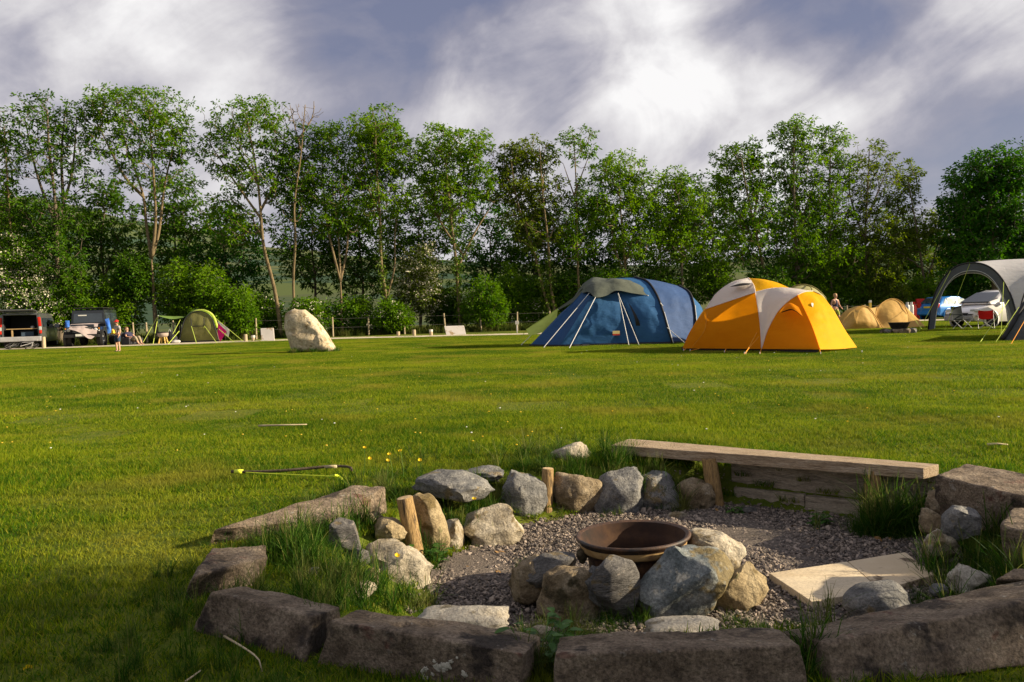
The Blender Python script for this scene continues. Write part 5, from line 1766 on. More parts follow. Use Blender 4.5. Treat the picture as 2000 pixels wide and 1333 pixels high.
    MB().lathe(c, [(.001, 0.0), (.07, .0), (.078, -.003)], 16, Vector((.62, -.68, .4))).build('badge', MATS['cloth_white'], t)
    # dark groundsheet skirt under the fly
    rim = [L, Lm, F, Fm, G_]
    MB().grid([[p + Vector((0, .12, .04)) for p in crom(rim, 24)], [p + Vector((0, .10, -.075)) for p in crom(rim, 24)]]).build('groundsheet', MATS['black_trim'], t)
    for (a, b) in (((1478, 650, 20.5), (1456, 691.5)), ((1482, 658, 20.45), (1453, 692)), ((1487, 682, 20.45), (1484, 692)), ((1366, 681, 21.5), (1346, 686.5)), ((1340, 681, 21.9), (1335, 686)), ((1418, 681.5, 21.0), (1415, 689)), ((1601, 683, 18.95), (1603, 692)), ((1674, 683, 20.3), (1684, 689))):
        guy(t, 'line_orange' if b[0] != 1684 else 'black_trim', PD(*a), P(b[0], b[1], .02), .009)


build_yellow_tent()


def build_blue_tent():
    t = thing('tunnel_tent', P(1210, 675, 0), 'big blue tunnel tent with grey-green cover over its front', 'tent', 'tents on the campsite')
    b = [P(1034, 676, .02), P(1093, 677, .02), P(1232, 673, .02), P(1250, 672.5, .02), P(1313, 671, .02), P(1357, 668, .02)]
    E0, E1, E2 = PD(1137, 571, 27.3), PD(1155, 579, 26.6), PD(1206, 572, 26.8)
    hoop1 = [b[3], PD(1232, 625, 26.5), PD(1213, 582, 26.75), PD(1197, 556, 27.2), PD(1178, 545, 27.7)]
    hoop2 = [b[4], PD(1305, 645, 26.3), PD(1295, 610, 26.5), PD(1282, 576, 26.85), PD(1264, 551, 27.3), PD(1240, 542.5, 27.8)]
    hoop3 = [b[5], PD(1358, 632, 27.1), PD(1355, 597, 27.3), PD(1346, 572, 27.7), PD(1326, 559, 28.3)]
    tail = [P(1384, 666, .02), PD(1380, 630, 28.2), PD(1371, 602, 28.4), PD(1360, 588, 28.6), PD(1340, 572, 29.0)]
    panel('front_panel', 'nylon_navy', t, [b[0], b[1]], [E0, E1], [b[0], PD(1085, 628, 27.3), E0], [b[1], PD(1124, 628, 26.45), E1], bulge=-.08, wr=.03)
    panel('front_panel', 'nylon_blue', t, [b[1], P(1160, 675, .02), b[2]], [E1, PD(1180, 577, 26.65), E2], [b[1], PD(1124, 628, 26.45), E1], [b[2], PD(1219, 622, 26.55), E2], bulge=.02, wr=.045, nu=30, nv=26, seed=2)
    panel('door_panel', 'nylon_navy', t, [b[2], b[3]], [E2, PD(1213, 572, 26.8)], wr=.02, nu=6, bulge=.03)
    panel('side_panel', 'nylon_blue', t, [b[3], P(1280, 672, .02), b[4]], [hoop1[-1], hoop2[-1]], hoop1, hoop2, bulge=.04, wr=.04, nu=26, nv=30, seed=4)
    panel('side_panel', 'nylon_blue_sunlit', t, [b[4], b[5]], [hoop2[-1], PD(1285, 549, 28.0), hoop3[-1]], hoop2, hoop3, bulge=-.02, wr=.03, nu=26, nv=30, seed=6)
    panel('rear_panel', 'nylon_blue', t, [b[5], tail[0]], [hoop3[-1], tail[-1]], hoop3, tail, bulge=.0, wr=.02, nu=10, nv=20)
    # back half of the tunnel
    sil = [b[0], PD(1085, 628, 27.3), E0, PD(1150, 549, 27.7), PD(1178, 545, 27.7), PD(1240, 542.5, 27.8), PD(1285, 549, 28.0), hoop3[-1], tail[-1], tail[2], tail[0]]
    bk = [b[0], PD(1075, 660, 28.6), PD(1120, 660, 29.2), PD(1150, 658, 29.4), PD(1190, 656, 29.5), PD(1240, 655, 29.6), PD(1285, 654, 29.7), PD(1320, 653, 29.8), PD(1345, 653, 29.9), PD(1365, 655, 29.6), tail[0]]
    for q in bk[1:-1]: q.z = .02
    loft('back_panel', 'nylon_navy', t, sil, bk, 50, 12, rise=.4)
    # cover thrown over the front hoop
    panel('cover', 'tarp_grey', t, [PD(1137, 573, 27.1), PD(1150, 571, 26.7), PD(1163, 581, 26.3), PD(1184, 578, 26.4), PD(1204, 568, 26.55), PD(1235, 573, 26.6), PD(1266, 577.5, 26.75)],
          [PD(1138, 563, 27.7), PD(1147, 550, 27.75), PD(1160, 542, 27.8), PD(1185, 544.5, 27.8), PD(1210, 545, 27.8), PD(1238, 544.5, 27.85)], [PD(1137, 573, 27.1), PD(1138, 563, 27.7)], [PD(1266, 577.5, 26.75), PD(1256, 558, 27.15), PD(1238, 544.5, 27.85)],
          bulge=.12, wr=.05, nu=40, nv=24, seed=9)
    bkc = [PD(1105, 600, 28.4), PD(1125, 585, 28.7), PD(1150, 575, 28.9), PD(1180, 570, 29.0), PD(1210, 570, 29.0), PD(1240, 570, 29.0)]
    loft('cover', 'tarp_grey', t, [PD(1138, 563, 27.7), PD(1147, 550, 27.75), PD(1160, 542, 27.8), PD(1185, 544.5, 27.8), PD(1210, 545, 27.8), PD(1238, 544.5, 27.85)], bkc, 30, 8, rise=.15)
    MB().grid([[PD(1138, 566, 27.6), PD(1140, 573, 27.2)], [PD(1118, 583, 28.1), PD(1124, 588, 27.9)], [PD(1091, 602, 28.6), PD(1093, 605, 28.5)]]).build('cover_tail', MATS['tarp_grey'], t, smooth=True)
    for h, dx in ((hoop2, 0), (hoop3, 0)):
        seam('pole_sleeve', 'black_trim', t, [q + Vector((0.0, -.03, .02)) for q in h], .035, 36)
        seam('pole_edge', 'line_white', t, [q + Vector((0.03, -.075, .0)) for q in h[:3]], .012, 20)
    panel('door_gap', 'black_trim', t, [P(1246, 671, .03) + Vector((0, -.05, 0)), P(1256, 671, .03) + Vector((0, -.05, 0))], [PD(1226, 588, 26.5)], [P(1246, 671, .03) + Vector((0, -.05, 0)), PD(1240, 625, 26.36), PD(1226, 588, 26.5)],
          [P(1256, 671, .03) + Vector((0, -.05, 0)), PD(1247, 625, 26.33), PD(1226, 588, 26.5)], nu=5, wr=0)
    c = PD(1203.5, 649.5, 26.32)
    MB().box(c, (.24, .012, .10), rz=.05).build('badge', M('badge_cream', (.62, .5, .22), (.55, .45, .2)), t)
    MB().box(c + Vector((0, .0, -.075)), (.24, .012, .05), rz=.05).build('badge_stripe', M('badge_red', (.45, .04, .02)), t)
    rim = [b[0], b[1], P(1160, 675, .02), b[2], b[3], P(1280, 672, .02), b[4], b[5]]
    MB().grid([[p + Vector((0, -.02, .06)) for p in crom(rim, 40)], [p + Vector((0, -.03, -.03)) for p in crom(rim, 40)]]).build('mud_flap', MATS['black_trim'], t)
    for (a, q) in (((1151, 573, 26.7), (1062, 679)), ((1163, 581, 26.3), (1112, 680)), ((1207, 573, 26.5), (1228, 674)), ((1207, 573, 26.5), (1248, 674)), ((1265, 577, 26.7), (1346, 660)), ((1290, 592, 26.5), (1352, 664)), ((1303, 640, 26.2), (1340, 672)), ((1091, 604, 28.5), (1018, 674))):
        guy(t, 'line_white', PD(*a), P(q[0], q[1], .02), .012)
    s = thing('lime_sheet', P(1058, 662, 0), 'lime green sheet hung from a guy line beside the blue tent', 'sheet')
    panel('cloth', 'nylon_lime', s, [PD(1033, 656, 28.3), PD(1057, 650, 28.2), PD(1086, 634, 28.4)], [PD(1028, 644, 28.5), PD(1058, 625, 28.5), PD(1089.5, 603, 28.5)], wr=.05, bulge=.06, nu=24, nv=12)
    MB().tube([PD(1089.5, 603, 28.5), PD(1028, 644, 28.5), P(1012, 668, .02)], .01, 5).build('cord', MATS['line_lime'], s)


build_blue_tent()


def build_olive_tent():
    Y = 44.4
    t = thing('olive_tent', P(390, 667, 0), 'small olive and lime arched tent under the forked tree', 'tent', 'tents on the campsite')
    q = lambda x, y, d=0.0: PD(x, y, Y + d)
    arch = [q(350, 669), q(355, 645), q(362, 624, .1), q(374, 612.5, .15), q(389, 609, .2), q(404, 613, .15), q(414, 623, .1), q(421, 643), q(428, 667)]
    for e in (arch[0], arch[-1]): e.z = .03
    B = [arch[0], q(390, 669), arch[-1]]; B[1].z = .03
    panel('front_panel', 'nylon_olive', t, B, arch[2:7], arch[:3], [arch[-1], arch[-2], arch[-3]], bulge=.12, wr=.04, nu=24, nv=20)
    back = [Vector((p.x - 1.0, p.y + 2.6, p.z * 1.02)) for p in arch]
    roof = [Vector((p.x - .40, p.y + 1.0, p.z * 1.09)) for p in arch]
    loft('roof', 'nylon_leaf', t, arch, roof, 40, 6)
    loft('roof', 'nylon_leaf', t, roof, back, 40, 8, rise=.05)
    MB().grid([crom(back, 24), [Vector((p.x, p.y + .7, .03)) for p in crom(back, 24)]]).build('rear_panel', MATS['nylon_olive'], t, smooth=True)
    seam('hoop', 'black_trim', t, [p + Vector((0, -.04, .02)) for p in arch], .03, 36)
    seam('hoop', 'nylon_lime', t, [p + Vector((0, .3, .07)) for p in arch[1:-1]], .07, 36)
    for (x0, y0, x1, y1) in ((373, 622, 374, 638), (398, 621, 399, 637), (374, 638, 399, 637)):
        MB().tube([q(x0, y0, -.18), q(x1, y1, -.18)], .022, 5).build('window_edge', MATS['black_trim'], t)
    panel('awning', 'nylon_leaf', t, [q(310, 618, -.6), q(335, 623.5, -.5), q(358, 621, -.1)], [q(310, 616.5, .6), q(335, 618, .7), q(362, 618, .6)], wr=.03, nu=18, nv=8)
    MB().tube([P(305, 669, 0), q(309, 617, -.6)], .022, 6).build('awning_pole', MATS['pole_pale'], t)
    MB().grid([[p + Vector((0, -.03, .08)) for p in crom(B, 10)], [p + Vector((0, -.03, -.02)) for p in crom(B, 10)]]).build('mud_flap', MATS['black_trim'], t)
    for (a, b) in (((374, 638), (384, 672)), ((399, 637), (391, 668)), ((399, 637), (424, 671)), ((309, 617), (277, 663)), ((352, 625), (327, 650)), ((350, 647), (328, 673)), ((421, 622), (475, 667)), ((424, 640), (457, 669)), ((309, 617), (299, 673))):
        e = P(b[0], b[1], .02)
        if e.y > 46 or e.y < 41: e = PD(b[0], b[1], 43.6); e.z = .02
        guy(t, 'line_lime', q(a[0], a[1], -.2), e, .016, peg=False)
    f = thing('flag', P(436, 668, 0), 'pink and white cloth hung on the guy line of the olive tent', 'flag')
    panel('pink_field', 'cloth_pink', f, [q(425, 651, -.4), q(427, 660, -.42), q(430, 668, -.45)], [q(425.5, 631, -.4), q(435, 640, -.42), q(443, 648, -.45)], wr=.06, nu=12, nv=10)
    panel('white_border', 'cloth_white', f, [q(425.5, 631, -.4), q(435, 640, -.42), q(443, 649, -.45), q(441, 655, -.45)], [q(426, 628, -.4), q(438, 636, -.42), q(448, 645, -.45), q(446, 659, -.45)], wr=.04, nu=14, nv=5)


build_olive_tent()


def build_tan_tent():
    t = thing('tan_tent', P(1715, 648, 0), 'low tan two-humped tent behind the yellow tent', 'tent', 'tents on the campsite')
    Y = 36.0
    q = lambda x, y, d=0.0: PD(x, y, Y + d)

    def g(x, y):
        p = PD(x, y, Y - .15); p.z = .02
        return p
    small = [g(1645, 648), q(1655, 628), q(1667, 607), q(1682, 598, .1), q(1697, 603, .2), q(1711, 622, .1), g(1723, 646)]
    panel('front_panel', 'nylon_tan', t, [g(1645, 648), g(1676, 649.5)], [q(1677, 612, -.25)], small[:3] + [q(1677, 606, -.1)], [g(1676, 649.5), q(1672, 628, -.3), q(1677, 612, -.25)], wr=.03, bulge=.05)
    panel('front_panel', 'nylon_tan', t, [g(1676, 649.5), g(1700, 648.5), g(1723, 646)], [q(1677, 607, -.1), q(1686, 601, .0), q(1697, 605, .15)], [g(1676, 649.5), q(1672, 628, -.3), q(1677, 607, -.1)], [g(1723, 646), q(1711, 622, .1), q(1697, 605, .15)], wr=.05, bulge=.06, seed=3)
    main = [g(1724, 646), q(1712, 620, .3), q(1716, 600, .5), q(1730, 588, .7), q(1747, 585, .8), q(1763, 594, .7), q(1772, 614, .5), g(1774, 644)]
    panel('main_panel', 'nylon_tan', t, [g(1724, 646), g(1750, 645), g(1774, 644)], main[2:6], main[:3], [main[-1], main[-2], main[-3]], wr=.04, bulge=.15, nu=24, nv=20, seed=5)
    panel('saddle_panel', 'nylon_tan', t, [q(1697, 603, .2), q(1711, 622, .1), g(1723, 646)], [q(1716, 600, .5), q(1712, 620, .3), g(1724, 646)], wr=.0, nu=14, nv=6)
    panel('tail_panel', 'nylon_tan', t, [g(1774, 644), g(1808, 641)], [q(1763, 594, .7)], [g(1774, 644), q(1772, 614, .5), q(1763, 594, .7)], [g(1808, 641), q(1785, 616, .6), q(1763, 594, .7)], wr=.03, bulge=.03, seed=7)
    sil = small[:5] + [q(1708, 603, .4), q(1716, 600, .5), q(1730, 588, .7), q(1747, 585, .8), q(1763, 594, .7), q(1785, 616, .6), g(1808, 641)]
    bk = [p + Vector((.1, 2.0, 0)) for p in sil]
    for p in bk: p.z = .02
    bk[0], bk[-1] = sil[0], sil[-1]
    loft('back_panel', 'nylon_tan', t, sil, bk, 50, 10, rise=.3)
    seam('pole_sleeve', 'nylon_tan', t, [p + Vector((0, -.05, .02)) for p in small[3:]], .022)
    seam('pole_sleeve', 'nylon_tan', t, [p + Vector((0, -.05, .02)) for p in main[1:-1]], .02)
    for a, b in (((1772, 604, .5), (1800, 643)), ((1655, 628, .0), (1630, 643))):
        guy(t, 'line_lime', q(*a), P(*b, .02), .009, peg=False)


build_tan_tent()


def build_sage_tent():
    t = thing('sage_tent', PD(1575, 650, 26.6) * 1.0, 'pale sage tent peeping out behind the yellow porch', 'tent', 'tents on the campsite')
    t.location.z = 0
    Y = 26.0
    sil = [PD(1515, 650, Y), PD(1522, 600, Y), PD(1540, 567, Y), PD(1560, 557.5, Y), PD(1582, 559, Y), PD(1600, 570, Y), PD(1614, 590, Y), PD(1622, 650, Y)]
    for e in (sil[0], sil[-1]): e.z = .02
    fr = [p + Vector((0, -1.3, 0)) for p in sil]; bk = [p + Vector((0, 1.3, 0)) for p in sil]
    for p in fr + bk: p.z = .02
    for k, (c, r) in enumerate(((fr, .35), (bk, .35))):
        loft('side_panel', 'nylon_sage', t, sil, c, 40, 12, rise=r)
    seam('pole_sleeve', 'nylon_olive', t, [p + Vector((0, -.02, .015)) for p in sil], .02)
    MB().tube(crom([PD(1575, 557.8, Y - .05), PD(1584, 562, Y - .4), PD(1588, 580, Y - .9)], 12), .018, 5).build('seam', MATS['nylon_olive'], t)


build_sage_tent()


def build_shelter():
    L1, L2 = PD(1813, 640, 32.0), PD(1988, 650, 28.6)
    L1.z = L2.z = 0
    dx = Vector((L2.y - L1.y, -(L2.x - L1.x), 0)); dx = (-dx if dx.x < 0 else dx) * 1.4
    L3, L4 = L2 + dx, L1 + dx
    ctr = (L1 + L2 + L3 + L4) / 4
    t = thing('grey_shelter', ctr, 'grey domed event shelter on four arched legs over camp chairs', 'shelter')

    def S(u, v, H=2.62):
        p = (L1 * (1 - u) + L2 * u) * (1 - v) + (L4 * (1 - u) + L3 * u) * v
        a, b = abs(2 * u - 1), abs(2 * v - 1)
        h = max(0.0, 1 - (a * b) ** 2.3) ** .55
        cen = (1 - a * a) * (1 - b * b)
        return Vector((p.x, p.y, H * h * (1 + .05 * cen)))
    # shell, cut back from the leg corners so that four arches stay open
    n = 33
    us = [k / (n - 1) for k in range(n)]
    vs_, fs = [], []
    for j in us:
        for i in us:
            vs_.append(S(i, j))
    for j in range(n - 1):
        for i in range(n - 1):
            fs.append((j * n + i, j * n + i + 1, (j + 1) * n + i + 1, (j + 1) * n + i))
    MB().add(vs_, fs).build('canopy', MATS['nylon_grey'], t, smooth=True)
    edges = ([S(k / 40, 0) for k in range(41)], [S(0, k / 40) for k in range(41)], [S(1, k / 40) for k in range(41)], [S(k / 40, 1) for k in range(41)])
    for e in edges:
        c = sum(e, Vector()) / len(e)
        inn = []
        for p in e:
            q = p.copy(); d = Vector((c.x - p.x, c.y - p.y, 0))
            q = p + (Vector((c.x, c.y, .5)) - p).normalized() * .30
            inn.append(q)
        MB().grid([e, inn]).build('arch_band', MATS['nylon_slate'], t, smooth=True)
        MB().tube(e, .03, 6).build('arch_pole', MATS['black_trim'], t, smooth=True)
        MB().tube([p + (Vector((c.x, c.y, .5)) - p).normalized() * .30 for p in e], .012, 5).build('band_edge', MATS['pole_pale'], t)
    for a, b in ((S(.5, 0), PD(1845, 640, 31.2)), (S(.28, 0), P(1795, 648, 0)), (S(.86, 0), P(1955, 652, 0))):
        b = Vector((b.x, b.y, .02)); guy(t, 'line_lime', a, b, .009, peg=False)
    # camp chairs under it
    for k, (px, Y, ry, mt, lab) in enumerate(((1880, 32.6, .3, 'nylon_char', 'tall dark folding camp chair in front of the silver car'), 
                                          (1926, 32.2, -.5, 'cloth_red', 'red folding camp chair in front of the silver car wheel'))):
        camp_chair(PD(px, 640, Y), ry, mt, lab, .95 if k == 0 else .75)


cloth('cloth_red', (0.42, 0.015, 0.012), transl=.1)


def camp_chair(p, rz, mt, label, h):
    p = Vector((p.x, p.y, 0))
    t = thing('camp_chair', p, label, 'chair', 'camp chairs under the grey shelter')
    R = Matrix.Rotation(rz, 3, 'Z')
    w = lambda x, y, z: p + R @ Vector((x, y, z))
    panel('seat', mt, t, [w(-.26, -.25, .42), w(0, -.25, .38), w(.26, -.25, .42)], [w(-.26, .2, .40), w(0, .2, .36), w(.26, .2, .40)], wr=0, nu=8, nv=6)
    panel('backrest', mt, t, [w(-.26, .2, .40), w(0, .22, .38), w(.26, .2, .40)], [w(-.27, .32, h), w(0, .36, h - .03), w(.27, .32, h)], wr=0, nu=8, nv=8)
    for a, b in (((-.26, -.25, 0), (.26, -.25, .42)), ((.26, -.25, 0), (-.26, -.25, .42)), ((-.26, .25, 0), (.26, .25, .42)), ((.26, .25, 0), (-.26, .25, .42)), ((-.28, -.25, 0), (-.28, .25, .42)), ((.28, -.25, 0), (.28, .25, .42))):
        MB().tube([w(*a), w(*b)], .012, 5).build('leg', MATS['pole_pale'], t)
    for s in (-1, 1):
        MB().tube([w(.27 * s, .22, .36), w(.27 * s, .33, h)], .012, 5).build('back_post', MATS['pole_pale'], t)
        MB().box(w(.28 * s, -.02, .60), (.05, .46, .025), rz).build('armrest', MATS[mt], t)


build_shelter()


def build_dark_tent():
    t = thing('dark_tent', P(2010, 668, 0), 'dark grey tent cut off by the picture edge', 'tent', 'tents on the campsite')
    b0 = P(1955, 665, .02)
    Y = b0.y
    arch = [b0, PD(1971, 641, Y), PD(1988, 612, Y + .1), PD(2006, 588, Y + .2), PD(2045, 570, Y + .3), PD(2090, 590, Y + .2), PD(2125, 672, Y)]
    arch[-1].z = .02
    panel('front_panel', 'nylon_slate', t, [b0, PD(2040, 672, Y - .3) * 1.0, arch[-1]], arch[2:5], arch[:3], [arch[-1], arch[-2], arch[-3]], wr=.03, bulge=.2)
    bk = [p + Vector((2.5, 3.2, 0)) for p in arch]
    loft('roof', 'nylon_slate', t, arch, bk, 30, 8)
    seam('pole_sleeve', 'black_trim', t, [p + Vector((0, -.05, .02)) for p in arch], .06, 30)
    guy(t, 'line_orange', PD(2005, 620, Y - .3), P(1975, 672, .02), .008, peg=False)
    guy(t, 'line_lime', PD(1975, 580, 29.5), P(1915, 668, .02), .008, peg=False)
    guy(t, 'line_lime', PD(1990, 600, Y), P(1945, 668, .02), .008, peg=False)


build_dark_tent()


def build_small_pit():
    c = PD(1756, 650, 30.2); c.z = 0
    t = thing('small_fire_pit', c, 'small dark fire bowl on a low ring of stones before the tan tent', 'fire pit')
    MB().lathe(c, [(.26, .16), (.30, .22), (.36, .36), (.40, .40), (.39, .405), (.33, .36), (.26, .24), (0, .2)], 24).build('bowl', MATS['soot'], t, smooth=True)
    R = random.Random(3)
    for k in range(11):
        a = 2 * math.pi * k / 11 + R.uniform(-.1, .1)
        me = rock_mesh((R.uniform(.25, .45), R.uniform(.22, .3), R.uniform(.16, .26)), 400 + k, 7)
        me.materials.append(MATS['rock_brown'] if k % 3 else MATS['rock_grey'])
        rr = R.uniform(.38, .58)
        o = link('stone', me, t, (math.cos(a) * rr, math.sin(a) * rr, .07)); o.rotation_euler = (0, 0, R.uniform(0, 6))


build_small_pit()

# ------------------------------------------------------------------ standing stone
def build_standing_stone():
    Y = 27.6
    out = [(572, 686), (566, 665), (556, 640), (557, 612), (572, 604.5), (596, 606), (615, 622), (632, 645), (648, 668), (657, 682), (650, 690), (600, 690)]
    # body lofted from the outline: thick in the middle, thinner towards the rim
    bm = bmesh.new()
    bmesh.ops.create_icosphere(bm, subdivisions=5, radius=1.0)
    c = PD(602, 650, Y)
    dense = [(a[0] + (b[0] - a[0]) * k / 10, a[1] + (b[1] - a[1]) * k / 10) for a, b in zip(out, out[1:] + out[:1]) for k in range(10)]
    ol = [PD(x, y, Y) - c for x, y in dense]
    ang = [math.atan2(v.z, v.x) for v in ol]; rr = [math.hypot(v.x, v.z) for v in ol]
    order = sorted(range(len(ang)), key=lambda i: ang[i])
    aa = [ang[i] for i in order]; ra = [rr[i] for i in order]
    aa = [aa[-1] - 2 * math.pi] + aa + [aa[0] + 2 * math.pi]; ra = [ra[-1]] + ra + [ra[0]]
    for v in bm.verts:
        a = math.atan2(v.co.z, v.co.x); s = math.hypot(v.co.x, v.co.z)
        R0 = float(np.interp(a, aa, ra))
        f = s ** .55
        yy = math.copysign(abs(v.co.y) ** .6, v.co.y)
        p = Vector((math.cos(a) * R0 * f, yy * .42 * (1 + .25 * v.co.x), math.sin(a) * R0 * f))
        n = fbm(v.co + Vector((3, 1, 2)), 1.4, 2) * .035 + fbm(v.co, 5, 4) * .018 - .05 * max(0, .12 - abs(fbm(v.co + Vector((5, 2, 9)), 1.3, 2)))
        if p.z < -.05 - .12 * p.x: p.y -= .09 * min(1, (-.05 - .12 * p.x - p.z) / .07)
        p += v.co.normalized() * n * .8
        v.co = p
    me = bpy.data.meshes.new('standing_stone'); bm.to_mesh(me); bm.free()
    me.materials.append(MATS['standing_stone'])
    me.polygons.foreach_set('use_smooth', np.ones(len(me.polygons), dtype=bool))
    o = link('standing_stone', me, None, c)
    tag(o, 'tall cream standing stone leaning on the open lawn', 'standing stone')
    B = MATS['long_blade']
    c2 = source_coll('stone_tuft', [blades_mesh('stone_tuft', 70, .25, .12, .26, .006, .5, B, 3, seed=90 + k) for k in range(3)])
    R = np.random.default_rng(2)
    pts = [(c.x + R.uniform(-.62, 1.0), c.y + R.uniform(-.6, -.2), 0) for _ in range(34)] + [(c.x + R.uniform(-.6, 1.0), c.y + R.uniform(-.2, .6), 0) for _ in range(20)]
    scatter('stone_foot_grass', c2, pts, R.uniform(0, 6.28, len(pts)), R.uniform(.5, 1.0, len(pts)), R.integers(0, 3, len(pts)), 'longer grass round the foot of the standing stone', 'grass')


build_standing_stone()

# ------------------------------------------------------------------ boards, bollards, fence, markers
M('board_pale', (0.52, 0.48, 0.43), (0.60, 0.56, 0.51), scale=1.2, rough=.85, spots=[((0.34, 0.25, 0.14), 2.5, .56)])
M('post_wood', (0.30, 0.24, 0.15), (0.42, 0.34, 0.22), scale=5, rough=.9, stretch=(4, 4, .8))
M('post_cap', (0.62, 0.60, 0.55), rough=.8)
M('wire', (0.16, 0.15, 0.14), rough=.6)


def leaning_board(x0, x1, y0, y1, Y, skew, label):
    bl, br = P(x0 + skew, y1, .02), P(x1 + skew, y1 - .5, .02)
    bl, br = PD(x0 + skew, y1, Y), PD(x1 + skew, y1 - 1, Y)
    bl.z = br.z = .02
    tl, tr = PD(x0, y0, Y + .35), PD(x1, y0 - 1, Y + .35)
    t = thing('leaning_board', (bl + br) / 2, label, 'board', 'pale boards beside the track')
    MB().prism([bl, br, tr, tl], (0, .05, .02)).build('sheet', MATS['board_pale'], t)
    for f in (.2, .8):
        a = tl.lerp(tr, f) + Vector((0, .06, -.05)); b = Vector((a.x, a.y + .45, 0))
        MB().tube([a, b], .025, 6).build('prop', MATS['post_wood'], t)


leaning_board(509, 534, 642.5, 667.5, 43.0, 2, 'upright pale board with brown stain beside the standing stone')
leaning_board(868, 906, 638, 654.5, 44.5, 4, 'wide low pale board with brown stain under the ivied trunk')
for k, (px, py, Y, h, lab) in enumerate(((842, 656, 44.6, .36, 'bollard with a white cap nearest the wide low board'), (809, 655, 44.9, .38, 'bare bollard in the middle of three beside the track'),
                                    (778, 656, 45.0, .30, 'shortest bollard of three beside the track'), (495, 669, 43.2, .34, 'small dark bollard next to the upright pale board'),
                                    (480, 669, 43.0, .42, 'stubby brown bollard near the pink flag guy lines'), (86, 683, 41.0, .62, 'pale wooden bollard at the rear corner of the van'))):
    g = PD(px, py, Y); g.z = 0
    t = thing('bollard', g, lab, 'bollard', 'low wooden bollards along the track')
    MB().lathe(g, [(.001, -.05), (.10, -.05), (.095, h * .9), (.085, h), (.001, h)], 12).build('shaft', MATS['post_wood'], t, smooth=True, autosmooth=.6)
    if k in (0, 3):
        MB().lathe(g, [(.10, h - .12), (.105, h - .1), (.105, h + .005), (.001, h + .012)], 12).build('cap', MATS['post_cap'], t)
g = PD(1010, 645, 44.8); g.z = 0
t = thing('marker_post', g, 'white marker post in rank grass beside the lime sheet', 'marker post')
MB().box(g + Vector((0, 0, .28)), (.07, .05, .56)).build('post', MATS['post_cap'], t, bevel=.008)
MB().box(g + Vector((0, -.03, .62)), (.20, .05, .20)).build('plate', MATS['post_cap'], t, bevel=.01)


def fence(name, pxs, dYs, h, label, wires=(.45, .9)):
    pts = []
    for px, d in zip(pxs, dYs):
        p = PD(px, 640, tree_depth(px) + d); p.z = 0; pts.append(p)
    t = thing(name, pts[0], label, 'fence')
    for k, p in enumerate(pts):
        lean = Vector((random.uniform(-.08, .08), 0, 0))
        MB().tube([p - Vector((0, 0, .1)), p + lean * .5 + Vector((0, 0, h * .5)), p + lean + Vector((0, 0, h * random.uniform(.92, 1.05)))], [.055, .05, .048], 8).build('post', MATS['post_wood'], t, smooth=True, autosmooth=.7)
    for z in wires:
        MB().tube([p + Vector((0, -.05, z * h)) for p in pts], .006, 4).build('wire', MATS['wire'], t)


fence('stock_fence', [205, 261, 287, 340, 440, 500, 575, 650, 720, 790, 870, 940, 1010, 1075], [-.9] * 14, 1.25, 'post and wire stock fence in front of the hedge')
fence('rail_fence', [1600, 1628, 1656, 1688, 1724, 1762, 1800], [-6.5, -6.4, -6.3, -6.3, -6.2, -6.0, -5.8], 1.1, 'low post and wire fence behind the tan tent')
g = PD(1700, 640, 47.5); g.z = 0
t = thing('marker_post', g, 'yellow-topped marker post behind the saddle of the tan tent', 'marker post')
MB().box(g + Vector((0, 0, .6)), (.12, .12, 1.2)).build('post', M('marker_yellow', (.6, .42, .08), (.5, .35, .06)), t, bevel=.01)
MB().box(g + Vector((0, 0, 1.27)), (.13, .13, .14)).build('cap', MATS['post_cap'], t, bevel=.01)

# ================================================================== vehicles
def paint(name, c, metal=.3):
    return M(name, c, tuple(x * .93 for x in c), scale=2, rough=.28, spec=.5, coat=.6, metal=metal)


paint('paint_grey', (0.10, 0.105, 0.11)); paint('paint_black', (0.012, 0.015, 0.021), 0); paint('paint_blue', (0.01, 0.17, 0.52), .1); paint('paint_silver', (0.74, 0.72, 0.71), .0)
M('glass_dark', (0.022, 0.032, 0.042), (0.03, 0.042, 0.055), rough=.06, spec=.8)
M('glass_clear', (0.30, 0.36, 0.36), (0.5, 0.56, 0.55), scale=2.5, rough=.08, spec=.8)
M('tyre', (0.016, 0.016, 0.016), (0.03, 0.028, 0.026), rough=.9)
M('rim_alloy', (0.62, 0.60, 0.56), (0.55, 0.53, 0.5), rough=.35, metal=.5)
M('plastic_black', (0.02, 0.02, 0.021), rough=.6)
M('lamp_red', (0.42, 0.015, 0.008), (0.5, 0.03, 0.015), rough=.2)
M('lamp_clear', (0.6, 0.6, 0.58), rough=.12, metal=.3)
M('lamp_amber', (0.6, 0.22, 0.02), rough=.2)
M('plate_white', (0.66, 0.66, 0.6), rough=.5)
M('plate_yellow', (0.62, 0.48, 0.03), rough=.5)
M('bumper_grey', (0.34, 0.34, 0.35), rough=.5)
M('plywood', (0.42, 0.29, 0.14), (0.34, 0.23, 0.11), scale=4, rough=.8, stretch=(4, 1, 1))
M('crate_blue', (0.05, 0.08, 0.12), rough=.7)


class Frame:
    """local frame: x to the vehicle's side, y away along its axis, z up"""
    def __init__(self, o, yaw):
        self.o = Vector(o); self.R = Matrix.Rotation(yaw, 3, 'Z'); self.yaw = yaw

    def __call__(self, x, y, z):
        return self.o + self.R @ Vector((x, y, z))


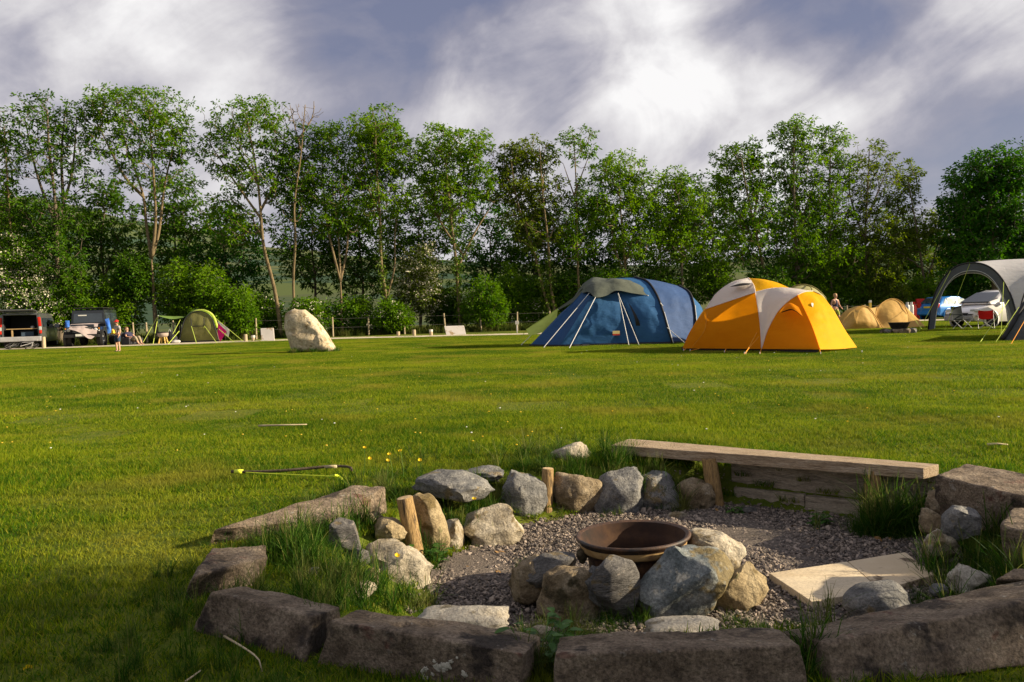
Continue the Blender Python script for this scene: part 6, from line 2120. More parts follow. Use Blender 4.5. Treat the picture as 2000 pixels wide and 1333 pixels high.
def wheel(F, t, x, y, r, w, rim='rim_alloy', spokes=5, side=1):
    ax = F.R @ Vector((side, 0, 0))
    c = F(x, y, r)
    ty = MB().lathe(c, [(r * .62, -w / 2), (r * .9, -w / 2), (r, -w / 2 * .7), (r, w / 2 * .7), (r * .9, w / 2), (r * .62, w / 2)], 24, ax).build('tyre', MATS['tyre'], t, smooth=True, autosmooth=.6)
    MB().lathe(c, [(r * .64, w * .40), (r * .60, w * .30), (r * .55, w * .22), (r * .12, w * .24), (.001, w * .26)], 20, ax).build('rim', MATS['plastic_black' if spokes else rim], ty)
    if spokes:
        u = Vector((0, 0, 1)); v = ax.cross(u)
        MB().lathe(c, [(r * .66, w * .36), (r * .66, w * .46), (r * .58, w * .46), (r * .56, w * .38)], 24, ax).build('rim_edge', MATS[rim], ty, smooth=True)
        for k in range(spokes):
            a = 2 * math.pi * k / spokes + .3
            d = u * math.cos(a) + v * math.sin(a); s = ax.cross(d)
            o = ax * w * .42
            MB().prism([c + o + s * r * .05, c + o + d * r * .6 + s * r * .12, c + o + d * r * .6 - s * r * .12, c + o - s * r * .05], -ax * .03).build('spoke', MATS[rim], ty)


def section_loft(F, t, name, mat, secs, bevel=0, cap=(True, True)):
    """secs: list of (y, [(x, z) ...]) right-side outlines from bottom to top, mirrored"""
    G = []
    for (y, pts) in secs:
        ring = [F(x, y, z) for x, z in pts] + [F(-x, y, z) for x, z in reversed(pts)]
        G.append(ring)
    n = len(G[0])
    mb = MB()
    vs = [p for r in G for p in r]
    fs = []
    for i in range(len(G) - 1):
        for k in range(n):
            k2 = (k + 1) % n
            fs.append((i * n + k, i * n + k2, (i + 1) * n + k2, (i + 1) * n + k))
    if cap[0]: fs.append(tuple(range(n - 1, -1, -1)))
    if cap[1]: fs.append(tuple((len(G) - 1) * n + k for k in range(n)))
    return mb.add(vs, fs).build(name, MATS[mat], t, smooth=True, bevel=bevel, autosmooth=.55)


def build_van():
    o = PD(41, 660, 41.6); o.z = 0
    F = Frame(o, rad(19))
    t = thing('parked_van', o, 'dark grey van parked with its tailgate raised and load space open', 'van', 'vehicles parked by the trees')
    prof = lambda w, zb, zt: [(w, zb), (w * 1.01, zb + .35), (w, zb + .75), (w * .95, zt - .28), (w * .88, zt - .07), (w * .72, zt)]
    section_loft(F, t, 'body', 'paint_grey', [(0.02, prof(.95, .36, 1.90)), (.5, prof(.96, .34, 1.93)), (2.6, prof(.96, .34, 1.93)), (3.1, prof(.96, .34, 1.88)), (3.75, prof(.95, .34, 1.30)), (4.5, prof(.90, .36, 1.02)), (4.7, prof(.80, .40, .80))], cap=(False, True))
    for s in (-1, 1):
        MB().box(F(s * .87, .05, 1.10), (.16, .16, 1.42), F.yaw, 0, s * -.05).build('rear_pillar', MATS['paint_grey'], t, bevel=.03)
        MB().box(F(s * .90, -.05, 1.42), (.14, .08, .50), F.yaw, 0, s * -.07).build('tail_light', MATS['lamp_red'], t, bevel=.03)
        MB().box(F(s * .925, -.05, 1.07), (.13, .08, .20), F.yaw).build('indicator', MATS['lamp_clear'], t, bevel=.03)
        MB().box(F(s * .93, -.05, .88), (.13, .08, .18), F.yaw).build('tail_light', MATS['lamp_red'], t, bevel=.03)
        MB().box(F(s * .86, .9, 1.0), (.03, 1.9, 1.2), F.yaw).build('inner_wall', MATS['plastic_black'], t)
        wheel(F, t, s * .84, .85, .33, .2, side=s); wheel(F, t, s * .84, 3.85, .33, .2, side=s)
        for (y0, y1) in ((.45, 1.5), (1.7, 2.7)):
            MB().prism([F(s * .975, y0, 1.15), F(s * .975, y1, 1.15), F(s * .935, y1, 1.62), F(s * .935, y0, 1.62)], F.R @ Vector((s * .008, 0, 0))).build('side_window', MATS['glass_dark'], t)
        MB().box(F(s * 1.10, 3.1, 1.18), (.24, .12, .22), F.yaw).build('wing_mirror', MATS['bumper_grey'], t, bevel=.04)
    MB().box(F(0, .06, 1.84), (1.6, .14, .12), F.yaw).build('roof_header', MATS['paint_grey'], t, bevel=.03)
    MB().box(F(0, -.04, .52), (1.94, .24, .26), F.yaw).build('bumper', MATS['bumper_grey'], t, bevel=.05)
    MB().box(F(0, .9, .62), (1.72, 1.8, .05), F.yaw).build('load_floor', MATS['plastic_black'], t)
    MB().box(F(0, 1.8, 1.2), (1.72, .04, 1.2), F.yaw).build('bulkhead', MATS['plastic_black'], t)
    MB().box(F(.0, .9, 1.88), (1.4, 1.7, .03), F.yaw).build('headlining', MATS['plastic_black'], t)
    gate = MB().prism([F(-.86, .02, 1.93), F(.86, .02, 1.93), F(.84, -.95, 2.02), F(-.84, -.95, 2.02)], (0, 0, .06)).build('tailgate', MATS['paint_grey'], t, bevel=.02)
    MB().prism([F(-.62, -.2, 1.925), F(.62, -.2, 1.925), F(.60, -.72, 1.985), F(-.60, -.72, 1.985)], (0, 0, -.012)).build('rear_window', MATS['glass_dark'], gate)
    # what stands in the load space
    MB().box(F(.05, .3, 1.06), (1.45, .5, .04), F.yaw).build('shelf', MATS['plywood'], t)
    MB().box(F(-.42, .12, .84), (.07, .05, .42), F.yaw).build('shelf_leg', MATS['plywood'], t)
    b = thing('storage_box', F(.25, .45, .65), 'dark storage box in the open load space of the van', 'box')
    MB().box(F(.25, .45, .78), (.6, .45, .26), F.yaw).build('box_body', MATS['crate_blue'], b, bevel=.03)
    MB().box(F(.25, .45, .925), (.63, .48, .03), F.yaw).build('lid', MATS['plastic_black'], b, bevel=.01)
    b = thing('kettle', F(.5, .25, 1.08), 'small steel kettle on the shelf inside the open van', 'kettle')
    MB().lathe(F(.5, .25, 1.08), [(.001, 0), (.09, 0), (.10, .06), (.07, .12), (.02, .14), (.001, .145)], 14).build('pot', MATS['rim_alloy'], b, smooth=True)
    MB().tube(crom([F(.42, .25, 1.18), F(.5, .25, 1.29), F(.58, .25, 1.18)], 8), .01, 5).build('handle', MATS['plastic_black'], b)
    # bicycle lying on the grass behind it
    c = PD(43, 684, 40.6); c.z = .12
    bk = thing('bicycle', (c.x, c.y, 0), 'black bicycle lying on the ground behind the open van', 'bicycle')
    ax = Vector((.0, -.45, .9)).normalized()
    for s in (-.52, .52):
        cc = c + Vector((s, 0, .04 + (.05 if s < 0 else 0)))
        u = ax.orthogonal().normalized()
        ring = []
        v = ax.cross(u)
        ring = [cc + (u * math.cos(a) + v * math.sin(a)) * .31 for a in [2 * math.pi * k / 24 for k in range(25)]]
        w = MB().tube(ring, .022, 6, caps=False).build('wheel', MATS['tyre'], bk, smooth=True)
        for k in range(8):
            MB().tube([cc, ring[k * 3]], .004, 4).build('spoke', MATS['rim_alloy'], w)
    q = lambda x, y: c + Vector((x, y * .88, y * .42 + .07))
    for a, b_ in (((-.52, 0), (-.05, -.05)), ((-.52, 0), (-.2, .4)), ((-.2, .4), (-.05, -.05)), ((-.2, .38), (.38, .4)), ((-.05, -.05), (.40, .34)), ((.36, .46), (.52, 0))):
        MB().tube([q(*a), q(*b_)], .018, 6).build('frame_tube', MATS['rim_alloy'] if b_[0] > .3 else MATS['plastic_black'], bk)
    MB().tube(crom([q(.3, .62), q(.36, .55), q(.46, .58), q(.5, .66)], 8), .013, 5).build('handlebar', MATS['rim_alloy'], bk)
    MB().box(q(-.22, .48), (.22, .10, .05)).build('saddle', MATS['plastic_black'], bk, bevel=.015)


build_van()


def build_offroad():
    o = PD(160, 660, 41.9); o.z = 0
    F = Frame(o, rad(13))
    t = thing('off_road_car', o, 'boxy black off-road car facing the field with towels drying on it', 'off-road car', 'vehicles parked by the trees')
    w = .86
    section_loft(F, t, 'body', 'paint_black', [(1.25, [(w, .55), (w, 1.20), (w, 1.25)]), (3.85, [(w, .55), (w, 1.20), (w, 1.25)])])
    section_loft(F, t, 'cabin', 'paint_black', [(1.28, [(w, 1.25), (w * .97, 1.5), (w * .92, 1.95)]), (1.45, [(w, 1.25), (w * .97, 1.5), (w * .92, 2.0)]), (3.80, [(w, 1.25), (w * .97, 1.5), (w * .92, 2.0)]), (3.85, [(w, 1.25), (w * .97, 1.5), (w * .92, 1.95)])])
    MB().box(F(0, .72, 1.0), (1.18, 1.15, .42), F.yaw, taper=(.96, .98)).build('bonnet', MATS['paint_black'], t, bevel=.04)
    for s in (-1, 1):
        MB().box(F(s * .72, .72, .93), (.34, 1.15, .28), F.yaw).build('wing', MATS['paint_black'], t, bevel=.03)
        MB().box(F(s * .70, .12, .90), (.36, .05, .34), F.yaw).build('lamp_panel', MATS['plastic_black'], t, bevel=.01)
        MB().lathe(F(s * .66, .10, .92), [(.001, .03), (.085, .02), (.10, 0), (.10, -.02)], 16, F.R @ Vector((0, -1, 0))).build('headlight', MATS['lamp_clear'], t, smooth=True)
        MB().lathe(F(s * .82, .10, .98), [(.001, .02), (.04, .01), (.042, 0)], 12, F.R @ Vector((0, -1, 0))).build('indicator', MATS['lamp_amber'], t, smooth=True)
        MB().lathe(F(s * .82, .10, .86), [(.001, .02), (.04, .01), (.042, 0)], 12, F.R @ Vector((0, -1, 0))).build('side_lamp', MATS['lamp_clear'], t, smooth=True)
        wheel(F, t, s * .76, .62, .40, .27, 'bumper_grey', 0, s); wheel(F, t, s * .76, 3.05, .40, .27, 'bumper_grey', 0, s)
        MB().lathe(F(s * .90, .62, .42), [(.42, -.06), (.50, -.06), (.50, .06), (.42, .06)], 24, F.R @ Vector((1, 0, 0))).build('wheel_arch', MATS['plastic_black'], t)
        for (y0, y1) in ((1.5, 2.35), (2.5, 3.6)):
            MB().prism([F(s * (w + .004), y0, 1.32), F(s * (w + .004), y1, 1.32), F(s * (w * .94), y1, 1.82), F(s * (w * .94), y0, 1.82)], F.R @ Vector((s * .008, 0, 0))).build('side_window', MATS['glass_dark'], t)
        MB().box(F(s * 1.0, 1.2, 1.30), (.18, .06, .2), F.yaw).build('wing_mirror', MATS['plastic_black'], t, bevel=.02)
    MB().prism([F(-.74, 1.262, 1.30), F(.74, 1.262, 1.30), F(.70, 1.262, 1.80), F(-.70, 1.262, 1.80)], F.R @ Vector((0, -.012, 0))).build('windscreen', MATS['glass_dark'], t)
    MB().box(F(-.28, 1.24, 1.70), (.42, .015, .06), F.yaw).build('sun_strip', MATS['plate_white'], t)
    MB().box(F(0, .10, .90), (.98, .05, .34), F.yaw).build('grille', MATS['plastic_black'], t, bevel=.01)
    for k in range(5):
        MB().box(F(0, .065, .79 + .055 * k), (.9, .02, .018), F.yaw).build('grille_slat', MATS['bumper_grey'], t)
    MB().box(F(0, -.02, .60), (1.72, .18, .17), F.yaw).build('bumper', MATS['plastic_black'], t, bevel=.02)
    MB().box(F(-.02, -.13, .64), (.50, .02, .12), F.yaw).build('number_plate', MATS['plate_white'], t)
    MB().box(F(0, 2.6, 2.10), (1.5, 2.3, .05), F.yaw).build('roof_rack', MATS['plastic_black'], t, bevel=.015)
    for s in (-1, 1):
        for y in (1.6, 2.6, 3.6):
            MB().box(F(s * .7, y, 2.04), (.04, .06, .10), F.yaw).build('rack_foot', MATS['plastic_black'], t)
    def drape(label, mat, bottom, top, wr=.05):
        s = thing('towel', sum(bottom, Vector()) / len(bottom), label, 'towel', 'towels drying on the off-road car')
        panel('cloth', mat, s, bottom, top, wr=wr, nu=18, nv=16, bulge=.04)
        return s
    s = drape('dusty pink blanket spread over the bonnet of the off-road car', 'cloth_dusty', [F(-.62, .0, .98), F(-.1, -.12, .80), F(.45, -.2, .42), F(.74, -.06, .66)], [F(-.6, .3, 1.23), F(.0, .3, 1.25), F(.4, .3, 1.25), F(.74, .3, 1.225)])
    panel('cloth_top', 'cloth_dusty', s, [F(-.6, .3, 1.23), F(.0, .3, 1.25), F(.4, .3, 1.25), F(.74, .3, 1.225)], [F(-.52, 1.1, 1.24), F(.1, 1.15, 1.26), F(.66, 1.1, 1.24)], wr=.02, nu=14, nv=8)
    drape('short blue towel hanging on the mirror nearer the van', 'cloth_blue', [F(-1.12, 1.10, .96), F(-.90, 1.10, .96)], [F(-1.10, 1.14, 1.44), F(-.90, 1.14, 1.44)])
    drape('long blue towel hanging over the door mirror nearer the boy', 'cloth_blue', [F(1.02, 1.0, .66), F(1.22, 1.05, .72)], [F(.88, 1.12, 1.46), F(1.08, 1.14, 1.52)])


build_offroad()


def hatchback(name, label, o, yaw, col, L, W, H, glass, plate, front_away=True, tall=0.0):
    """car with its near end at local y = 0; front_away: the near end is the tail"""
    F0 = Frame(o, yaw)
    t = thing(name, o, label, 'car', 'cars parked beyond the shelter')
    if front_away:
        F = F0
    else:       # turn the local axes round so that y = 0 is still the tail
        F = Frame(F0(0, L, 0), yaw + math.pi)
    w = W / 2
    belt = .92 + tall * .10
    low = lambda k, zb, zt: [(w * .90 * k, zb), (w * k, zb + .22), (w * k, zt - .20), (w * .95 * k, zt - .04), (w * .86 * k, zt)]
    body = section_loft(F, t, 'body', col, [(.0, low(.86, .42, .82)), (.10, low(.95, .28, belt)), (.6, low(1, .22, belt + .02)), (L * .62, low(1, .22, belt)), (L * .72, low(1, .22, belt - .01)), (L * .90, low(.96, .24, .78 + tall * .06)), (L * .98, low(.86, .30, .62 + tall * .06)), (L, low(.78, .36, .54))])
    cab = lambda k, z: [(w * .90, belt - .03), (w * .88 * k, belt + .05), (w * .80 * k, (belt + z) / 2 + .06), (w * .72 * k, z - .05), (w * .60 * k, z)]
    y_ws = L * (.745 + .04 * tall)
    section_loft(F, t, 'roof', col, [(.14, cab(.95, belt + .06)), (.34, cab(1, belt + .28)), (.62, cab(1, H - .05)), (1.3, cab(1, H)), (2.1, cab(1, H - .01)), (L * .58, cab(1, H - .10)), (L * .66, cab(1, (H + belt) / 2)), (y_ws, cab(.96, belt + .02))])
    for s in (-1, 1):
        def side_glass(pts):
            out = []
            for (y, f) in pts:      # f = 0 belt, 1 roof
                z = belt + .05 + f * (H - belt - .14)
                x = np.interp(z, [belt + .05, (belt + H) / 2 + .06, H - .05], [w * .885, w * .815, w * .735])
                out.append(F(s * (float(x) + .012), y, z))
            MB().prism(out, F.R @ Vector((-s * .02, 0, 0))).build('side_window', MATS[glass], t)
        side_glass([(.42, .05), (.78, .0), (.78, .92), (.62, .62)])
        side_glass([(.84, .0), (1.72, .0), (1.72, .98), (.86, .95)])
        side_glass([(1.80, .0), (L * .665, .0), (L * .585, .78), (1.80, .98)])
        wheel(F, t, s * (w - .10), L * .185, .32, .2, side=s); wheel(F, t, s * (w - .10), L * .80, .32, .2, side=s)
        for y in (L * .185, L * .80):
            MB().lathe(F(s * (w - .01), y, .33), [(.345, -.05), (.40, -.05), (.41, .02), (.345, .025)], 28, F.R @ Vector((s, 0, 0))).build('wheel_arch', MATS[col], t, smooth=True)
            MB().lathe(F(s * (w - .02), y, .33), [(.001, .008), (.345, .008)], 24, F.R @ Vector((s, 0, 0))).build('wheel_well', MATS['plastic_black'], t)
        MB().box(F(s * (w + .07), L * .63, belt + .08), (.2, .1, .14), F.yaw).build('wing_mirror', MATS[col], t, bevel=.03)
        MB().box(F(s * (w * .74), .06, belt - .02), (.24, .14, .30), F.yaw).build('tail_light', MATS['lamp_red'], t, bevel=.04)
        MB().box(F(s * (w * .70), L * .935, .64 + tall * .06), (.34, .34, .15), F.yaw, .18).build('headlight', MATS['lamp_clear'], t, bevel=.05)
        for y in (1.76, 2.55):
            MB().box(F(s * (w + .004), y - .2, belt - .14), (.02, .16, .03), F.yaw).build('door_handle', MATS['rim_alloy'], t)
    # windscreen and rear screen follow the cabin slope
    a, b = L * .60, y_ws - .03
    MB().prism([F(-w * .80, b, belt + .05), F(w * .80, b, belt + .05), F(w * .60, a, H - .14), F(-w * .60, a, H - .14)], F.R @ Vector((0, .05, .035))).build('windscreen', MATS['glass_dark'], t)
    MB().prism([F(-w * .76, .20, belt + .10), F(w * .76, .20, belt + .10), F(w * .60, .56, H - .12), F(-w * .60, .56, H - .12)], F.R @ Vector((0, -.05, .03))).build('rear_window', MATS['glass_dark'], t)
    MB().box(F(0, -.02, .80), (.52, .03, .12), F.yaw).build('number_plate', MATS[plate], t)
    MB().box(F(0, .02, .42), (W * .86, .14, .2), F.yaw).build('rear_bumper', MATS[col], t, bevel=.05)
    MB().box(F(0, L - .03, .40), (W * .80, .16, .24), F.yaw).build('front_bumper', MATS['bumper_grey'], t, bevel=.05)
    MB().box(F(0, L - .02, .58), (W * .5, .10, .10), F.yaw).build('grille', MATS['plastic_black'], t, bevel=.02)
    MB().box(F(0, L + .06, .45), (.50, .02, .11), F.yaw).build('number_plate', MATS['plate_white'], t)
    return t


o = PD(1812, 622, 50.0); o.z = 0
hatchback('parked_car', 'bright blue hatchback parked behind the shelter leg', o, rad(-66), 'paint_blue', 4.1, 1.75, 1.47, 'glass_clear', 'plate_yellow')
o = PD(1872, 632, 34.6); o.z = 0
hatchback('parked_car', 'silver family car seen nose-on through the shelter arch', o, rad(-72), 'paint_silver', 4.35, 1.83, 1.62, 'glass_dark', 'plate_yellow', front_away=False, tall=1.0)

# red cabinet and gas bottles beside the blue car
M('cabinet_red', (0.48, 0.02, 0.02), (0.40, 0.015, 0.015), rough=.5)
M('bottle_white', (0.60, 0.60, 0.58), rough=.4)
c = PD(1797, 620, 53.5); c.z = 0
t = thing('red_cabinet', c, 'red metal cabinet standing behind the blue car', 'cabinet')
MB().box(c + Vector((0, 0, .68)), (.5, .45, 1.35), rz=-.3).build('case', MATS['cabinet_red'], t, bevel=.03)
MB().lathe(c + Vector((-.05, -.36, 1.0)), [(.001, 0), (.12, 0), (.12, -.02)], 14, Vector((.29, -.95, 0))).build('dial', MATS['plastic_black'], t)
for k, (px, mt, lab) in enumerate(((1772, 'bottle_white', 'white gas bottle beside the tan tent tail'), (1780, 'bottle_white', 'white gas bottle in the middle of three'), (1786, 'cabinet_red', 'red gas bottle next to the red cabinet'))):
    c = PD(px, 620, 53.0 + .2 * k); c.z = 0
    t = thing('gas_bottle', c, lab, 'gas bottle', 'gas bottles beside the red cabinet')
    MB().lathe(c, [(.001, 0), (.15, 0), (.155, .06), (.155, .85), (.13, .96), (.06, 1.02), (.001, 1.03)], 14).build('cylinder', MATS[mt], t, smooth=True)
    MB().lathe(c, [(.09, 1.0), (.09, 1.16), (.075, 1.16), (.075, 1.0)], 12).build('collar', MATS[mt], t)
    MB().lathe(c, [(.001, 1.0), (.025, 1.0), (.025, 1.12), (.001, 1.13)], 8).build('valve', MATS['rim_alloy'], t)

# ================================================================== people
M('skin_light', (0.58, 0.33, 0.22), (0.52, 0.28, 0.18), scale=6, rough=.55)
M('hair_brown', (0.10, 0.055, 0.025), (0.16, 0.09, 0.04), scale=20, rough=.7)
M('hair_fair', (0.34, 0.20, 0.09), (0.42, 0.26, 0.12), scale=20, rough=.7)
M('cap_red', (0.62, 0.015, 0.015), (0.55, 0.012, 0.012), rough=.7)
M('shirt_grey', (0.27, 0.25, 0.25), (0.33, 0.31, 0.30), scale=8, rough=.9)
M('shorts_navy', (0.022, 0.04, 0.075), (0.04, 0.06, 0.10), rough=.9)
M('vest_navy', (0.022, 0.022, 0.05), (0.035, 0.035, 0.07), rough=.9)
M('shorts_lime', (0.40, 0.40, 0.06), (0.30, 0.33, 0.05), rough=.9)
M('khaki', (0.24, 0.20, 0.13), (0.30, 0.25, 0.17), rough=.9)
M('shoe_dark', (0.03, 0.03, 0.035), rough=.7)
M('eye_dark', (0.02, 0.015, 0.012), rough=.3)
M('lip', (0.40, 0.14, 0.11), rough=.5)
M('toy_yellow', (0.75, 0.50, 0.02), (0.68, 0.44, 0.02), rough=.5)
M('chair_black', (0.018, 0.018, 0.022), (0.03, 0.03, 0.035), rough=.8)


def skin_mesh(name, nodes, edges, mat, parent, sub=2):
    """continuous surface grown over a skeleton; nodes: list of (point, radius)"""
    base = world_loc(parent)
    me = bpy.data.meshes.new(name)
    me.from_pydata([tuple(Vector(p) - base) for p, r in nodes], edges, [])
    o = bpy.data.objects.new(name, me)
    COL.objects.link(o)
    sk = o.modifiers.new('skin', 'SKIN')
    sk.use_smooth_shade = True
    if not me.skin_vertices:
        raise RuntimeError('no skin layer')
    for k, (p, r) in enumerate(nodes):
        d = me.skin_vertices[0].data[k]
        d.radius = (r, r) if not isinstance(r, tuple) else r
        d.use_root = (k == 0)
    sb = o.modifiers.new('sub', 'SUBSURF'); sb.levels = sub; sb.render_levels = sub
    dg = bpy.context.evaluated_depsgraph_get()
    m2 = bpy.data.meshes.new_from_object(o.evaluated_get(dg))
    bpy.data.objects.remove(o)
    m2.name = name
    m2.materials.clear(); m2.materials.append(MATS[mat])
    m2.polygons.foreach_set('use_smooth', np.ones(len(m2.polygons), dtype=bool))
    return link(name, m2, parent)


def chain(nodes, edges, start, pts):
    """append a chain of (point, radius) to a skeleton from node index start; returns the last index"""
    last = start
    for p, r in pts:
        nodes.append((p, r)); edges.append((last, len(nodes) - 1)); last = len(nodes) - 1
    return last


def person(name, label, base, yaw, J, s=1.0):
    """J: joints in a body frame (x to its left hand side, y forward, z up, metres for a 1.7 m adult), scaled by s"""
    t = thing(name, base, label, 'person')
    R = Matrix.Rotation(yaw, 3, 'Z')
    W = lambda v: Vector(base) + R @ (Vector(v) * s)
    r = lambda k: k * s
    nodes = [(W(J['pelvis']), (r(.145), r(.105)))]
    E = []
    belly = chain(nodes, E, 0, [(W(J['waist']), (r(.125), r(.09))), (W(J['chest']), (r(.15), r(.105)))])
    neck = chain(nodes, E, belly, [(W(J['neck0']), r(.062)), (W(J['neck1']), r(.052))])
    hd = Vector(J['head'])
    chain(nodes, E, neck, [(W(hd + Vector((0, .015, -.06))), (r(.072), r(.08))), (W(hd + Vector((0, .005, .02))), (r(.08), r(.095))), (W(hd + Vector((0, -.005, .085))), (r(.066), r(.078)))])
    for sd in ('l', 'r'):
        sg = 1 if sd == 'l' else -1
        wr, el = Vector(J['wrist_' + sd]), Vector(J['elbow_' + sd])
        h = chain(nodes, E, belly, [(W(J['shoulder_' + sd]), r(.058)), (W(Vector(J['shoulder_' + sd]).lerp(el, .5)), r(.047)), (W(el), r(.038)), (W(el.lerp(wr, .4)), r(.037)), (W(wr), r(.025))])
        d = (wr - el).normalized()
        palm = wr + d * .07
        side = d.cross(Vector((0, 1, 0)))
        side = side.normalized() if side.length > .05 else Vector((1, 0, 0))
        pi = chain(nodes, E, h, [(W(palm), (r(.036), r(.017)))])
        bend = Vector((0, .5, -.1))
        for k, ln in enumerate((.075, .085, .08, .062)):
            o_ = side * (-.027 + .018 * k)
            chain(nodes, E, pi, [(W(palm + o_ + d * .02), r(.0085)), (W(palm + o_ + d * (.02 + ln * .5) + bend * .008), r(.008)), (W(palm + o_ + d * (.02 + ln * .85) + bend * .03), r(.0065))])
        chain(nodes, E, pi, [(W(palm - side * .035 - d * .02), r(.010)), (W(palm - side * .052 + d * .015 + bend * .02), r(.008))])
        hip, kn, an = Vector(J['hip_' + sd]), Vector(J['knee_' + sd]), Vector(J['ankle_' + sd])
        toe = an + (Vector(J.get('toe_' + sd, (0, .17, -.05))))
        chain(nodes, E, 0, [(W(hip), r(.092)), (W(hip.lerp(kn, .5)), r(.078)), (W(kn), r(.055)), (W(kn.lerp(an, .35)), r(.056)), (W(an), r(.034)), (W(an.lerp(toe, .5) - Vector((0, 0, .015))), r(.036)), (W(toe), r(.028))])
    body = skin_mesh('body', nodes, E, 'skin_light', t)
    # face
    f = lambda x, y, z: W(hd + Vector((x, y, z)))
    for sg in (-1, 1):
        MB().lathe(f(.032 * sg, .088, .012), [(.001, .006), (.010 * s, .004), (.012 * s, -.006)], 8, R @ Vector((0, 1, 0))).build('eye', MATS['eye_dark'], t)
        MB().lathe(f(.083 * sg, -.005, .0), [(.001, .012 * s), (.022 * s, .010 * s), (.026 * s, 0), (.02 * s, -.01 * s)], 10, R @ Vector((sg, .2, 0))).build('ear', MATS['skin_light'], t, smooth=True)
    MB().tube([f(0, .088, .02), f(0, .108, -.015), f(0, .095, -.024)], [.008 * s, .014 * s, .008 * s], 6).build('nose', MATS['skin_light'], t, smooth=True)
    MB().tube([f(-.022, .088, -.055), f(0, .096, -.058), f(.022, .088, -.055)], .006 * s, 5).build('mouth', MATS['lip'], t)
    return t, W, r, nodes, E, J, R, hd


def garment(name, mat, t, W, r, J, pts_chains):
    """pts_chains: list of chains of (joint or point, radius); the first chain is the root"""
    nodes, E = [], []
    for ci, ch in enumerate(pts_chains):
        if ci == 0:
            nodes.append((W(ch[0][0]), tuple(r(x) for x in ch[0][1]) if isinstance(ch[0][1], tuple) else r(ch[0][1])))
            last = 0; rest = ch[1:]
        else:
            last = ch[0]; rest = ch[1:]
        chain(nodes, E, last, [(W(p), tuple(r(x) for x in q) if isinstance(q, tuple) else r(q)) for p, q in rest])
    return skin_mesh(name, nodes, E, mat, t)


def lerp(a, b, f):
    return Vector(a).lerp(Vector(b), f)


def build_boy():
    b = P(231, 688, 0); b = Vector((b.x, b.y, 0))
    s = .765
    J = dict(pelvis=(0, 0, .93), waist=(.01, 0, 1.08), chest=(.01, 0, 1.30), neck0=(.01, 0, 1.46), neck1=(.0, .01, 1.52), head=(-.01, .03, 1.62),
             shoulder_l=(.18, 0, 1.40), elbow_l=(.24, .03, 1.15), wrist_l=(.05, .22, 1.22), shoulder_r=(-.17, 0, 1.40), elbow_r=(-.24, -.02, 1.14), wrist_r=(-.19, .05, .92),
             hip_l=(.09, 0, .90), knee_l=(.12, .02, .50), ankle_l=(.13, -.02, .085), hip_r=(-.09, 0, .90), knee_r=(-.13, .03, .50), ankle_r=(-.15, .0, .085))
    t, W, r, n, E, J, R, hd = person('person', 'child in red cap, grey T-shirt and navy shorts standing on the lawn', b, rad(150), J, s)
    garment('shirt', 'shirt_grey', t, W, r, J, [[((0, 0, .96), (.16, .118)), (J['waist'], (.142, .105)), ((.01, 0, 1.28), (.17, .122)), ((.01, 0, 1.42), (.11, .085)), ((.01, .0, 1.47), .068)],
                                              [2, (J['shoulder_l'], .078), (lerp(J['shoulder_l'], J['elbow_l'], .62), .07)], [2, (J['shoulder_r'], .078), (lerp(J['shoulder_r'], J['elbow_r'], .62), .07)]])
    garment('shorts', 'shorts_navy', t, W, r, J, [[((0, 0, .97), (.158, .116)), ((0, 0, .88), (.16, .12))], [1, (lerp(J['hip_l'], J['knee_l'], .25), .108), (lerp(J['hip_l'], J['knee_l'], .92), .092)], [1, (lerp(J['hip_r'], J['knee_r'], .25), .108), (lerp(J['hip_r'], J['knee_r'], .92), .092)]])
    for sd in 'lr':
        a = Vector(J['ankle_' + sd])
        garment('shoe', 'shoe_dark', t, W, r, J, [[(a + Vector((0, -.03, -.03)), .05), (a + Vector((0, .07, -.045)), .046), (a + Vector((0, .17, -.05)), .038)]])
    f = lambda x, y, z: W(hd + Vector((x, y, z)))
    cap = MB().lathe(f(0, 0, .055), [(.098 * s, 0), (.102 * s, .03 * s), (.088 * s, .075 * s), (.05 * s, .10 * s), (.001, .108 * s)], 18).build('cap', MATS['cap_red'], t, smooth=True)
    MB().grid([[f(-.085, .05, .06), f(0, .095, .062), f(.085, .05, .06)], [f(-.075, .13, .048), f(0, .185, .045), f(.075, .13, .048)]]).build('cap_peak', MATS['cap_red'], cap, solid=.008)
    MB().lathe(f(0, -.012, .0), [(.082 * s, -.045 * s), (.095 * s, -.01 * s), (.099 * s, .05 * s)], 18).build('hair', MATS['hair_brown'], t, smooth=True)
    y = thing('yellow_toy', W((.02, .26, 1.12)), 'yellow bag the child in the red cap holds at the belly', 'bag')
    c = W((.02, .25, 1.12))
    MB().box(c, (.20 * s * 1.2, .09, .22 * s), rad(150), 0, .25, taper=(.7, .8)).build('pouch', MATS['toy_yellow'], y, bevel=.02)
    MB().tube(crom([c + Vector((-.05, 0, .08)), c + Vector((0, .02, .13)), c + Vector((.05, 0, .08))], 8), .008, 5).build('strap', MATS['toy_yellow'], y)


build_boy()


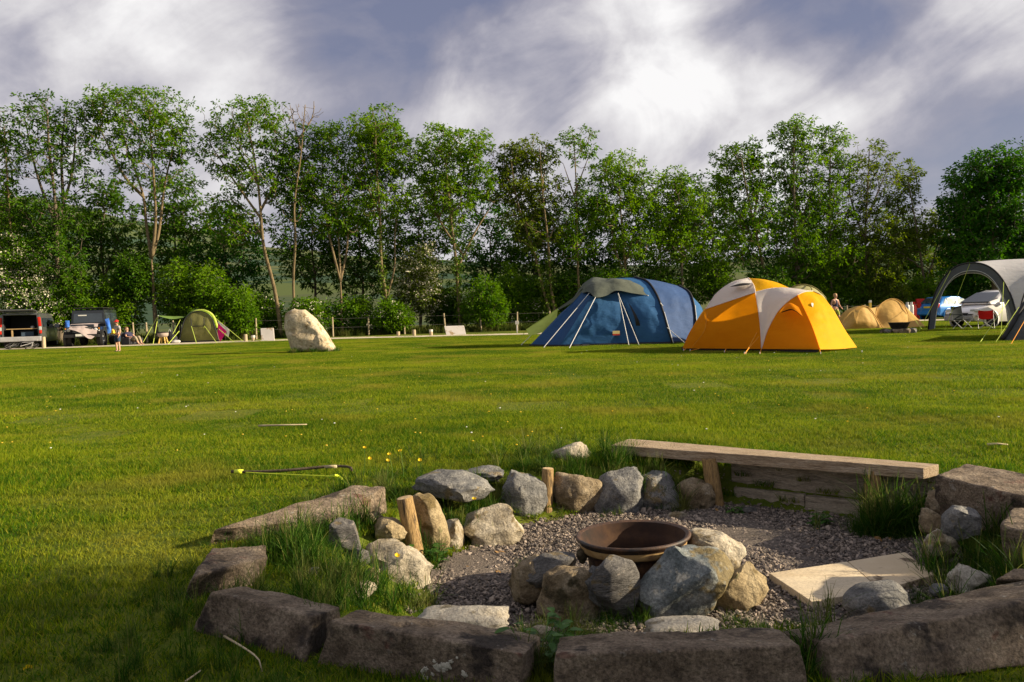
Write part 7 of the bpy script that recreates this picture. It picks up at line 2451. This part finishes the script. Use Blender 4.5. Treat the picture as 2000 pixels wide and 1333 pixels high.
def build_woman():
    b = PD(1632, 637, 41.0); b = Vector((b.x, b.y, 0))
    s = .98
    J = dict(pelvis=(0, 0, .95), waist=(0, 0, 1.10), chest=(0, .0, 1.32), neck0=(0, -.01, 1.47), neck1=(0, .0, 1.53), head=(0, .02, 1.63),
             shoulder_l=(.175, 0, 1.41), elbow_l=(.25, -.06, 1.14), wrist_l=(.27, .02, .92), shoulder_r=(-.175, 0, 1.41), elbow_r=(-.23, .05, 1.15), wrist_r=(-.2, .2, 1.02),
             hip_l=(.09, 0, .92), knee_l=(.10, -.06, .50), ankle_l=(.11, -.28, .14), toe_l=(0, .15, -.08), hip_r=(-.09, 0, .92), knee_r=(-.10, .16, .52), ankle_r=(-.10, .20, .085))
    t, W, r, n, E, J, R, hd = person('person', 'woman in dark vest and lime shorts walking behind the yellow tent', b, rad(205), J, s)
    garment('vest', 'vest_navy', t, W, r, J, [[((0, 0, .94), (.165, .125)), (J['waist'], (.142, .108)), ((0, .01, 1.28), (.165, .128)), ((0, 0, 1.40), (.11, .09))], [2, ((.09, .0, 1.45), .045)], [2, ((-.09, .0, 1.45), .045)]])
    garment('shorts', 'shorts_lime', t, W, r, J, [[((0, 0, .97), (.162, .125)), ((0, 0, .89), (.165, .13))], [1, (lerp(J['hip_l'], J['knee_l'], .25), .11), (lerp(J['hip_l'], J['knee_l'], .9), .08)], [1, (lerp(J['hip_r'], J['knee_r'], .25), .11), (lerp(J['hip_r'], J['knee_r'], .9), .08)]])
    for sd in 'lr':
        a = Vector(J['ankle_' + sd])
        garment('shoe', 'cloth_white', t, W, r, J, [[(a + Vector((0, -.03, -.03)), .05), (a + Vector((0, .07, -.045)), .046), (a + Vector((0, .17, -.05)), .036)]])
    f = lambda x, y, z: W(hd + Vector((x, y, z)))
    MB().lathe(f(0, -.03, .03), [(.08 * s, -.08 * s), (.098 * s, -.03 * s), (.102 * s, .03 * s), (.085 * s, .085 * s), (.04 * s, .108 * s), (.001, .112 * s)], 18).build('hair', MATS['hair_fair'], t, smooth=True)


build_woman()


def build_sitter():
    b = PD(258, 672, 42.6); b = Vector((b.x, b.y, 0))
    s = 1.0
    # reclining low, legs towards the camera's right
    J = dict(pelvis=(0, 0, .30), waist=(0, -.10, .42), chest=(0, -.24, .60), neck0=(0, -.34, .72), neck1=(0, -.36, .78), head=(0, -.37, .88),
             shoulder_l=(.17, -.28, .66), elbow_l=(.26, -.10, .48), wrist_l=(.20, .12, .46), shoulder_r=(-.17, -.28, .66), elbow_r=(-.26, -.10, .48), wrist_r=(-.2, .12, .46),
             hip_l=(.09, .04, .29), knee_l=(.13, .42, .46), ankle_l=(.12, .66, .10), hip_r=(-.09, .04, .29), knee_r=(-.12, .40, .48), ankle_r=(-.12, .60, .10))
    t, W, r, n, E, J, R, hd = person('person', 'camper reclining in a low black chair beside the tree trunk', b, rad(-115), J, s)
    garment('shirt', 'vest_navy', t, W, r, J, [[((0, -.02, .33), (.16, .125)), (J['waist'], (.145, .108)), (J['chest'], (.17, .122)), ((0, -.32, .70), (.10, .08))], [2, (J['shoulder_l'], .078), (lerp(J['shoulder_l'], J['elbow_l'], .6), .068)], [2, (J['shoulder_r'], .078), (lerp(J['shoulder_r'], J['elbow_r'], .6), .068)]])
    garment('trousers', 'khaki', t, W, r, J, [[((0, -.03, .33), (.16, .125)), ((0, .02, .29), (.16, .125))], [1, (lerp(J['hip_l'], J['knee_l'], .3), .105), (J['knee_l'], .075), (lerp(J['knee_l'], J['ankle_l'], .7), .062)], [1, (lerp(J['hip_r'], J['knee_r'], .3), .105), (J['knee_r'], .075), (lerp(J['knee_r'], J['ankle_r'], .7), .062)]])
    f = lambda x, y, z: W(hd + Vector((x, y, z)))
    MB().lathe(f(0, -.03, .03), [(.08, -.07), (.098, -.03), (.102, .03), (.085, .085), (.04, .108), (.001, .112)], 16).build('hair', MATS['hair_brown'], t, smooth=True)
    c = thing('low_chair', b, 'low black padded camp chair with a camper lying in it', 'chair')
    w = lambda x, y, z: W((x, y, z))
    MB().prism([w(-.34, -.2, .06), w(.34, -.2, .06), w(.34, .34, .06), w(-.34, .34, .06)], (0, 0, .13)).build('seat', MATS['chair_black'], c, bevel=.04)
    MB().prism([w(-.34, -.16, .14), w(.34, -.16, .14), w(.33, -.50, .72), w(-.33, -.50, .72)], R @ Vector((0, -.10, -.06))).build('backrest', MATS['chair_black'], c, bevel=.04)
    for sg in (-1, 1):
        MB().prism([w(.36 * sg, -.28, .05), w(.36 * sg, .34, .05), w(.36 * sg, .32, .40), w(.36 * sg, -.28, .44)], R @ Vector((sg * .09, 0, 0))).build('armrest', MATS['chair_black'], c, bevel=.03)
    # fire bowl on wooden legs, bags under the awning
    c = PD(319, 671, 43.2); c.z = 0
    t = thing('brazier', c, 'round brazier on pale wooden legs in front of the forked trunk', 'brazier')
    MB().lathe(c, [(.001, .38), (.18, .38), (.27, .46), (.29, .60), (.28, .62), (.25, .60), (.001, .56)], 20).build('bowl', M('clay_grey', (.30, .24, .20), (.36, .29, .25), scale=5, rough=.8), t, smooth=True)
    MB().lathe(c, [(.29, .62), (.305, .635), (.305, .66), (.27, .67), (.001, .69)], 20).build('lid', MATS['soot'], t, smooth=True)
    for k in range(4):
        a = math.pi / 4 + k * math.pi / 2
        MB().tube([c + Vector((math.cos(a) * .26, math.sin(a) * .26, 0)), c + Vector((math.cos(a) * .15, math.sin(a) * .15, .42))], .04, 6).build('leg', M('peg_yellow', (.62, .42, .12), (.5, .33, .09), rough=.8), t)
    for k, (px, py, w_, h_, mt, lab) in enumerate(((337, 662, .5, .55, 'chair_black', 'dark rucksack beside the olive tent door'), (333, 655, .3, .75, 'chair_black', 'tall dark bag behind the rucksack'), (344, 670, .55, .22, 'cloth_white', 'white cushion on the grass by the olive tent'))):
        c = PD(px, py, 44.0 - .3 * k); c.z = 0
        t = thing('bag', c, lab, 'bag', 'camp bags by the olive tent')
        me = rock_mesh((w_, w_ * .7, h_), 500 + k, 4, .06, sub=3); me.materials.append(MATS[mt])
        link('sack', me, t, (0, 0, h_ * .46))
        MB().tube(crom([c + Vector((-.06, -.1, h_ * .9)), c + Vector((0, -.1, h_ * 1.08)), c + Vector((.06, -.1, h_ * .9))], 8), .012, 5).build('strap', MATS['pole_pale'], t)


build_sitter()
